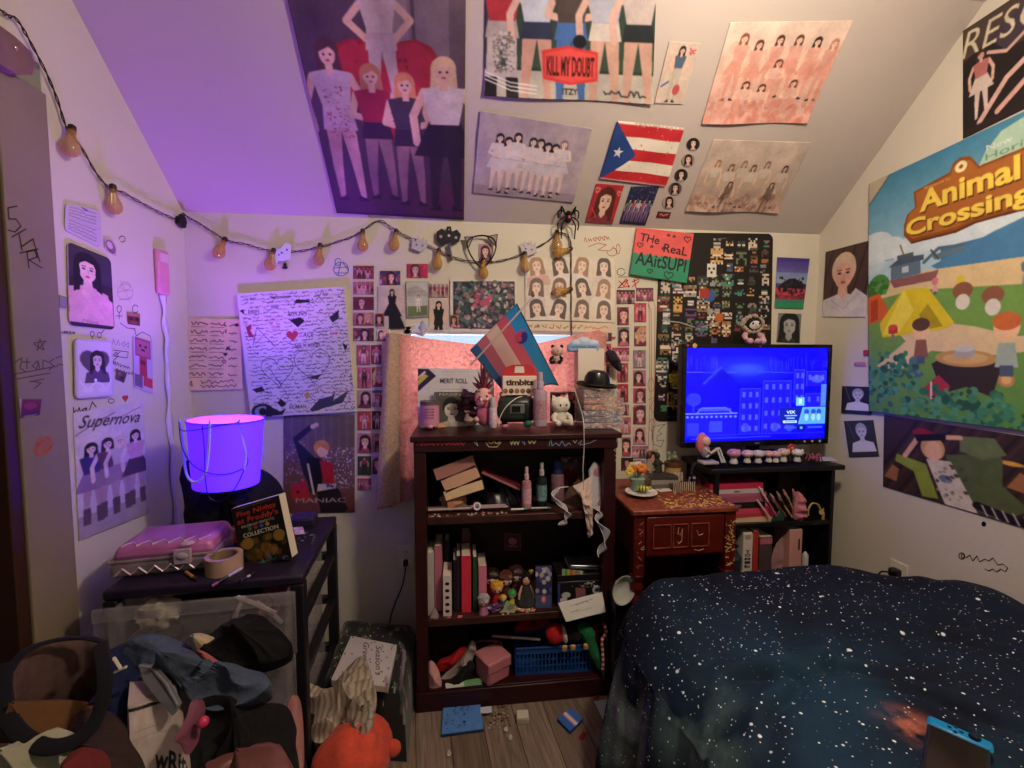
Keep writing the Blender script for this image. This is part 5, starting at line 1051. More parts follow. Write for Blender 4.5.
def heap(name,label,cat,outline,dome,drop,col,seed=0,fold=.012,fr=26,dirn=0,m=None,rings=30,seg=130,group=None,N=None,parent=None,twist=1.2,grow=0):
    """a crumpled cloth: outline given as points in the room, domed towards N with running folds"""
    if cat == 'clothing': fold *= 1.5
    O = [Vector(p) for p in outline]; C0 = sum(O,Vector())/len(O); k = len(O); S = []
    for i in range(seg):
        f = i/seg*k; a = int(f) % k; t = f-int(f); p0,p1,p2,p3 = O[(a-1) % k],O[a],O[(a+1) % k],O[(a+2) % k]
        S.append(.5*((2*p1)+(p2-p0)*t+(2*p0-5*p1+4*p2-p3)*t*t+(3*p1-p0-3*p2+p3)*t**3))
    if N is None:
        N = Vector()
        for i in range(seg): N += (S[i]-C0).cross(S[(i+1) % seg]-C0)
        N.normalize()
        if N.dot(CAMP-C0) < 0: N = -N
    N = Vector(N).normalized(); ax = (S[0]-C0).normalized(); ay = N.cross(ax); vs = [C0+N*dome]; fs = []
    def h(q,r):
        x,y = q.dot(ax),q.dot(ay); X = x*cos(dirn)+y*sin(dirn); Y = -x*sin(dirn)+y*cos(dirn); n_ = mnoise.noise(Vector((x*6,y*6,seed)))
        f = 0
        for k_ in range(4):
            th = dirn+(k_-1.5)*.75+.4*seed; w_ = (x*cos(th)+y*sin(th))*fr*(.8+.35*k_)+3.2*twist*mnoise.noise(Vector((x*5+k_*9,y*5,seed))); m_ = max(0,.5+1.3*mnoise.noise(Vector((x*4.5+k_*5,y*4.5,seed+k_)))); f += m_*((1-abs(sin(w_)))**2.2*1.6-.45)
        return dome*(1-r**2.4)+fold*(f*1.25+.9*n_+.35*mnoise.noise(Vector((x*22,y*22,seed+4))))*(1-r**6*.5)
    for j in range(1,rings+1):
        r = j/rings
        for i in range(seg):
            w_ = 1+.05*mnoise.noise(Vector((i/seg*14,seed,1)))*r; q = (S[i]-C0)*r*w_; vs.append(C0+q+N*h(q,r))
    for j in (1,2,3):
        for i in range(seg): q = (S[i]-C0)*(1-.06*j+.04); vs.append(C0+q-N*(drop*j/3))
    fs += [(0,1+i,1+(i+1) % seg) for i in range(seg)]
    for j in range(rings+2):
        fs += [(1+j*seg+i,1+(j+1)*seg+i,1+(j+1)*seg+(i+1) % seg,1+j*seg+(i+1) % seg) for i in range(seg)]
    fs.append(tuple(1+(rings+2)*seg+i for i in range(seg))[::-1])
    b = MB(); b.add(vs,fs); m = m or clothm(col)
    if parent: return b.build(name,m,parent,smooth=70)
    return single(b,name,m,label,cat,group,smooth=70)
def px3(pts): return [PY(x,y,Y) for x,y,Y in pts]
def plush(name,label,loc,s,rz,body,belly=None,ear=None,ears='round',face='1a1416',seat=True,group=None,hood=None,arms=None):
    """small sitting soft toy; s = height"""
    t = thing(name,label,'soft toy',loc,rz,group); m = softm(body); y = -1
    MB().ball((0,0,s*.27),(s*.23,s*.2,s*.27),18).build('body',m,t)
    hd = MB().ball((0,-s*.02,s*.68),(s*.34,s*.28,s*.28),22).build('head',softm(hood) if hood else m,t)
    if hood: MB().ball((0,-s*.12,s*.66),(s*.25,s*.2,s*.2),20).build('face',softm('c8c0bc'),hd)
    for d in (-1,1):
        if ears == 'round': MB().ball((d*s*.24,0,s*.93),(s*.1,s*.06,s*.1),12).build('ear',softm(ear or body),t)
        else: MB().at(T(d*s*.2,0,s*.84) @ RY(d*.35)).lathe([(s*.12,0),(s*.07,s*.1),(.0,s*.2)],n=10,sy=.5).build('ear',softm(ear or body),t)
        MB().tube([(d*s*.18,-s*.05,s*.38),(d*s*.3,-s*.14,s*.28),(d*s*.3,-s*.22,s*.2)],[s*.08,s*.085,s*.07],10).ball((d*s*.3,-s*.23,s*.19),s*.075,10).build('arm',softm(arms or body),t)
        MB().tube([(d*s*.12,-s*.05,s*.12),(d*s*.2,-s*.26,s*.09),(d*s*.22,-s*.36,s*.1)],[s*.1,s*.1,s*.09],10).ball((d*s*.22,-s*.37,s*.1),s*.1,10).build('leg',softm(arms or body),t)
        yy = -s*.29 if not hood else -s*.31
        MB().ball((d*s*.11,yy,s*.69),(s*.032,s*.015,s*.04),10).build('eye',plast(face,.2),hd)
    MB().ball((0,(-s*.30 if not hood else -s*.325),s*.61),(s*.03,s*.015,s*.02),8).build('nose',plast('c88a8a' if face != '101010' else face,.4),hd)
    return t
# ================================================================ the towel over the window
YT = 2.028
top = [(386,333),(400,334),(430,339),(455,342),(480,345),(510,346),(540,343),(570,336),(598,330),(606,334)]
bot = [(378,508),(395,504),(414,497),(440,500),(470,500),(500,500),(530,500),(560,500),(590,500),(604,500)]
def towel(u,v):
    f = u*(len(top)-1); i = min(int(f),len(top)-2); t = f-i
    a = (top[i][0]*(1-t)+top[i+1][0]*t,top[i][1]*(1-t)+top[i+1][1]*t); b = (bot[i][0]*(1-t)+bot[i+1][0]*t,bot[i][1]*(1-t)+bot[i+1][1]*t)
    x = a[0]*(1-v)+b[0]*v; y = a[1]*(1-v)+b[1]*v
    if u < .12: x += (.12-u)*60*v*(1-v)
    p = PY(x,y,YT); fold = .007*sin(u*70+2*sin(v*3))*v+.006*mnoise.noise(Vector((u*9,v*4,0)))+.012*sin(u*9)*v*(1-u)
    return (p.x,YT-.004-abs(fold)*1.2 - (.018*v if u < .15 else .004),p.z)
def towel_mat():
    m = bpy.data.materials.new('terry_towel'); m.use_nodes = True; N = m.node_tree.nodes; L = m.node_tree.links; b = N['Principled BSDF']; b.inputs['Roughness'].default_value = 1; b.inputs['Specular IOR Level'].default_value = .1
    tc = N.new('ShaderNodeTexCoord'); n = N.new('ShaderNodeTexNoise'); n.inputs['Scale'].default_value = 110; n.inputs['Detail'].default_value = 3; L.new(tc.outputs['Object'],n.inputs[0])
    r = N.new('ShaderNodeValToRGB'); r.color_ramp.elements[0].position = .32; r.color_ramp.elements[1].position = .68; r.color_ramp.elements[0].color = (*lin('b98077'),1); r.color_ramp.elements[1].color = (*lin('d8b09f'),1); L.new(n.outputs['Fac'],r.inputs[0])
    L.new(r.outputs[0],b.inputs['Base Color']); bp = N.new('ShaderNodeBump'); bp.inputs['Strength'].default_value = .6; bp.inputs['Distance'].default_value = .004; L.new(n.outputs['Fac'],bp.inputs['Height']); L.new(bp.outputs[0],b.inputs['Normal'])
    t = N.new('ShaderNodeBsdfTranslucent'); t.inputs[0].default_value = (.75,.2,.17,1)
    n3 = N.new('ShaderNodeTexNoise'); n3.inputs['Scale'].default_value = 70; L.new(tc.outputs['Object'],n3.inputs[0]); r3 = N.new('ShaderNodeMapRange'); r3.inputs[1].default_value = .35; r3.inputs[2].default_value = .65; r3.inputs[3].default_value = .22; r3.inputs[4].default_value = .5; L.new(n3.outputs['Fac'],r3.inputs[0])
    ms = N.new('ShaderNodeMixShader'); L.new(r3.outputs[0],ms.inputs[0]); L.new(b.outputs[0],ms.inputs[1]); L.new(t.outputs[0],ms.inputs[2]); L.new(ms.outputs[0],N['Material Output'].inputs[0]); return m
tw = MB().grid(towel,90,60); o = single(tw,'towel',towel_mat(),'dusty pink bath towel hung over the window, glowing where daylight comes through','towel',smooth=80)
def tflap(u,v):
    a = [(384,334),(397,334),(404,345)]; b = [(374,508),(381,490),(392,380)]
    x = 386+u*14+(-10*v*(1-u)); y = 334+v*(170-u*60*(1-v)*2); p = PY(x,y,YT-.03); return (p.x,YT-.034-.014*sin(u*5)-.012*v+.004*sin(v*19),p.z)
MB().grid(tflap,10,40).build('folded_edge',mat('towel_edge','b79a8a',1,noise=.2,ns=90,bump=.5,bs=150),None,smooth=80)
fe = bpy.data.objects['folded_edge']; fe.parent = o; fe.matrix_parent_inverse = Matrix.Translation(-o.location)
# white paper scraps tucked at the towel's top left
m_ = MB().color('d8d4e4'); p = PY(420,330,YT-.012)
m_.at(T(p.x,p.y,p.z)).ball((0,0,0),(.035,.008,.022),12,amp=.8,seed=2).color('a8a4c8').ball((.012,-.004,.01),(.018,.008,.022),10,amp=.8,seed=5)
single(m_,'crumpled_tissue',VCOL,'white crumpled tissue tucked on the towel top below the garden picture','tissue')

# ================================================================ string of bulbs
amber = mat('amber_glass','c08c38',.06,alpha=.55,coat=.6); sock = mat('brown_socket','2a1c14',.5); wirem = mat('dark_wire','1f1518',.5)
fil = mat('filament','fff0c8',.2,1)
st = thing('string_lights','string of unlit amber bulbs on dark wire draped along the left and back walls','string lights',PY(378,225,WY))
O_ = Vector(st.location)
Lp = [(-8,8),(2,15),(12,20),(24,40),(40,70),(52,98),(62,128),(76,146),(90,170),(104,187),(120,193),(140,204),(160,214),(174,219)]
Bp = [(186,216),(200,224),(214,233),(228,241),(245,244),(262,249),(280,252),(300,251),(320,247),(340,241),(358,234),(378,221),(392,228),(406,236),(425,244),(450,256),(475,262),(500,261),(525,253),(545,243),(560,233),(570,240),(571,265),(571,300),(571.5,345)]
wp = [PX(x,y,WX0)+Vector((.012,0,0)) for x,y in Lp]+[PX(181,214,WX0)+Vector((.01,-.004,0))]+[PY(x,y,WY-.012) for x,y in Bp]
W_ = spline([p-O_ for p in wp],6); rr = random.Random(2)
Wb = [p+Vector((.002*sin(i*.9),-.003*cos(i*.9),.0025*sin(i*.9+1))) for i,p in enumerate(W_)]; Wc = [p-Vector((.002*sin(i*.9),-.003*cos(i*.9),.0035*sin(i*.9+1))) for i,p in enumerate(W_)]
MB().tube(Wb,.0018,5).build('wire',wirem,st); MB().tube(Wc,.0018,5).build('wire',wirem,st)
def bulb(side,x,y,dx=0,dy=1,L_=.072):
    f,n = ON[side]; p = f(x,y)+n*.014-O_; D = Vector(f(x+dx*10,y+dy*10)-f(x,y)).normalized()
    q = D.rotation_difference(Vector((0,0,-1))).inverted().to_matrix().to_4x4() if False else Vector((0,0,-1)).rotation_difference(D).to_matrix().to_4x4()
    M = T(*(p+n*.012)) @ q
    b = MB().at(M).lathe([(.010,-.002),(.0105,-.016),(.013,-.03),(.0215,-.048),(.024,-.06),(.021,-.074),(.012,-.084),(0,-.087)],n=16).build('bulb',amber,st)
    MB().at(M).lathe([(.004,.012),(.0095,.008),(.0105,-.002),(.0100,-.012),(.006,-.016)],n=12).build('bulb_socket',sock,b)
    MB().at(M).tube([(-.004,0,-.016),(-.006,0,-.05),(0,0,-.056),(.006,0,-.05),(.004,0,-.016)],.0009,4).ball((0,-.002,-.062),.003,6).build('filament',fil,b)
for a_ in ((62,128,-.1,1),(104,187,.05,1)): bulb('L',*a_)
for a_ in ((228,241,-.45,1),(276,252,-.25,1),(322,247,-.1,1),(364,233,0,1),(397,233,-.15,1),(439,252,-.1,1),(483,261,0,1),(524,255,0,1),(556,234,0,1),(569,250,-1,.35),(569,290,-1,.25)): bulb('B',*a_)
m_ = MB(); p = PX(177,221,WX0); m_.at(T(WX0+.015,p.y,p.z) @ RX(-.3)).box(-.012,.014,-.02,.02,-.022,.014).box(-.008,.01,-.012,.018,.01,.028)
single(m_,'wall_clip',mat('black_clip','0d0c12',.5),'black plastic clip holding the bulb wire in the left corner','clip',bevel=.006)
# things hung on the wire
def flat_cut(name,label,cat,side,poly,col,th=.004,off=.02,feats=(),group=None,m=None):
    f,n = ON[side]; P = [f(x,y)+n*off for x,y in poly]; c0 = sum(P,Vector())/len(P); t = thing(name,label,cat,c0,group=group); k = len(P)
    MB().add([p-c0 for p in P]+[p-c0+n*th for p in P],[tuple(range(k)),tuple(range(k,2*k))[::-1]]+[(i,k+i,k+(i+1) % k,(i+1) % k) for i in range(k)]).build('cutout',m or plast(col,.6),t,smooth=0)
    for (x,y,r,c_) in feats: q = f(x,y)+n*(off+th)-c0; MB().ball(q,(r,.001,r),8).build('painted_dot',plast(c_,.6),t)
    return t
for (x,y,d,lab) in ((420,245,1,'white crown-shaped cutout on the bulb wire, left of the skull fan'),(528,249,-1,'white crown-shaped cutout on the bulb wire, right of the cat ears')):
    pl = [(-9,5),(-7,-7),(-4,-2),(-2,-9),(1,-3),(5,-8),(5,-1),(9,-6),(8,4),(1,9)]
    flat_cut('crown_cutout',lab,'ornament','B',[(x+a_*d*.9,y+b_*.9) for a_,b_ in pl],'b8b0b8',feats=((x-3,y+1,.004,'4a4250'),(x+3,y+2,.004,'4a4250')),group='white crown cutouts')
flat_cut('ribbon_cutout','white curled ribbon with purple lettering on the wire above the canvas','ornament','B',[(276,252),(282,250),(288,244),(293,246),(292,260),(286,262),(280,262),(277,268),(274,262)],'d8d4ea',feats=((284,254,.005,'6a5ab8'),(289,251,.005,'6a5ab8'),(281,256,.004,'6a5ab8')))
m_ = MB().at(T(*PY(285,266,WY-.006))); m_.ball((0,0,.006),(.007,.005,.008),8).ball((0,0,-.006),(.012,.006,.007),8); single(m_,'tiny_figure',plast('1c1620'),'tiny black silhouette figure stuck under the ribbon ornament','figurine')
flat_cut('bow_fan','black and white skull-patterned bow on a short grey stick above the garden picture','ornament','B',[(437,242),(437,233),(442,230),(446,233),(447,228),(451,228),(452,233),(457,231),(461,236),(459,243),(453,246),(450,243),(443,247)],'1c181c',feats=((441,238,.007,'9a9098'),(449,237,.006,'b8b0b4'),(456,239,.007,'9a9098'),(449,231,.004,'8a8288')))
m_ = MB(); p0,p1 = PY(449,244,WY-.02),PY(452,260,WY-.02); m_.tube([p0,p1],[.012,.015],8,flat=.4); o = m_.build('fan_grip',plast('6a6478',.5),bpy.data.objects['bow_fan'],bevel=.002); o.matrix_parent_inverse = Matrix.Translation(-bpy.data.objects['bow_fan'].location)
p = PY(482,262,WY-.03); t = thing('cat_ear_headband','black cat-ear headband hung on the wire around a small photo card','headband',p); f = lambda x,y,o=0: PY(x,y,WY-.03-o)-p
MB().tube(spline([f(470,254),f(467,244),f(471,238),f(482,235.5),f(492,238),f(496,245),f(494,254),f(489,262),f(482,268),f(475,262)],6),.0036,6,closed=True).build('band',wirem,t)
for q in ([(464.5,237),(473.5,236.5),(468.5,247.5)],[(487,236.5),(497.5,234.5),(496,246.5)]):
    e_ = MB().tube([f(*k) for k in q],.0034,6,closed=True).build('ear',wirem,t); P = [f(*k) for k in q]; MB().add(P,[(0,1,2)]).build('ear_lining',plast('9a9088',.7),e_,smooth=0)
c = Cv(26,38,'b88a98'); c.bust(.5,.42,.45,'d8b0a8','3a2430','8a4a6a').soft(1,.08); sheet('photo_card','small portrait card framed by the cat-ear headband','photo card','B',[(479,244),(491,244),(492,262),(479,262)],c,off=.004,th=.0008)
# spider
p = PY(568,219,WY-.06); t = thing('toy_spider','black fuzzy toy spider with a red spot where the bulb wire turns down','toy spider',p); bm_ = mat('black_fuzz','120e12',.95,bump=.6,bs=200)
MB().ball((0,0,-.0),(.016,.016,.02),12).build('abdomen',bm_,t); MB().ball((0,-.006,.024),(.012,.012,.011),10).build('head',bm_,t); MB().ball((.002,-.017,.004),(.006,.003,.008),8).build('red_spot',plast('c83040'),t)
for d in (-1,1):
    for i,(a_,b_) in enumerate(((.03,.05),(.045,.03),(.045,-.02),(.03,-.06))): MB().tube(spline([(d*.008,-.004,.01),(d*.03,-.014,.012+b_*.7),(d*a_*1.05,-.006,b_*.9),(d*a_*1.0,.0,b_*1.0-.028)],4),.0032,6).build('leg',bm_,t)
# flower brooch photo etc.
# ================================================================ lamp, bag, case and book on the drawer cart
LY = 1.70; lx = PY(224,452,LY)
zt,zb = PY(224,419,LY).z,PY(222,484,LY).z
t = thing('table_lamp','table lamp glowing violet with strings of pearls draped on its shade','lamp',(lx.x,LY,CZ))
h0,h1 = zb-CZ,zt-CZ; r0,r1 = pm(34,LY)*.80,pm(41,LY)*.765
shade = mat('violet_lit_shade','8a60ff',.6,emit='6020f6',es=1.05,transl=.2)
tilt = RY(.03)
sh_o = MB().at(tilt).lathe([(r0,h0),(r1,h1)],n=44,cap=0).lathe([(r1-.003,h1),(r0-.003,h0)],n=44,cap=0).build('lamp_shade',shade,t)
MB().at(tilt).lathe([(r1-.001,h1-.006),(r1+.0015,h1-.006),(r1+.0015,h1+.001),(r1-.001,h1+.001)],n=44,cap=0).build('shade_rim',mat('violet_rim','5a44c8',.5,emit='5a28e0',es=.6),sh_o)
MB().at(tilt).lathe([(0,h0+.004),(r0-.004,h0+.004)],n=44,cap=0).build('added_light_stop',mat('lilac_light_stop','b8a8d8',.6),sh_o)  # disc added to block violet light leaking from the shade's open bottom
MB().lathe([(.06,0),(.06,.008),(.02,.018),(.008,.03),(.008,h0+.08),(0,h0+.08)],n=20).build('lamp_stand',mat('dark_metal','2a1c24',.3,.8),t)
MB().ball((0,0,h0+.14),(.03,.03,.04),14).build('lamp_bulb',mat('violet_bulb','a080ff',.4,emit='8a4cff',es=4),t)
def rimpt(a,k=0,extra=.006): r = (r1+(r0-r1)*k)+extra; return (r*cos(R(a)),r*sin(R(a)),h1+(h0-h1)*k)
def swag(a0,a1,k0,k1,sag,n=26):
    return [Vector(rimpt(a0+(a1-a0)*i/n,min(.98,k0+(k1-k0)*i/n+sag*sin(pi*i/n)))) for i in range(n+1)]
def beads(path,r,name,m,n):
    P = [Vector(p) for p in path]; L_ = [0]
    for a_,b_ in zip(P[:-1],P[1:]): L_.append(L_[-1]+(b_-a_).length)
    mb = MB()
    for i in range(n):
        s_ = L_[-1]*i/(n-1); k = max(j for j in range(len(L_)) if L_[j] <= s_+1e-9); k = min(k,len(P)-2); q = P[k]+(P[k+1]-P[k])*((s_-L_[k])/max(1e-9,L_[k+1]-L_[k])); mb.ball(q,r,7)
    return mb
pearl = mat('pearl','d8c8f0',.25,coat=.6)
tt = thing('pearl_necklace','string of pearls looped over the left of the violet lamp shade','necklace',t.location); path = [Vector(rimpt(200,-.03)),Vector(rimpt(196,.2)),Vector(rimpt(203,.5)),Vector(rimpt(225,.78)),Vector(rimpt(250,.84)),Vector(rimpt(268,.7)),Vector(rimpt(276,.35)),Vector(rimpt(280,-.03))]
b_ = beads(spline(path,8),.0048,'',pearl,62).build('pearls',pearl,tt); b_['kind'] = 'stuff'
tt = thing('pearl_necklace','shorter string of pearls over the right of the violet lamp shade','necklace',t.location); path = [Vector(rimpt(318,-.03)),Vector(rimpt(322,.2)),Vector(rimpt(328,.5,.01)),Vector(rimpt(325,.7,.01))]
b_ = beads(spline(path,8),.0042,'',pearl,26).build('pearls',pearl,tt); b_['kind'] = 'stuff'
tt = thing('bead_chain','thin dark bead chain crossing the front of the violet lamp shade','chain',t.location)
MB().tube(spline([Vector(rimpt(a_,k_,.008)) for a_,k_ in ((200,.0),(215,.3),(238,.52),(262,.66),(290,.74),(315,.72),(332,.62),(322,.2),(318,0))],8),.0016,5).tube(spline([Vector(rimpt(a_,k_,.009)) for a_,k_ in ((205,.06),(235,.10),(265,.07),(295,.02),(318,.0))],8),.0016,5).tube(spline([Vector(rimpt(a_,k_,.009)) for a_,k_ in ((270,.02),(270,.4),(268,.8),(272,1.06),(290,1.12),(312,.95),(326,.7))],8),.0016,5).build('chain_links',mat('dark_chain','2a1a50',.3,.5),tt)
# black backpack behind
q = lambda x,y,Y: PY(x,y,Y)
heap('black_backpack','black backpack slumped behind the lamp against the left wall','backpack',[(lx.x-.12,1.66,.88),(lx.x-.145,1.7,1.0),(lx.x-.11,1.76,1.02),(lx.x-.02,1.8,.97),(lx.x+.10,1.8,.95),(lx.x+.17,1.78,.87),(lx.x+.17,1.76,.77),(lx.x+.0,1.74,.76),(lx.x-.13,1.7,.762)],.05,.03,'121016',3,.01,N=(0,-1,.1),fr=14)
# clear pink case
def atc(px,py,z=CZ): return PZ(px,py,z)
a_ = atc(112,580); p0 = atc(160,573); t = thing('clear_case','clear plastic case with a glossy pink lid and zigzag ribs, on the drawer cart','case',(p0.x+.005,p0.y+.07,CZ),R(9))
pinkc = mat('clear_pink_lid','b868a8',.15,noise=.2,ns=9,coat=.6); clr = mat('clear_grey_shell','a08a9a',.12,alpha=.62,coat=.6,noise=.2,ns=20)
MB().box(-.135,.135,-.085,.11,0,.05).build('bottom_shell',clr,t,bevel=.014); MB().box(-.133,.133,-.083,.108,.052,.092,taper=.9).build('lid',pinkc,t,bevel=.014)
MB().box(-.137,.137,-.087,.112,.046,.056).build('rim',clr,t,bevel=.004)
m_ = MB(); zz = [(-.12+i*.02,-.0865,.012+(i % 2)*.02) for i in range(13)]; m_.tube(zz,.003,5); m_.build('zigzag_rib',mat('pale_rib','c8a0b8',.2),t)
m_ = MB(); m_.tube([(-.11+i*.02,-.07+.03*(i % 2),.091) for i in range(12)],.0035,5); m_.build('zigzag_rib',mat('pale_rib','c8a0b8',.2),t)
MB().box(.03,.075,-.096,-.084,.03,.075).ball((.0525,-.094,.055),(.018,.008,.012),10).build('latch',plast('c0a8c0',.2,alpha=.8),t,bevel=.004)
MB().ball((.06,-.075,.085),(.02,.015,.008),12).build('glass_knob',mat('clear_knob','e8d8f0',.05,alpha=.5,coat=1),t)
# dark pouch behind case
# tape roll, pens, brushes
p = atc(213,578); t = thing('tape_roll','wide roll of beige packing tape standing on the drawer cart','tape roll',(p.x+.01,p.y+.045,CZ))
MB().lathe([(.05,0),(.05,.05),(.038,.05),(.038,0),(.05,0)],n=32,cap=0).build('tape',mat('packing_tape','b89684',.3,coat=.3),t); MB().lathe([(.0379,.0005),(.0379,.0495),(.034,.0495),(.034,.0005),(.0379,.0005)],n=32,cap=0).build('core',mat('cardboard','8a6f58',.8),t)
def stick(name,label,cat,a_,b_,r,cols,group=None,tip=None):
    """a pen, brush or rod lying from a to b"""
    a_,b_ = Vector(a_),Vector(b_); c_ = (a_+b_)/2; t_ = thing(name,label,cat,c_,group=group); d = b_-a_; k = [0]+[x for x,_ in cols[1:]]+[1]
    for i,(s0,(_,cl)) in enumerate(zip(k[:-1],cols)):
        s1 = k[i+1]; MB().tube([a_-c_+d*s0,a_-c_+d*(s1-.002)],[r*(1 if i == 0 else .95)]*2,8).build(['barrel','ferrule','tip','end'][min(i,3)],plast(cl,.35),t_,smooth=50)
    return t_
for i,(x0,y0,x1,y1,cl,cn) in enumerate(((186,572,197,580,[(0,'c89048'),(.7,'2a1a18')],'orange-handled'),(212,586,232,574,[(0,'8a3a8a'),(.3,'1c1430'),(.8,'b0a0d0')],'purple-tipped'),(240,581,256,572,[(0,'2a2440'),(.4,'c0a8d8'),(.6,'1a1424')],'silver-ferruled'),(222,580,242,568,[(0,'6a4ac8'),(.5,'b8a8ff')],'glossy violet'))):
    a_,b_ = atc(x0,y0,CZ+.006),atc(x1,y1,CZ+.006+.012*(i % 2)); stick('makeup_brush',f'{cn} makeup brush lying near the front edge of the drawer cart','brush',a_,b_,.0045,cl,group='brushes on the drawer cart')
# book standing on the cart
P = [PY(x,y,Y) for x,y,Y in ((231,509,1.47),(279,495,1.45),(292,549,1.44),(244,571,1.45))]
P[2] = P[1]+P[3]-P[0]; t = thing('horror_book','black book with red and white title lettering leaning upright on the drawer cart','book',P[3]); loc = [p-P[3] for p in P]; loc[3].z = max(loc[3].z,0)
c = Cv(105,140,'14100f',1.33); c.rect(0,.0,1,.12,'1c1412').scrib(.14,.035,.7,.012,'b08a70',.006,40).text("Five Nights",.5,.12,.085,'c83a30',w=.8,bold=.02,shear=.1).text("at Freddy's",.5,.23,.085,'c83a30',w=.84,bold=.02,shear=.1).text('FAZBEAR FRIGHTS',.48,.325,.042,'d8d0b8',w=.66,bold=.01)
for u,cc in ((.3,'4a7a4a'),(.42,'a83a3a'),(.54,'4a5a9a'),(.66,'b89a3a')): c.ell(u,.385,.04,.03,cc)
c.text('COLLECTION',.5,.465,.065,'e8e4d8',w=.72,bold=.02)
for _ in range(60): c.ell(.52+c.rn.gauss(0,.16),.76+c.rn.gauss(0,.09),.06,.05,c.rn.choice(['8a6420','a87a28','6a4a18','4a3414']),.5)
c.ell(.2,.6,.13,.09,'94702a').ell(.84,.6,.12,.09,'94702a').speck(12,['b03a3a','3a8a6a','6a5a9a'],.02,.05,(.05,.85,.95,.98)).scrib(.3,.94,.4,.03,'3a8a6a',.012,14)
c.soft(.5,.04)
n_ = (loc[1]-loc[0]).cross(loc[3]-loc[0]).normalized()
if n_.y > 0: n_ = -n_
sheet('cover',None,None,None,None,c,pts=loc,off=.001,th=.001,parent=t,m=GLOSS)
bk_ = -n_*.035; k = .0015; MB().add([p for p in loc]+[p+bk_ for p in loc],[(3,2,1,0),(4,5,6,7),(0,1,5,4),(1,2,6,5),(2,3,7,6),(3,0,4,7)]).build('pages',mat('paper_d8cbb8','d8cbb8',.85),t,smooth=0)
MB().add([p+bk_*1.02 for p in loc]+[p+bk_*1.1 for p in loc],[(3,2,1,0),(4,5,6,7),(0,1,5,4),(1,2,6,5),(2,3,7,6),(3,0,4,7)]).build('back_cover',plast('14100f'),t,smooth=0)
# items at the back right of the cart top
p = atc(300,528); t = thing('flat_box','dark flat box standing at the back right of the drawer cart','box',(p.x,p.y+.03,CZ),R(5)); MB().box(-.045,.045,-.03,.05,0,.03).build('box_body',plast('2a2040',.4),t,bevel=.004); MB().box(-.043,.043,-.028,.048,.0302,.034).build('lid',plast('3a2c58',.4),t,bevel=.002)
c = Cv(30,24,'d8b8b0'); c.speck(14,['c83a30','e8e0d8','e0a0a0'],.08,.2)
for (x,y,w_,lab) in ((298,531,7,'red and white crumpled sticker on the cart top beside the flat box'),(284,556,5,'small red and white sticker at the right edge of the cart top')):
    P = [atc(x-w_,y-3,CZ+.002),atc(x+w_*.7,y-4,CZ+.012),atc(x+w_,y+3,CZ+.004),atc(x-w_*.6,y+4,CZ+.003)]
    sheet('sticker_scrap',lab,'sticker',None,None,c,pts=P,off=.0005,th=.001)
m_ = MB(); r2 = random.Random(8)
for i in range(22):
    q = atc(r2.uniform(288,315),r2.uniform(532,545),CZ+.0006); a_ = r2.uniform(0,6); m_.tube([q,q+Vector((.008*cos(a_),.008*sin(a_),0)),q+Vector((.008*cos(a_+1),.01*sin(a_+1),0))],.0008,4)
o = m_.build('chalk_scribble',plast('8a80a0'),None); o.parent = ct; o.matrix_parent_inverse = (T(-.462,1.345,0) @ RZ(crz)).inverted(); o['kind'] = 'stuff'
m_ = MB(); p = atc(208,520); heap('red_cloth','small red cloth crumpled behind the book on the drawer cart','cloth',[(p.x+.17,1.62,CZ+.004),(p.x+.25,1.6,CZ+.004),(p.x+.26,1.66,CZ+.004),(p.x+.19,1.69,CZ+.004)],.045,.001,'8a1c20',4,.01,seg=40,rings=8,N=(0,-.2,1))
# ================================================================ on top of the bookcase
ZT = BT
def quadp(side_pts,Y): return [PY(x,y,Y) for x,y in side_pts]
def lean_sheet(name,label,cat,px,Ytop,Ybot,cv,th=.003,m=None,group=None):
    P = [PY(*px[0],Ytop),PY(*px[1],Ytop),PY(*px[2],Ybot),PY(*px[3],Ybot)]
    return sheet(name,label,cat,None,None,cv,pts=P,off=0,th=th,m=m,group=group)
c = Cv(150,130,'d2ccd0'); c.ar = .9; c.poly([(0,.02),(.14,.02),(.24,.14),(0,.42)],'2a1c44').poly([(0,.22),(.08,.1),(.14,.14),(0,.32)],'c8b060').poly([(0,.16),(.09,.05),(.11,.08),(0,.2)],'d8d4dc').text('MERIT ROLL',.47,.22,.085,'2e2c34',w=.36,bold=.02).line([(.3,.37),(.66,.37)],.005,'8a868c').line([(.28,.06),(.96,.06)],.004,'a8a4a8')
c.soft(.5,.03)
lean_sheet('certificate','white merit certificate with a dark corner leaning at the back of the bookcase top','certificate',[(418,368),(493,369),(495,425),(418,425)],1.972,1.955,c)
c = Cv(76,80,'5a5450'); c.bust(.48,.5,.48,'d8c8b8','1c1816','c8b8a8',short=True,lips='1c1414').text('MARINA',.5,.07,.08,'c8c4bc',w=.7).rect(0,0,.06,1,'8a8680',.6); c.a[:] = c.a.mean(2,keepdims=True)*np.array([1,.96,.9]); c.soft(.8,.08)
lean_sheet('portrait_photo','black and white framed portrait standing before the certificate','photo',[(434,392),(471,392),(471,426),(433,427)],1.94,1.925,c,th=.008,m=GLOSS)
p = onz(430,1.88,ZT); t = thing('candle_tin','pink lettered candle jar with a glassy rim at the left end of the bookcase top','candle',p); r = pm(9.3,1.88)
MB().lathe([(r,0),(r,.088),(r*.92,.09)],n=28).build('jar',plast('c88aa8',.2),t); MB().lathe([(r*1.03,.088),(r*1.03,.104),(r*.7,.104),(r*.65,.098),(0,.098)],n=28).build('lid',plast('6a5a60',.3,alpha=.9),t)
m_ = MB().color('8a4a68')
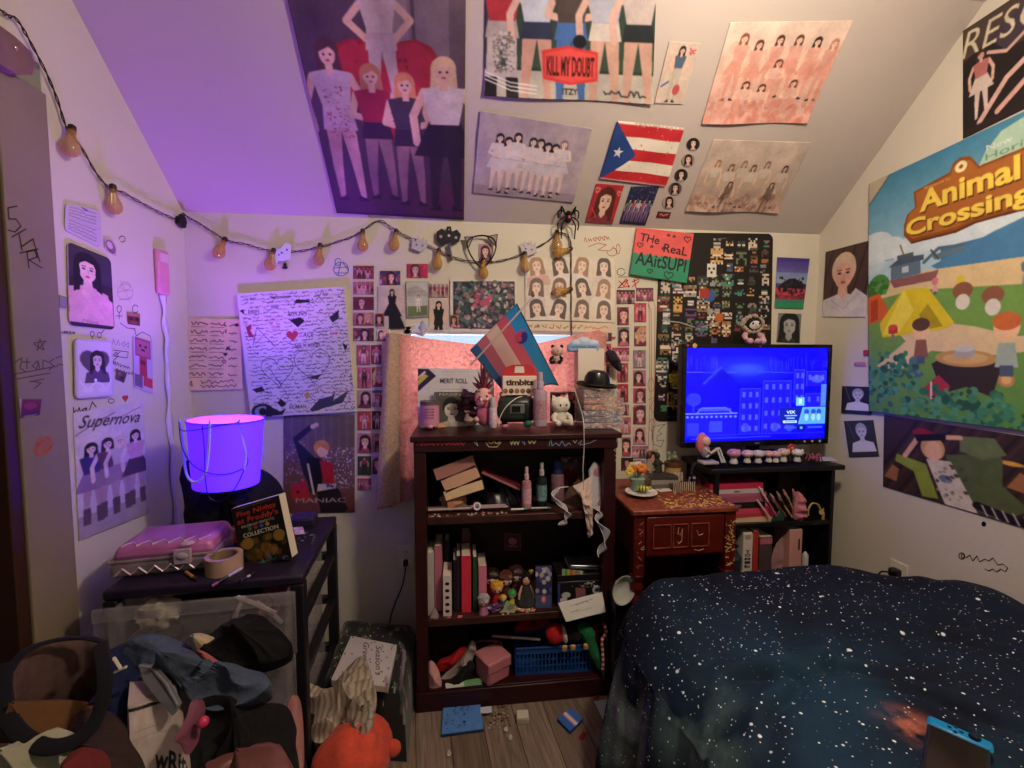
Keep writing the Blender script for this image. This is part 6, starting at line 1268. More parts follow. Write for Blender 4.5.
for i in range(4): m_.box(-r*.5,r*.5,-r*1.02,-r*.9,.035+i*.012,.038+i*.012)
m_.build('printed_lines',VCOL,t)['kind'] = 'stuff'
for i,(px,cl,nm,sx) in enumerate(((422,'5a5a58','grey',1),(430,'d890a0','pink',1),(441,'d88a48','orange',1.5))):
    p = onz(px,1.80,ZT); single(MB().at(T(*p)).ball((0,0,.007),(.013*sx,.01,.008),12,amp=.3,seed=i),'smooth_pebble',plast(cl,.5),f'small {nm} pebble-like piece before the pink candle jar','pebble')
# dark plum posy
p = onz(471,1.87,ZT); t = thing('dried_posy','dark plum dried flowers bunched beside the black and white portrait','flowers',p); r2 = random.Random(3)
MB().lathe([(.018,0),(.03,.02),(.022,.05),(.03,.06)],n=12).build('wrapping',softm('c8a890'),t)
m_ = MB()
for i in range(26): m_.ball((r2.uniform(-.045,.04),r2.uniform(-.02,.03),r2.uniform(.05,.135)),(r2.uniform(.012,.02),)*3,8,amp=.8,seed=i)
m_.build('blossoms',softm('3c1c28'),t)['kind'] = 'stuff'
# pink pineapple toy
p = onz(484,1.83,ZT); t = thing('pineapple_toy','pink toy with a patterned body and spiky dark plum leaves, centre-left of the bookcase top','toy',p)
MB().ball((0,0,.045),(.032,.03,.045),18).build('body',softm('b8607a'),t); MB().ball((0,0,.115),(.038,.034,.045),18).build('head',softm('d8a8a4'),t)
m_ = MB(); r2 = random.Random(4)
for i in range(26): a_,z_ = r2.uniform(3.3,6.1),r2.uniform(.08,.15); k = sqrt(max(0,1-((z_-.115)/.045)**2)); m_.ball((.037*k*cos(a_),.033*k*sin(a_),z_),(.006,.004,.006),6)
m_.build('skin_pattern',softm('a83c4c'),t)['kind'] = 'stuff'
for i,a_ in enumerate((-70,-45,-22,0,20,48,72,-8)): L_ = (.06,.075,.085,.11,.09,.075,.05,.12)[i]; MB().at(T(0,0,.15) @ RY(R(a_*.8)) @ RZ(i)).lathe([(.004,0),(.011,L_*.35),(.007,L_*.7),(0,L_)],n=8,sy=.35).build('leaf',softm('4a1c2c' if i % 2 else '7a3040'),t)
for d in (-1,1): MB().ball((d*.03,-.01,.03),(.014,.014,.012),10).build('paw',softm('d8a8b0'),t); MB().ball((d*.013,-.033,.115),(.005,.003,.006),8).build('eye',plast('e8e0e0',.3),t)
p = onz(493,1.79,ZT); bottle('lotion_bottle','small clear and white bottle in front of the pineapple toy','bottle',p,.016,.125,'c8b8c4','b8a8b8',shape=1,labcol='d8b8c4')
p = onz(505,1.79,ZT); single(MB().at(T(*p)).ball((0,0,.006),(.016,.009,.006),10,amp=.4),'pink_eraser',plast('c88098'),'flat pink bit beside the small white bottle','eraser')
# clock radio
p = onz(516,1.88,ZT); t = thing('clock_radio','dark green-grey portable clock radio with rounded ends under the donut box','radio',p,R(-3)); gr = plast('2c3430',.35)
MB().box(-.078,.078,-.05,.055,.01,.118).build('housing',gr,t,bevel=.024)
for d in (-1,1): MB().at(T(d*.052,-.047,.06) @ RX(R(90))).lathe([(.034,-.006),(.034,.004),(.028,.007),(0,.004)],n=24).build('speaker_grille',plast('1a1e1c',.6),t); MB().box(d*.05-.012,d*.05+.012,-.03,.03,0,.012).build('foot',gr,t,bevel=.003)
o = MB().box(-.03,.032,-.056,-.046,.05,.09).build('display_surround',plast('6a706c',.4),t,bevel=.003); MB().box(-.022,.014,-.0585,-.055,.057,.082).build('display',plast('10140f',.15),o)
MB().tube(spline([(-.06,.0,.11),(-.06,0,.135),(.06,0,.135),(.06,0,.11)],5),.004,6).build('carry_handle',gr,t)
m_ = MB(); q = [onz(499,1.80,ZT+.002)-p,Vector((-.075,-.075,.04)),Vector((-.05,-.085,.085)),Vector((-.01,-.07,.115)),Vector((.02,-.04,.121))]; m_.tube(spline(q,6),.0022,6)
single(m_.at(I3()),'x',plast('d8d4c4'),'white charging cable looping over the front of the clock radio','cable'); o = bpy.context.scene.collection.objects[-1]; o.name = 'charging_cable'; o.location = Vector(o.location)+p
# donut box
p = onz(519,1.885,ZT+.1185); p.z = ZT+.138; t = thing('donut_box','white and red donut-hole box with brown lettering standing on the clock radio','box',p,R(-3)); wh = plast('e0d4c8',.5)
MB().box(-.072,.072,-.03,.035,0,.082).build('carton',wh,t,bevel=.002)
m_ = MB(); m_.prism([(-.072,0),(.072,0),(.062,.035),(.03,.047),(-.03,.047),(-.06,.035)],-.002,.002); m_.v = [(x,-.012+z,.082+y) for x,y,z in m_.v]; g = m_.build('gable_top',plast('c03034',.5),t,smooth=0)
m_ = MB(); m_.prism([(-.022,.012),(.022,.012),(.018,.04),(-.018,.04)],-.002,.002); m_.v = [(x,-.0165+z,.082+y) for x,y,z in m_.v]; m_.build('gable_panel',wh,g,smooth=0)
c = Cv(90,50,'e4d8cc'); c.text('timbits',.5,.32,.3,'4a2418',w=.82,bold=.05)
for i in range(6): c.ell(.08+i*.17,.78,.072,.13,['8a5a44','5a2c20','9a6a54'][i % 3]).ell(.06+i*.17,.74,.03,.05,'b08a74',.6)
sheet('printed_front',None,None,None,None,c.soft(.3,.02),pts=[(-.071,-.0305,.081),(.071,-.0305,.081),(.071,-.0305,.001),(-.071,-.0305,.001)],off=.0003,th=.0006,parent=t)
# spray bottle
p = onz(540,1.80,ZT); t = bottle('spray_bottle','tall silver mauve spray bottle right of the clock radio','bottle',p,.029,.225,'a890a0','b8a8b4',labcol='a87a88')
p = onz(528,1.78,ZT); single(MB().at(T(*p)).ball((0,0,.014),(.019,.016,.014),12,amp=.5),'green_putty',plast('1e5a48',.4),'small dark green lump of putty before the clock radio','putty')
plush('white_cat_toy','white cat-eared soft toy sitting right of the silver spray bottle',onz(560,1.83,ZT),.125,R(10),'d8d0c4',ears='cat')
p = onz(563,1.92,ZT); t = thing('gift_box','black, red and white patterned gift box behind the white cat toy','box',p,R(20)); MB().box(-.05,.05,-.02,.03,0,.13).build('box_body',plast('1c1618'),t,bevel=.002); m_ = MB().color('c83a44'); r2 = random.Random(6)
for i in range(20): m_.color(r2.choice(['c83a44','e0c8c8','d86a70'])).box(*(lambda x: (x,x+.014))(r2.uniform(-.05,.036)),-.0215,-.0205,*(lambda z: (z,z+.014))(r2.uniform(.08,.115)))
m_.build('printed_pattern',VCOL,t,smooth=0)['kind'] = 'stuff'
# white tall box, stack of clear sticker boxes, hat
p = onz(588,1.95,ZT); hb = PY(588,352,1.95).z-ZT; t = thing('white_carton','tall plain white carton standing behind the black hat','carton',p,R(6)); MB().box(-.062,.062,-.03,.02,0,hb).build('carton_body',plast('d8cabc',.6),t,bevel=.002); m_ = MB().color('b85a54')
m_.box(-.03,.03,-.031,-.0302,hb*.62,hb*.63).box(-.03,.01,-.031,-.0302,hb*.59,hb*.60).box(-.03,.02,-.031,-.0302,hb*.56,hb*.57); m_.build('printed_lines',VCOL,t,smooth=0)['kind'] = 'stuff'
p = onz(566,1.93,ZT+.0); 
zz = ZT; r2 = random.Random(12); names = ['lowest','second','third','fourth','topmost']; bandc = [['c88a98','a83a4a','d8c8c8'],['3a5a98','8aa8d0','2a2a4a'],['4a78b0','c8c8d8','1c2440'],['d8a040','d84a5a','e8c060'],['d83a50','e8a050','d8b8b8']]
for i in range(5):
    h_ = .026; p = onz(600,1.835,zz); t = thing('clear_craft_box',f'{["pink and white", "navy", "blue glitter", "orange and yellow", "red and orange"][i]} clear craft box, {names[i]} in the stack under the black hat','box',(p.x+r2.uniform(-.006,.006),1.835,zz),R(r2.uniform(-4,4)),group='clear craft boxes under the hat')
    MB().box(-.088,.088,-.055,.07,0,h_-.001).build('clear_shell',mat('clear_box','d0c0c0',.12,alpha=.35,coat=.6),t,bevel=.003)
    m_ = MB()
    for k in range(60): m_.color(r2.choice(bandc[i])).ball((r2.uniform(-.078,.078),r2.uniform(-.048,-.02),r2.uniform(.006,h_-.008)),(r2.uniform(.004,.012),.004,r2.uniform(.003,.007)),6)
    m_.build('glitter_bits',VCOL,t)['kind'] = 'stuff'; zz += h_
t = thing('clear_craft_box','larger clear box of beads under the hat, on top of the coloured craft boxes','box',(onz(598,1.83,zz).x,1.83,zz),R(3)); MB().box(-.082,.08,-.05,.06,0,.036).build('clear_shell',mat('clear_box','d0c0c0',.12,alpha=.35,coat=.6),t,bevel=.003)
m_ = MB()
for k in range(110): m_.color(r2.choice(['c8a8a0','a87a78','e0d0c8','8a6a68'])).ball((r2.uniform(-.07,.07),r2.uniform(-.04,-.015),r2.uniform(.005,.03)),.004,5)
m_.build('beads',VCOL,t)['kind'] = 'stuff'; zz += .036
p = onz(596,1.83,zz); t = thing('bowler_hat','glossy black bowler hat resting on the stack of craft boxes','hat',(p.x,1.83,zz),R(0),rot=(R(4),R(5),0)); t.scale = (1.1,1.1,1.15); hm = mat('black_felt_hat','0e0c0e',.28,coat=.2)
MB().lathe([(.0,.07),(.02,.0685),(.038,.06),(.048,.042),(.052,.02),(.053,.010)],n=36,sy=.85).build('crown',hm,t)
MB().lathe([(.052,.008),(.065,.006),(.078,.009),(.083,.017),(.079,.020),(.074,.014),(.062,.011),(.052,.012),(.052,.008)],n=36,sy=.8).build('brim',hm,t); MB().lathe([(.0535,.010),(.0535,.022),(.0525,.022)],n=36,sy=.85).build('hat_band',plast('1a1414',.6),t)
# blue lettered cloud on the carton
p = PY(583,345,1.94); zc = ZT+hb+.0005; t = thing('lettered_cloud','blue and white cloud-shaped sign perched on top of the white carton','sign',(p.x,1.94,zc)); 
m_ = MB().color('b8c4d4'); m_.ball((-.03,.006,.036),(.03,.014,.02),12).ball((.005,.006,.044),(.035,.014,.024),12).ball((.045,.006,.036),(.03,.014,.02),12).build('cloud_top',VCOL,t)
MB().box(-.075,.075,-.016,.0,.0,.034).build('cloud_front',plast('7a9ac4',.6),t,bevel=.01)
c = Cv(70,18,'7f9fc8'); c.text('NATIONAL GUEST',.5,.35,.3,'2a3450',w=.86,bold=.02).text('PASS',.5,.74,.3,'2a3450',w=.3,bold=.02); sheet('lettering',None,None,None,None,c,pts=[(-.066,-.0165,.031),(.066,-.0165,.031),(.066,-.0165,.004),(-.066,-.0165,.004)],off=.0003,th=.0004,parent=t)
plush('panda_toy','small black and pink panda toy clinging to the towel beside the cloud sign',PY(557,364,1.975),.085,R(-25),'d0a8a0',ear='1c1618',arms='1c1618')
p = PY(612,363,1.99); heap('dark_ribbon_bow','dark satin bow tucked between the white carton and the photo cards','bow',[(p.x-.03,1.99,p.z+.05),(p.x+.01,1.99,p.z+.055),(p.x+.045,1.99,p.z),(p.x+.04,1.99,p.z-.04),(p.x-.0,1.99,p.z-.01)],.02,.02,'2a2230',3,.006,N=(0,-1,0),seg=40,rings=8)
# the flag on its stick
FYY = 1.93
FP = [(517,303),(559,386),(508,394),(469,350)]   # top, lower right, bottom, left
SY = lambda x: 1.968-.078*min(1,max(0,(x-470)/63))
def flagpt(u,v,dy=0):
    a_ = (1-u)*(1-v); P = [(467+(530-467)*0,0)]; A,Bq,Cq,D = (470,350),(517,303),(559,387),(507,396)
    x = A[0]*(1-u)*(1-v)+Bq[0]*u*(1-v)+Cq[0]*u*v+D[0]*(1-u)*v; y = A[1]*(1-u)*(1-v)+Bq[1]*u*(1-v)+Cq[1]*u*v+D[1]*(1-u)*v
    y += 4*sin(u*6)*v; return PY(x,y,SY(x)+.012-.015*v+.010*sin(u*8+v*2)*v-dy)
tf = thing('pride_flag','blue, pink and white striped flag with a round emblem on a thin stick','flag',PY(533,296,FYY)); O_ = Vector(tf.location)
SC = ['3f86b4','c86a88','d8a0a0','d8c4c0','d8a0a0','c8708c','5aa8d8','2a70a8']
m_ = MB(); nu,nv = 48,30; vs = [flagpt(i/nu,j/nv)-O_ for j in range(nv+1) for i in range(nu+1)]; b0 = len(m_.v)
stripe = lambda u: '3f78a8' if u < .14 else 'c47a88' if u < .34 else 'd8c0b0' if u < .56 else 'cc6678' if u < .74 else '3f9ac8' if u < .97 else '24405c'
m_.v += [tuple(p) for p in vs]
for j in range(nv):
    for i in range(nu):
        m_.f.append([j*(nu+1)+i,(j+1)*(nu+1)+i,(j+1)*(nu+1)+i+1,j*(nu+1)+i+1]); m_.c.append((*lin(stripe((i+.5)/nu)),1))
m_.col = (1,1,1,1); m_.build('flag_cloth',mat('flag_cloth',attr=True,rough=.8,transl=.45),tf,solid=.0008,smooth=80)
m_ = MB(); P0 = flagpt(.80,.34,.003)-O_; e1 = (flagpt(.9,.34,.003)-flagpt(.7,.34,.003)).normalized(); e2 = (flagpt(.8,.44,.003)-flagpt(.8,.24,.003)).normalized(); rr_ = .028
m_.color('b03a58'); m_.add([P0]+[P0+e1*rr_*cos(R(a))+e2*rr_*sin(R(a)) for a in range(180,361,12)],[(0,i,i+1) for i in range(1,16)]); m_.color('2a2a80'); m_.add([P0]+[P0+e1*rr_*cos(R(a))+e2*rr_*sin(R(a)) for a in range(0,181,12)],[(0,i,i+1) for i in range(1,16)])
e1_,e2_ = e1,e2; m_.color('b03a58').add([P0-e1*.014+e1*.014*cos(R(a))+e2*.014*sin(R(a))-Vector((0,.001,0)) for a in range(0,360,30)],[tuple(range(12))]); m_.color('2a2a80').add([P0+e1*.014+e1*.014*cos(R(a))+e2*.014*sin(R(a))-Vector((0,.001,0)) for a in range(0,360,30)],[tuple(range(12))])
m_.build('round_emblem',VCOL,tf,smooth=0)
pa,pb = PY(533,297,SY(533))-O_,PY(471,365,SY(470))
MB().tube([pa,pb-O_],.004,8).build('flag_stick',plast('c8b4b0',.5),tf); MB().at(T(*pa)).lathe([(.005,0),(.008,.006),(.003,.022),(0,.026)],n=8).build('finial',plast('7a5038',.4),tf)

# ================================================================ first shelf of the bookcase
for i,(x0,y0,x1,y1,hh,cl,pg,lab) in enumerate(((437,477.5,476,463.5,12,'2a1c1c','b07a74','topmost tilted book with pinkish page edges on the upper shelf'),(446,489.5,480,474,13,'4a2a28','d8a890','middle tilted book with peach page edges on the upper shelf'),(446,498,484,486,10,'3a2020','e8c8a0','lowest of the tilted books, its cream pages catching light'))):
    a_,b_ = PY(x0,y0,1.745),PY(x1,y1,1.745); L_ = (b_-a_).length; an = math.atan2(b_.z-a_.z,b_.x-a_.x); c0 = (a_+b_)/2
    t = thing('paperback_book',lab,'book',(c0.x,1.745+.06,c0.z-.012),rot=(0,-an,0),group='tilted books on the upper shelf'); hgt = pm(hh,1.745)
    MB().box(-L_/2-.004,L_/2+.003,-.062,.065,-.0015,.0).box(-L_/2-.004,L_/2+.003,-.062,.065,hgt,hgt+.0015).box(-L_/2-.004,L_/2+.003,.063,.065,.0001,hgt-.0001).build('cover',plast(cl),t,smooth=0); MB().box(-L_/2,L_/2,-.06,.0628,.0002,hgt-.0002).build('pages',mat('pages_'+pg,pg,.85,noise=.08,ns=150),t,smooth=0)
p = PY(452,500,1.75); m_ = MB().at(T(p.x+.005,1.80,Z1+.0015)); m_.ball((0,0,.032),(.055,.05,.034),16,amp=.5,seed=3); single(m_,'peach_pouch',softm('b07a5c'),'small peach-brown pouch propping the tilted books','pouch')
a_,b_ = PY(481,470,1.78),PY(520,488,1.78); L_ = (b_-a_).length; an = math.atan2(b_.z-a_.z,b_.x-a_.x); c0 = (a_+b_)/2
t = thing('thin_book','thin dusky pink book slanting down from the tilted books to the pink mist bottle','book',(c0.x,1.84,c0.z-.014),rot=(0,-an,0)); MB().box(-L_/2,L_/2,-.06,.06,0,.002).box(-L_/2,L_/2,-.06,.06,.012,.014).build('cover',plast('7a2a3c',.35),t,smooth=0); MB().box(-L_/2+.002,L_/2-.002,-.058,.058,.0022,.0118).build('pages',mat('pages_b07a74','b07a74',.85),t,smooth=0)
heap('dark_clutter','dark plastic bag slumped on the upper shelf behind the rods','bag',[(PY(485,0,1.83).x,1.80,Z1+.003),(PY(516,0,1.83).x,1.80,Z1+.003),(PY(518,0,1.9).x,1.9,Z1+.003),(PY(480,0,1.9).x,1.9,Z1+.003)],.06,.001,'181016',6,.014,m=mat('shiny_black_bag','17121a',.3),N=(0,-.1,1),seg=60,rings=10)
bottle('mist_bottle','pink body-mist bottle with a clear spray top on the upper shelf','bottle',onz(526.5,1.735,Z1),.0195,.17,'b88088','c8a8b0',labcol='c89aa4',alpha=.85)
bottle('dark_spray_bottle','dark bottle with a pale teal label between two pink bottles','bottle',onz(541.5,1.76,Z1),.0215,.18,'1a2026','b8a8b0',labcol='6a8a90')
bottle('mist_bottle','taller mauve bottle with a blue cap behind the teal-labelled bottle','bottle',onz(557,1.81,Z1),.029,.175,'7a5864','2a3a70',shape=1,labcol='8a5a6c')
for i,(x0,x1,y0,y1,Yc,cl,nm) in enumerate(((428,506,501.5,502.5,1.765,'6a5a5e','upper dull'),(428,508,505,503.8,1.745,'b8a0a0','lower pinkish'))):
    a_ = onz(x0,Yc,Z1+.0055*1.0+.0005); b_ = onz(x1,Yc,Z1+.0055+.0005); stick('metal_rod',f'{nm} curtain rod lying along the front of the upper shelf','rod',a_,b_,.0052,[(0,cl),(.55,'a89098')],group='rods on the upper shelf')
for x0,x1,Yc,cl,lab in ((511,527,1.715,'d8d8d0','short white marker at the front edge of the upper shelf'),(531,551,1.718,'9aa8a8','grey-white pen beside the white marker')):
    stick('marker_pen',lab,'pen',onz(x0,Yc,Z1+.005),onz(x1,Yc-.002,Z1+.005),.0045,[(0,cl),(.2,cl),(.8,'3a8a80')])
p = onz(477,1.728,Z1+.018); single(MB().at(T(*p) @ RX(R(80))).tube([(.012*cos(a*pi/8),.012*sin(a*pi/8),0) for a in range(16)],.0045,6,closed=True),'white_ring',plast('d8d0dc',.3),'white ring standing on the rods at the front of the upper shelf','ring')
def litter(name,label,cat,box,n,cols,r=(.002,.006),z=0,group=None,seed=1,m=None):
    m_ = MB(); r2 = random.Random(seed)
    for i in range(n):
        x,y = r2.uniform(box[0],box[1]),r2.uniform(box[2],box[3]); q = r2.uniform(*r); m_.color(r2.choice(cols))
        if i % 3 == 0: m_.at(T(x,y,z+.0004) @ RZ(r2.uniform(0,3))).box(-q,q,-q*.7,q*.7,0,q*.5)
        elif i % 3 == 1: m_.at(T(x,y,z+.0004)).ball((0,0,q*.4),(q,q,q*.4),6)
        else: a_ = r2.uniform(0,6); m_.at(T(x,y,z+.0004)).tube([(0,0,.001),(q*2*cos(a_),q*2*sin(a_),.0012)],.001,4)
    o = single(m_,name,m or VCOL,label,cat,group); o['kind'] = 'stuff'; return o
xl = lambda px,Y: PY(px,500,Y).x
litter('bead_scatter','beads, clips and crumbs scattered along the upper shelf edge','scatter',(xl(428,1.72),xl(508,1.72),1.704,1.736),90,['8a5a4a','c8a8a0','5a3a30','d8c8b8','a8784a','3a2a28','c8909a'],z=Z1,seed=3)
heap('brown_soft_bag','brown crumpled soft bag at the back right of the upper shelf','bag',[(xl(562,1.78),1.76,Z1+.003),(xl(592,1.78),1.76,Z1+.003),(xl(594,1.88),1.88,Z1+.003),(xl(566,1.88),1.88,Z1+.003)],.065,.001,'5a4238',8,.018,N=(0,-.1,1),seg=60,rings=10)
# card leaning at the back right
c = Cv(60,70,'8a6468'); c.line([(0,.08),(1,.08)],.02,'c8a8a0').rect(.05,.02,.9,.14,'6a4648').rect(.08,.04,.2,.12,'c8b8b0').ell(.25,.45,.22,.2,'8a2a34').speck(30,['b07a74','5a3438','c89a90'],.02,.05).soft(1,.08)
lean_sheet('leaning_card','faded board game card leaning at the back right of the upper shelf','card',[(560,457),(596,456),(596,500),(562,502)],1.955,1.935,c)
p = onz(602,1.75,Z1); t = thing('pink_box','small pink box at the right end of the upper shelf','box',(p.x-.006,1.75,Z1)); MB().box(-.014,.008,-.02,.08,0,.055).build('box_body',plast('c8808c'),t,bevel=.002); MB().box(-.0145,.0085,-.0205,.0805,.0552,.062).build('lid',plast('b86a78'),t,bevel=.001)
# white racket-like fan
P = [(594,462),(601,467),(605,478),(604,490),(598,503),(590,512),(588,503),(590,486),(589,470)]
t = flat_cut('paper_fan','white paper fan with pink edge propped upright at the right of the upper shelf','fan','B',[(0,0)]*9,'c8c0c4') if False else None
P3 = [PY(x,y,1.76-.0015*(y-460)/2) for x,y in P]; c0 = sum(P3,Vector())/9; t = thing('paper_fan','white oval paper fan with a pink patch, upright at the right of the upper shelf','fan',c0)
MB().add([p-c0 for p in P3]+[p-c0+Vector((0,.006,0)) for p in P3],[tuple(range(9)),tuple(range(9,18))[::-1]]+[(i,9+i,9+(i+1) % 9,(i+1) % 9) for i in range(9)]).build('fan_blade',plast('b8b0b8',.5),t,smooth=0)
MB().tube([p-c0+Vector((0,-.001,0)) for p in P3],.0028,6,closed=True).build('rim',plast('8a9098',.4),t); q = (PY(597,474,1.75)-c0); MB().ball(q,(.016,.003,.026),12).build('pink_patch',plast('b87a88'),t)
# gauze and ribbons hanging
def ribbon(name,label,path,wd,col,m=None,cat='ribbon',edge=None,parent_=None):
    P = spline([PY(*q) for q in path],6); m_ = MB(); vs = []
    for i,p in enumerate(P):
        s_ = wd*(1+.25*sin(i*.8)); a_ = i*.35; d = Vector((cos(a_)*.7+.3,sin(a_)*.5,0)).normalized() if wd > .004 else Vector((1,0,0))
        for k in (-1,0,1): vs.append(p+d*s_*k+Vector((0,-.003*(k == 0),0)))
    m_.add(vs,[(i*3+j,i*3+j+1,i*3+j+4,i*3+j+3) for i in range(len(P)-1) for j in range(2)])
    o = single(m_,name,m or mat('gauze_'+col,col,.9,alpha=.75),label,cat,solid=.0008,smooth=80)
    if edge:
        for k in (-1,1):
            e = MB(); L_ = Vector(o.location); e.tube([Vector(vs[i*3+1+k])-L_ for i in range(len(P))],.0013,5); e.build('ribbon_edge',plast(edge),o)
    return o
ribbon('mesh_ribbon','curly white mesh ribbon falling from the middle of the upper shelf',[(566,487,1.72),(558,489,1.70),(554,497,1.69),(562,505,1.68),(568,512,1.675),(566,520,1.675),(561,525,1.675)],.011,'b8b8b8',edge='d8d8d8')
ribbon('mesh_ribbon','longest white mesh ribbon hanging down over the middle shelf, right side',[(594,505,1.72),(600,512,1.69),(598,522,1.68),(606,532,1.675),(604,545,1.675),(598,556,1.675)],.013,'a8a8ac',edge='d8d8dc')
heap('white_mask_cloth','cream frilly cloth draped over the right of the upper shelf edge','cloth',px3([(573,486,1.72),(583,482,1.73),(592,476,1.735),(591,492,1.71),(593,512,1.69),(592,534,1.69),(588,537,1.69),(586,520,1.685),(583,505,1.69),(580,492,1.70)]),.012,.006,'c8b0a4',5,.007,fr=60,N=(0,-1,0),seg=80,rings=10)
m_ = MB(); m_.tube(spline([PY(574,388,1.73),PY(578,400,1.72),PY(583,418,1.70),PY(584,432,1.675),PY(584,450,1.672),PY(583,470,1.673),PY(584,490,1.68)],6),.0017,6); single(m_,'thin_cable',plast('c8c0bc'),'thin white cord hanging from the craft boxes down over the upper shelf','cord')

# ================================================================ second shelf
def spinebook(x0,x1,ytop,ybot,cl,lab,Yf=1.73,dots=None,dep=.13,top=None,group='upright books on the middle shelf',tilt=0,nm='hardcover_book'):
    a_ = onz((x0+x1)/2,Yf,Z2); w_ = pm(x1-x0,Yf)*.96; h_ = PY((x0+x1)/2,ytop,Yf).z-Z2; d0 = 1.706+(Yf-1.706)
    t = thing(nm,lab,'book',(a_.x,Yf,Z2),rot=(0,R(tilt),0),group=group); m = plast(cl,.45); e = .0018
    MB().box(-w_/2,-w_/2+e,0,dep,0,h_).box(w_/2-e,w_/2,0,dep,0,h_).box(-w_/2+e,w_/2-e,0,e,0,h_).build('cover',m,t,smooth=0); MB().box(-w_/2+e+.0002,w_/2-e-.0002,e+.0002,dep-.003,.002,h_-.003).build('pages',mat('paper_d8cbb8','d8cbb8',.85),t,smooth=0)
    if dots:
        m_ = MB()
        for i in range(5): m_.ball((0,-.0006,.02+i*(h_-.035)/4.6),(w_*.26,.0012,w_*.2),8)
        m_.build('printed_dots',plast(dots),t)
    return t
zb2 = 612
spinebook(428,434.5,553,612,'b8b0ac','leftmost white spine on the middle shelf',1.735)
spinebook(435,442.5,546,608,'b86a80','tall pink spine second from the left on the middle shelf',1.76)
spinebook(443,452,576,611,'d8ccc8','short white book with five black dots down its spine',1.722,dots='1c1618')
spinebook(444.5,450,540,600,'1a2420','tall near-black book behind the dotted white one',1.86,dep=.08)
spinebook(453.5,458,560,606,'1c1620','slim black book between the dotted one and the purple one',1.75)
spinebook(456.5,461,556,606,'4a2848','slim dark purple book left of the bright red one',1.757)
spinebook(461.5,471.5,556,604,'d8344c','bright red-pink spine, widest of the middle-shelf books',1.74)
spinebook(462,471,534,600,'6a3440','tall dull maroon book behind the bright red one',1.875,dep=.08)
spinebook(473,477.5,557,604,'2c4a30','thin green spine right of the bright red book',1.745)
t = spinebook(478.5,487,566,602,'d87a98','short rose-pink box standing right of the green spine',1.76,nm='pink_case',group='upright books on the middle shelf')
c = Cv(34,34,'7a3c4c'); c.rect(.1,.1,.9,.9,'5a2434').ell(.5,.45,.25,.2,'b86a7c').scrib(.2,.75,.6,.1,'c88a98',.04,9).soft(.7,.1)
P = [(504.5,533),(521,534),(521,551),(504,550)]; sheet('backboard_print','square maroon print stuck on the back board of the middle shelf','print',None,None,c,pts=[PY(x,y,1.975) for x,y in P],off=.0,th=.001)
# white dolls and toys
def minifig(label,p,s,body,hair,cat='figurine',group=None,nm='vinyl_figure'):
    t = thing(nm,label,cat,p,group=group); MB().lathe([(s*.2,0),(s*.24,s*.06),(s*.17,s*.3),(s*.1,s*.44)],n=14).build('body',plast(body,.35),t)
    h = MB().ball((0,0,s*.68),(s*.27,s*.25,s*.26),16).build('head',plast('d8b8b0',.35),t); MB().ball((0,s*.03,s*.76),(s*.31,s*.28,s*.24),16,amp=.3,seed=s*99).build('hair',plast(hair,.4),t)
    for d in (-1,1): MB().ball((d*s*.1,-s*.235,s*.64),(s*.035,s*.02,s*.045),8).build('eye',plast('241a20',.2),h)
    return t
minifig('silver-haired mauve figure standing before the short pink box',onz(483.5,1.722,Z2),.085,'a86a84','a8a0a8')
p = onz(495,1.735,Z2); single(MB().at(T(*p)).ball((0,0,.014),(.035,.02,.016),16,amp=.8,seed=3),'purple_slime',plast('5a3464',.35),'small purple soft blob beside the silver-haired figure','toy')
r2 = random.Random(15)
for i,(px,Yc,s_,b_,h_,lab) in enumerate(((497,1.80,.09,'a82a28','d8a030','red toy figure with yellow hair deep on the middle shelf'),(506,1.84,.11,'5a2a2c','6a3a34','dull maroon toy figure at the back of the middle shelf'),(516,1.86,.12,'6a2c34','3a2024','dark red toy figure behind the banknote'),(512,1.78,.06,'c8c040','3a9a4a','tiny yellow-green toy figure behind the banknote'),(503,1.765,.05,'2a6a5a','c8a030','tiny teal toy figure with yellow hair left of the banknote'),(492,1.85,.12,'7a2a24','241414','black-haired rusty red toy behind the pink box'))):
    minifig(lab,onz(px,Yc,Z2),s_,b_,h_,nm='toy_figure',group='toy figures on the middle shelf')
P = [onz(500,1.722,Z2+.004),onz(507,1.785,Z2+.012),onz(521.5,1.775,Z2+.004),onz(514,1.712,Z2+.003)]; P = [P[1],P[2],P[3],P[0]]
c = Cv(44,32,'a8b090'); c.rect(.06,.08,.94,.92,'8a9478').ell(.5,.5,.2,.3,'6a745c').scrib(.1,.2,.3,.1,'5a6450',.02,8).text('1',.88,.8,.2,'5a6450').soft(.4,.05); sheet('banknote','greenish play banknote lying on the middle shelf','banknote',None,None,c,pts=P,off=.0,th=.0006)
litter('eraser_scatter','tiny orange, green and white erasers scattered on the middle shelf','scatter',(xl(488,1.76),xl(530,1.76),1.725,1.80),70,['d88040','4a9a4a','d8c040','c8c0b8','c84a3a','3a7a8a','d890a8'],(.003,.009),Z2,seed=9)
litter('candy_scatter','orange and pink sweets spilled before the dark doll','scatter',(xl(520,1.73),xl(534,1.73),1.71,1.75),26,['d88a5a','e0b090','d86a6a'],(.003,.007),Z2,seed=10)
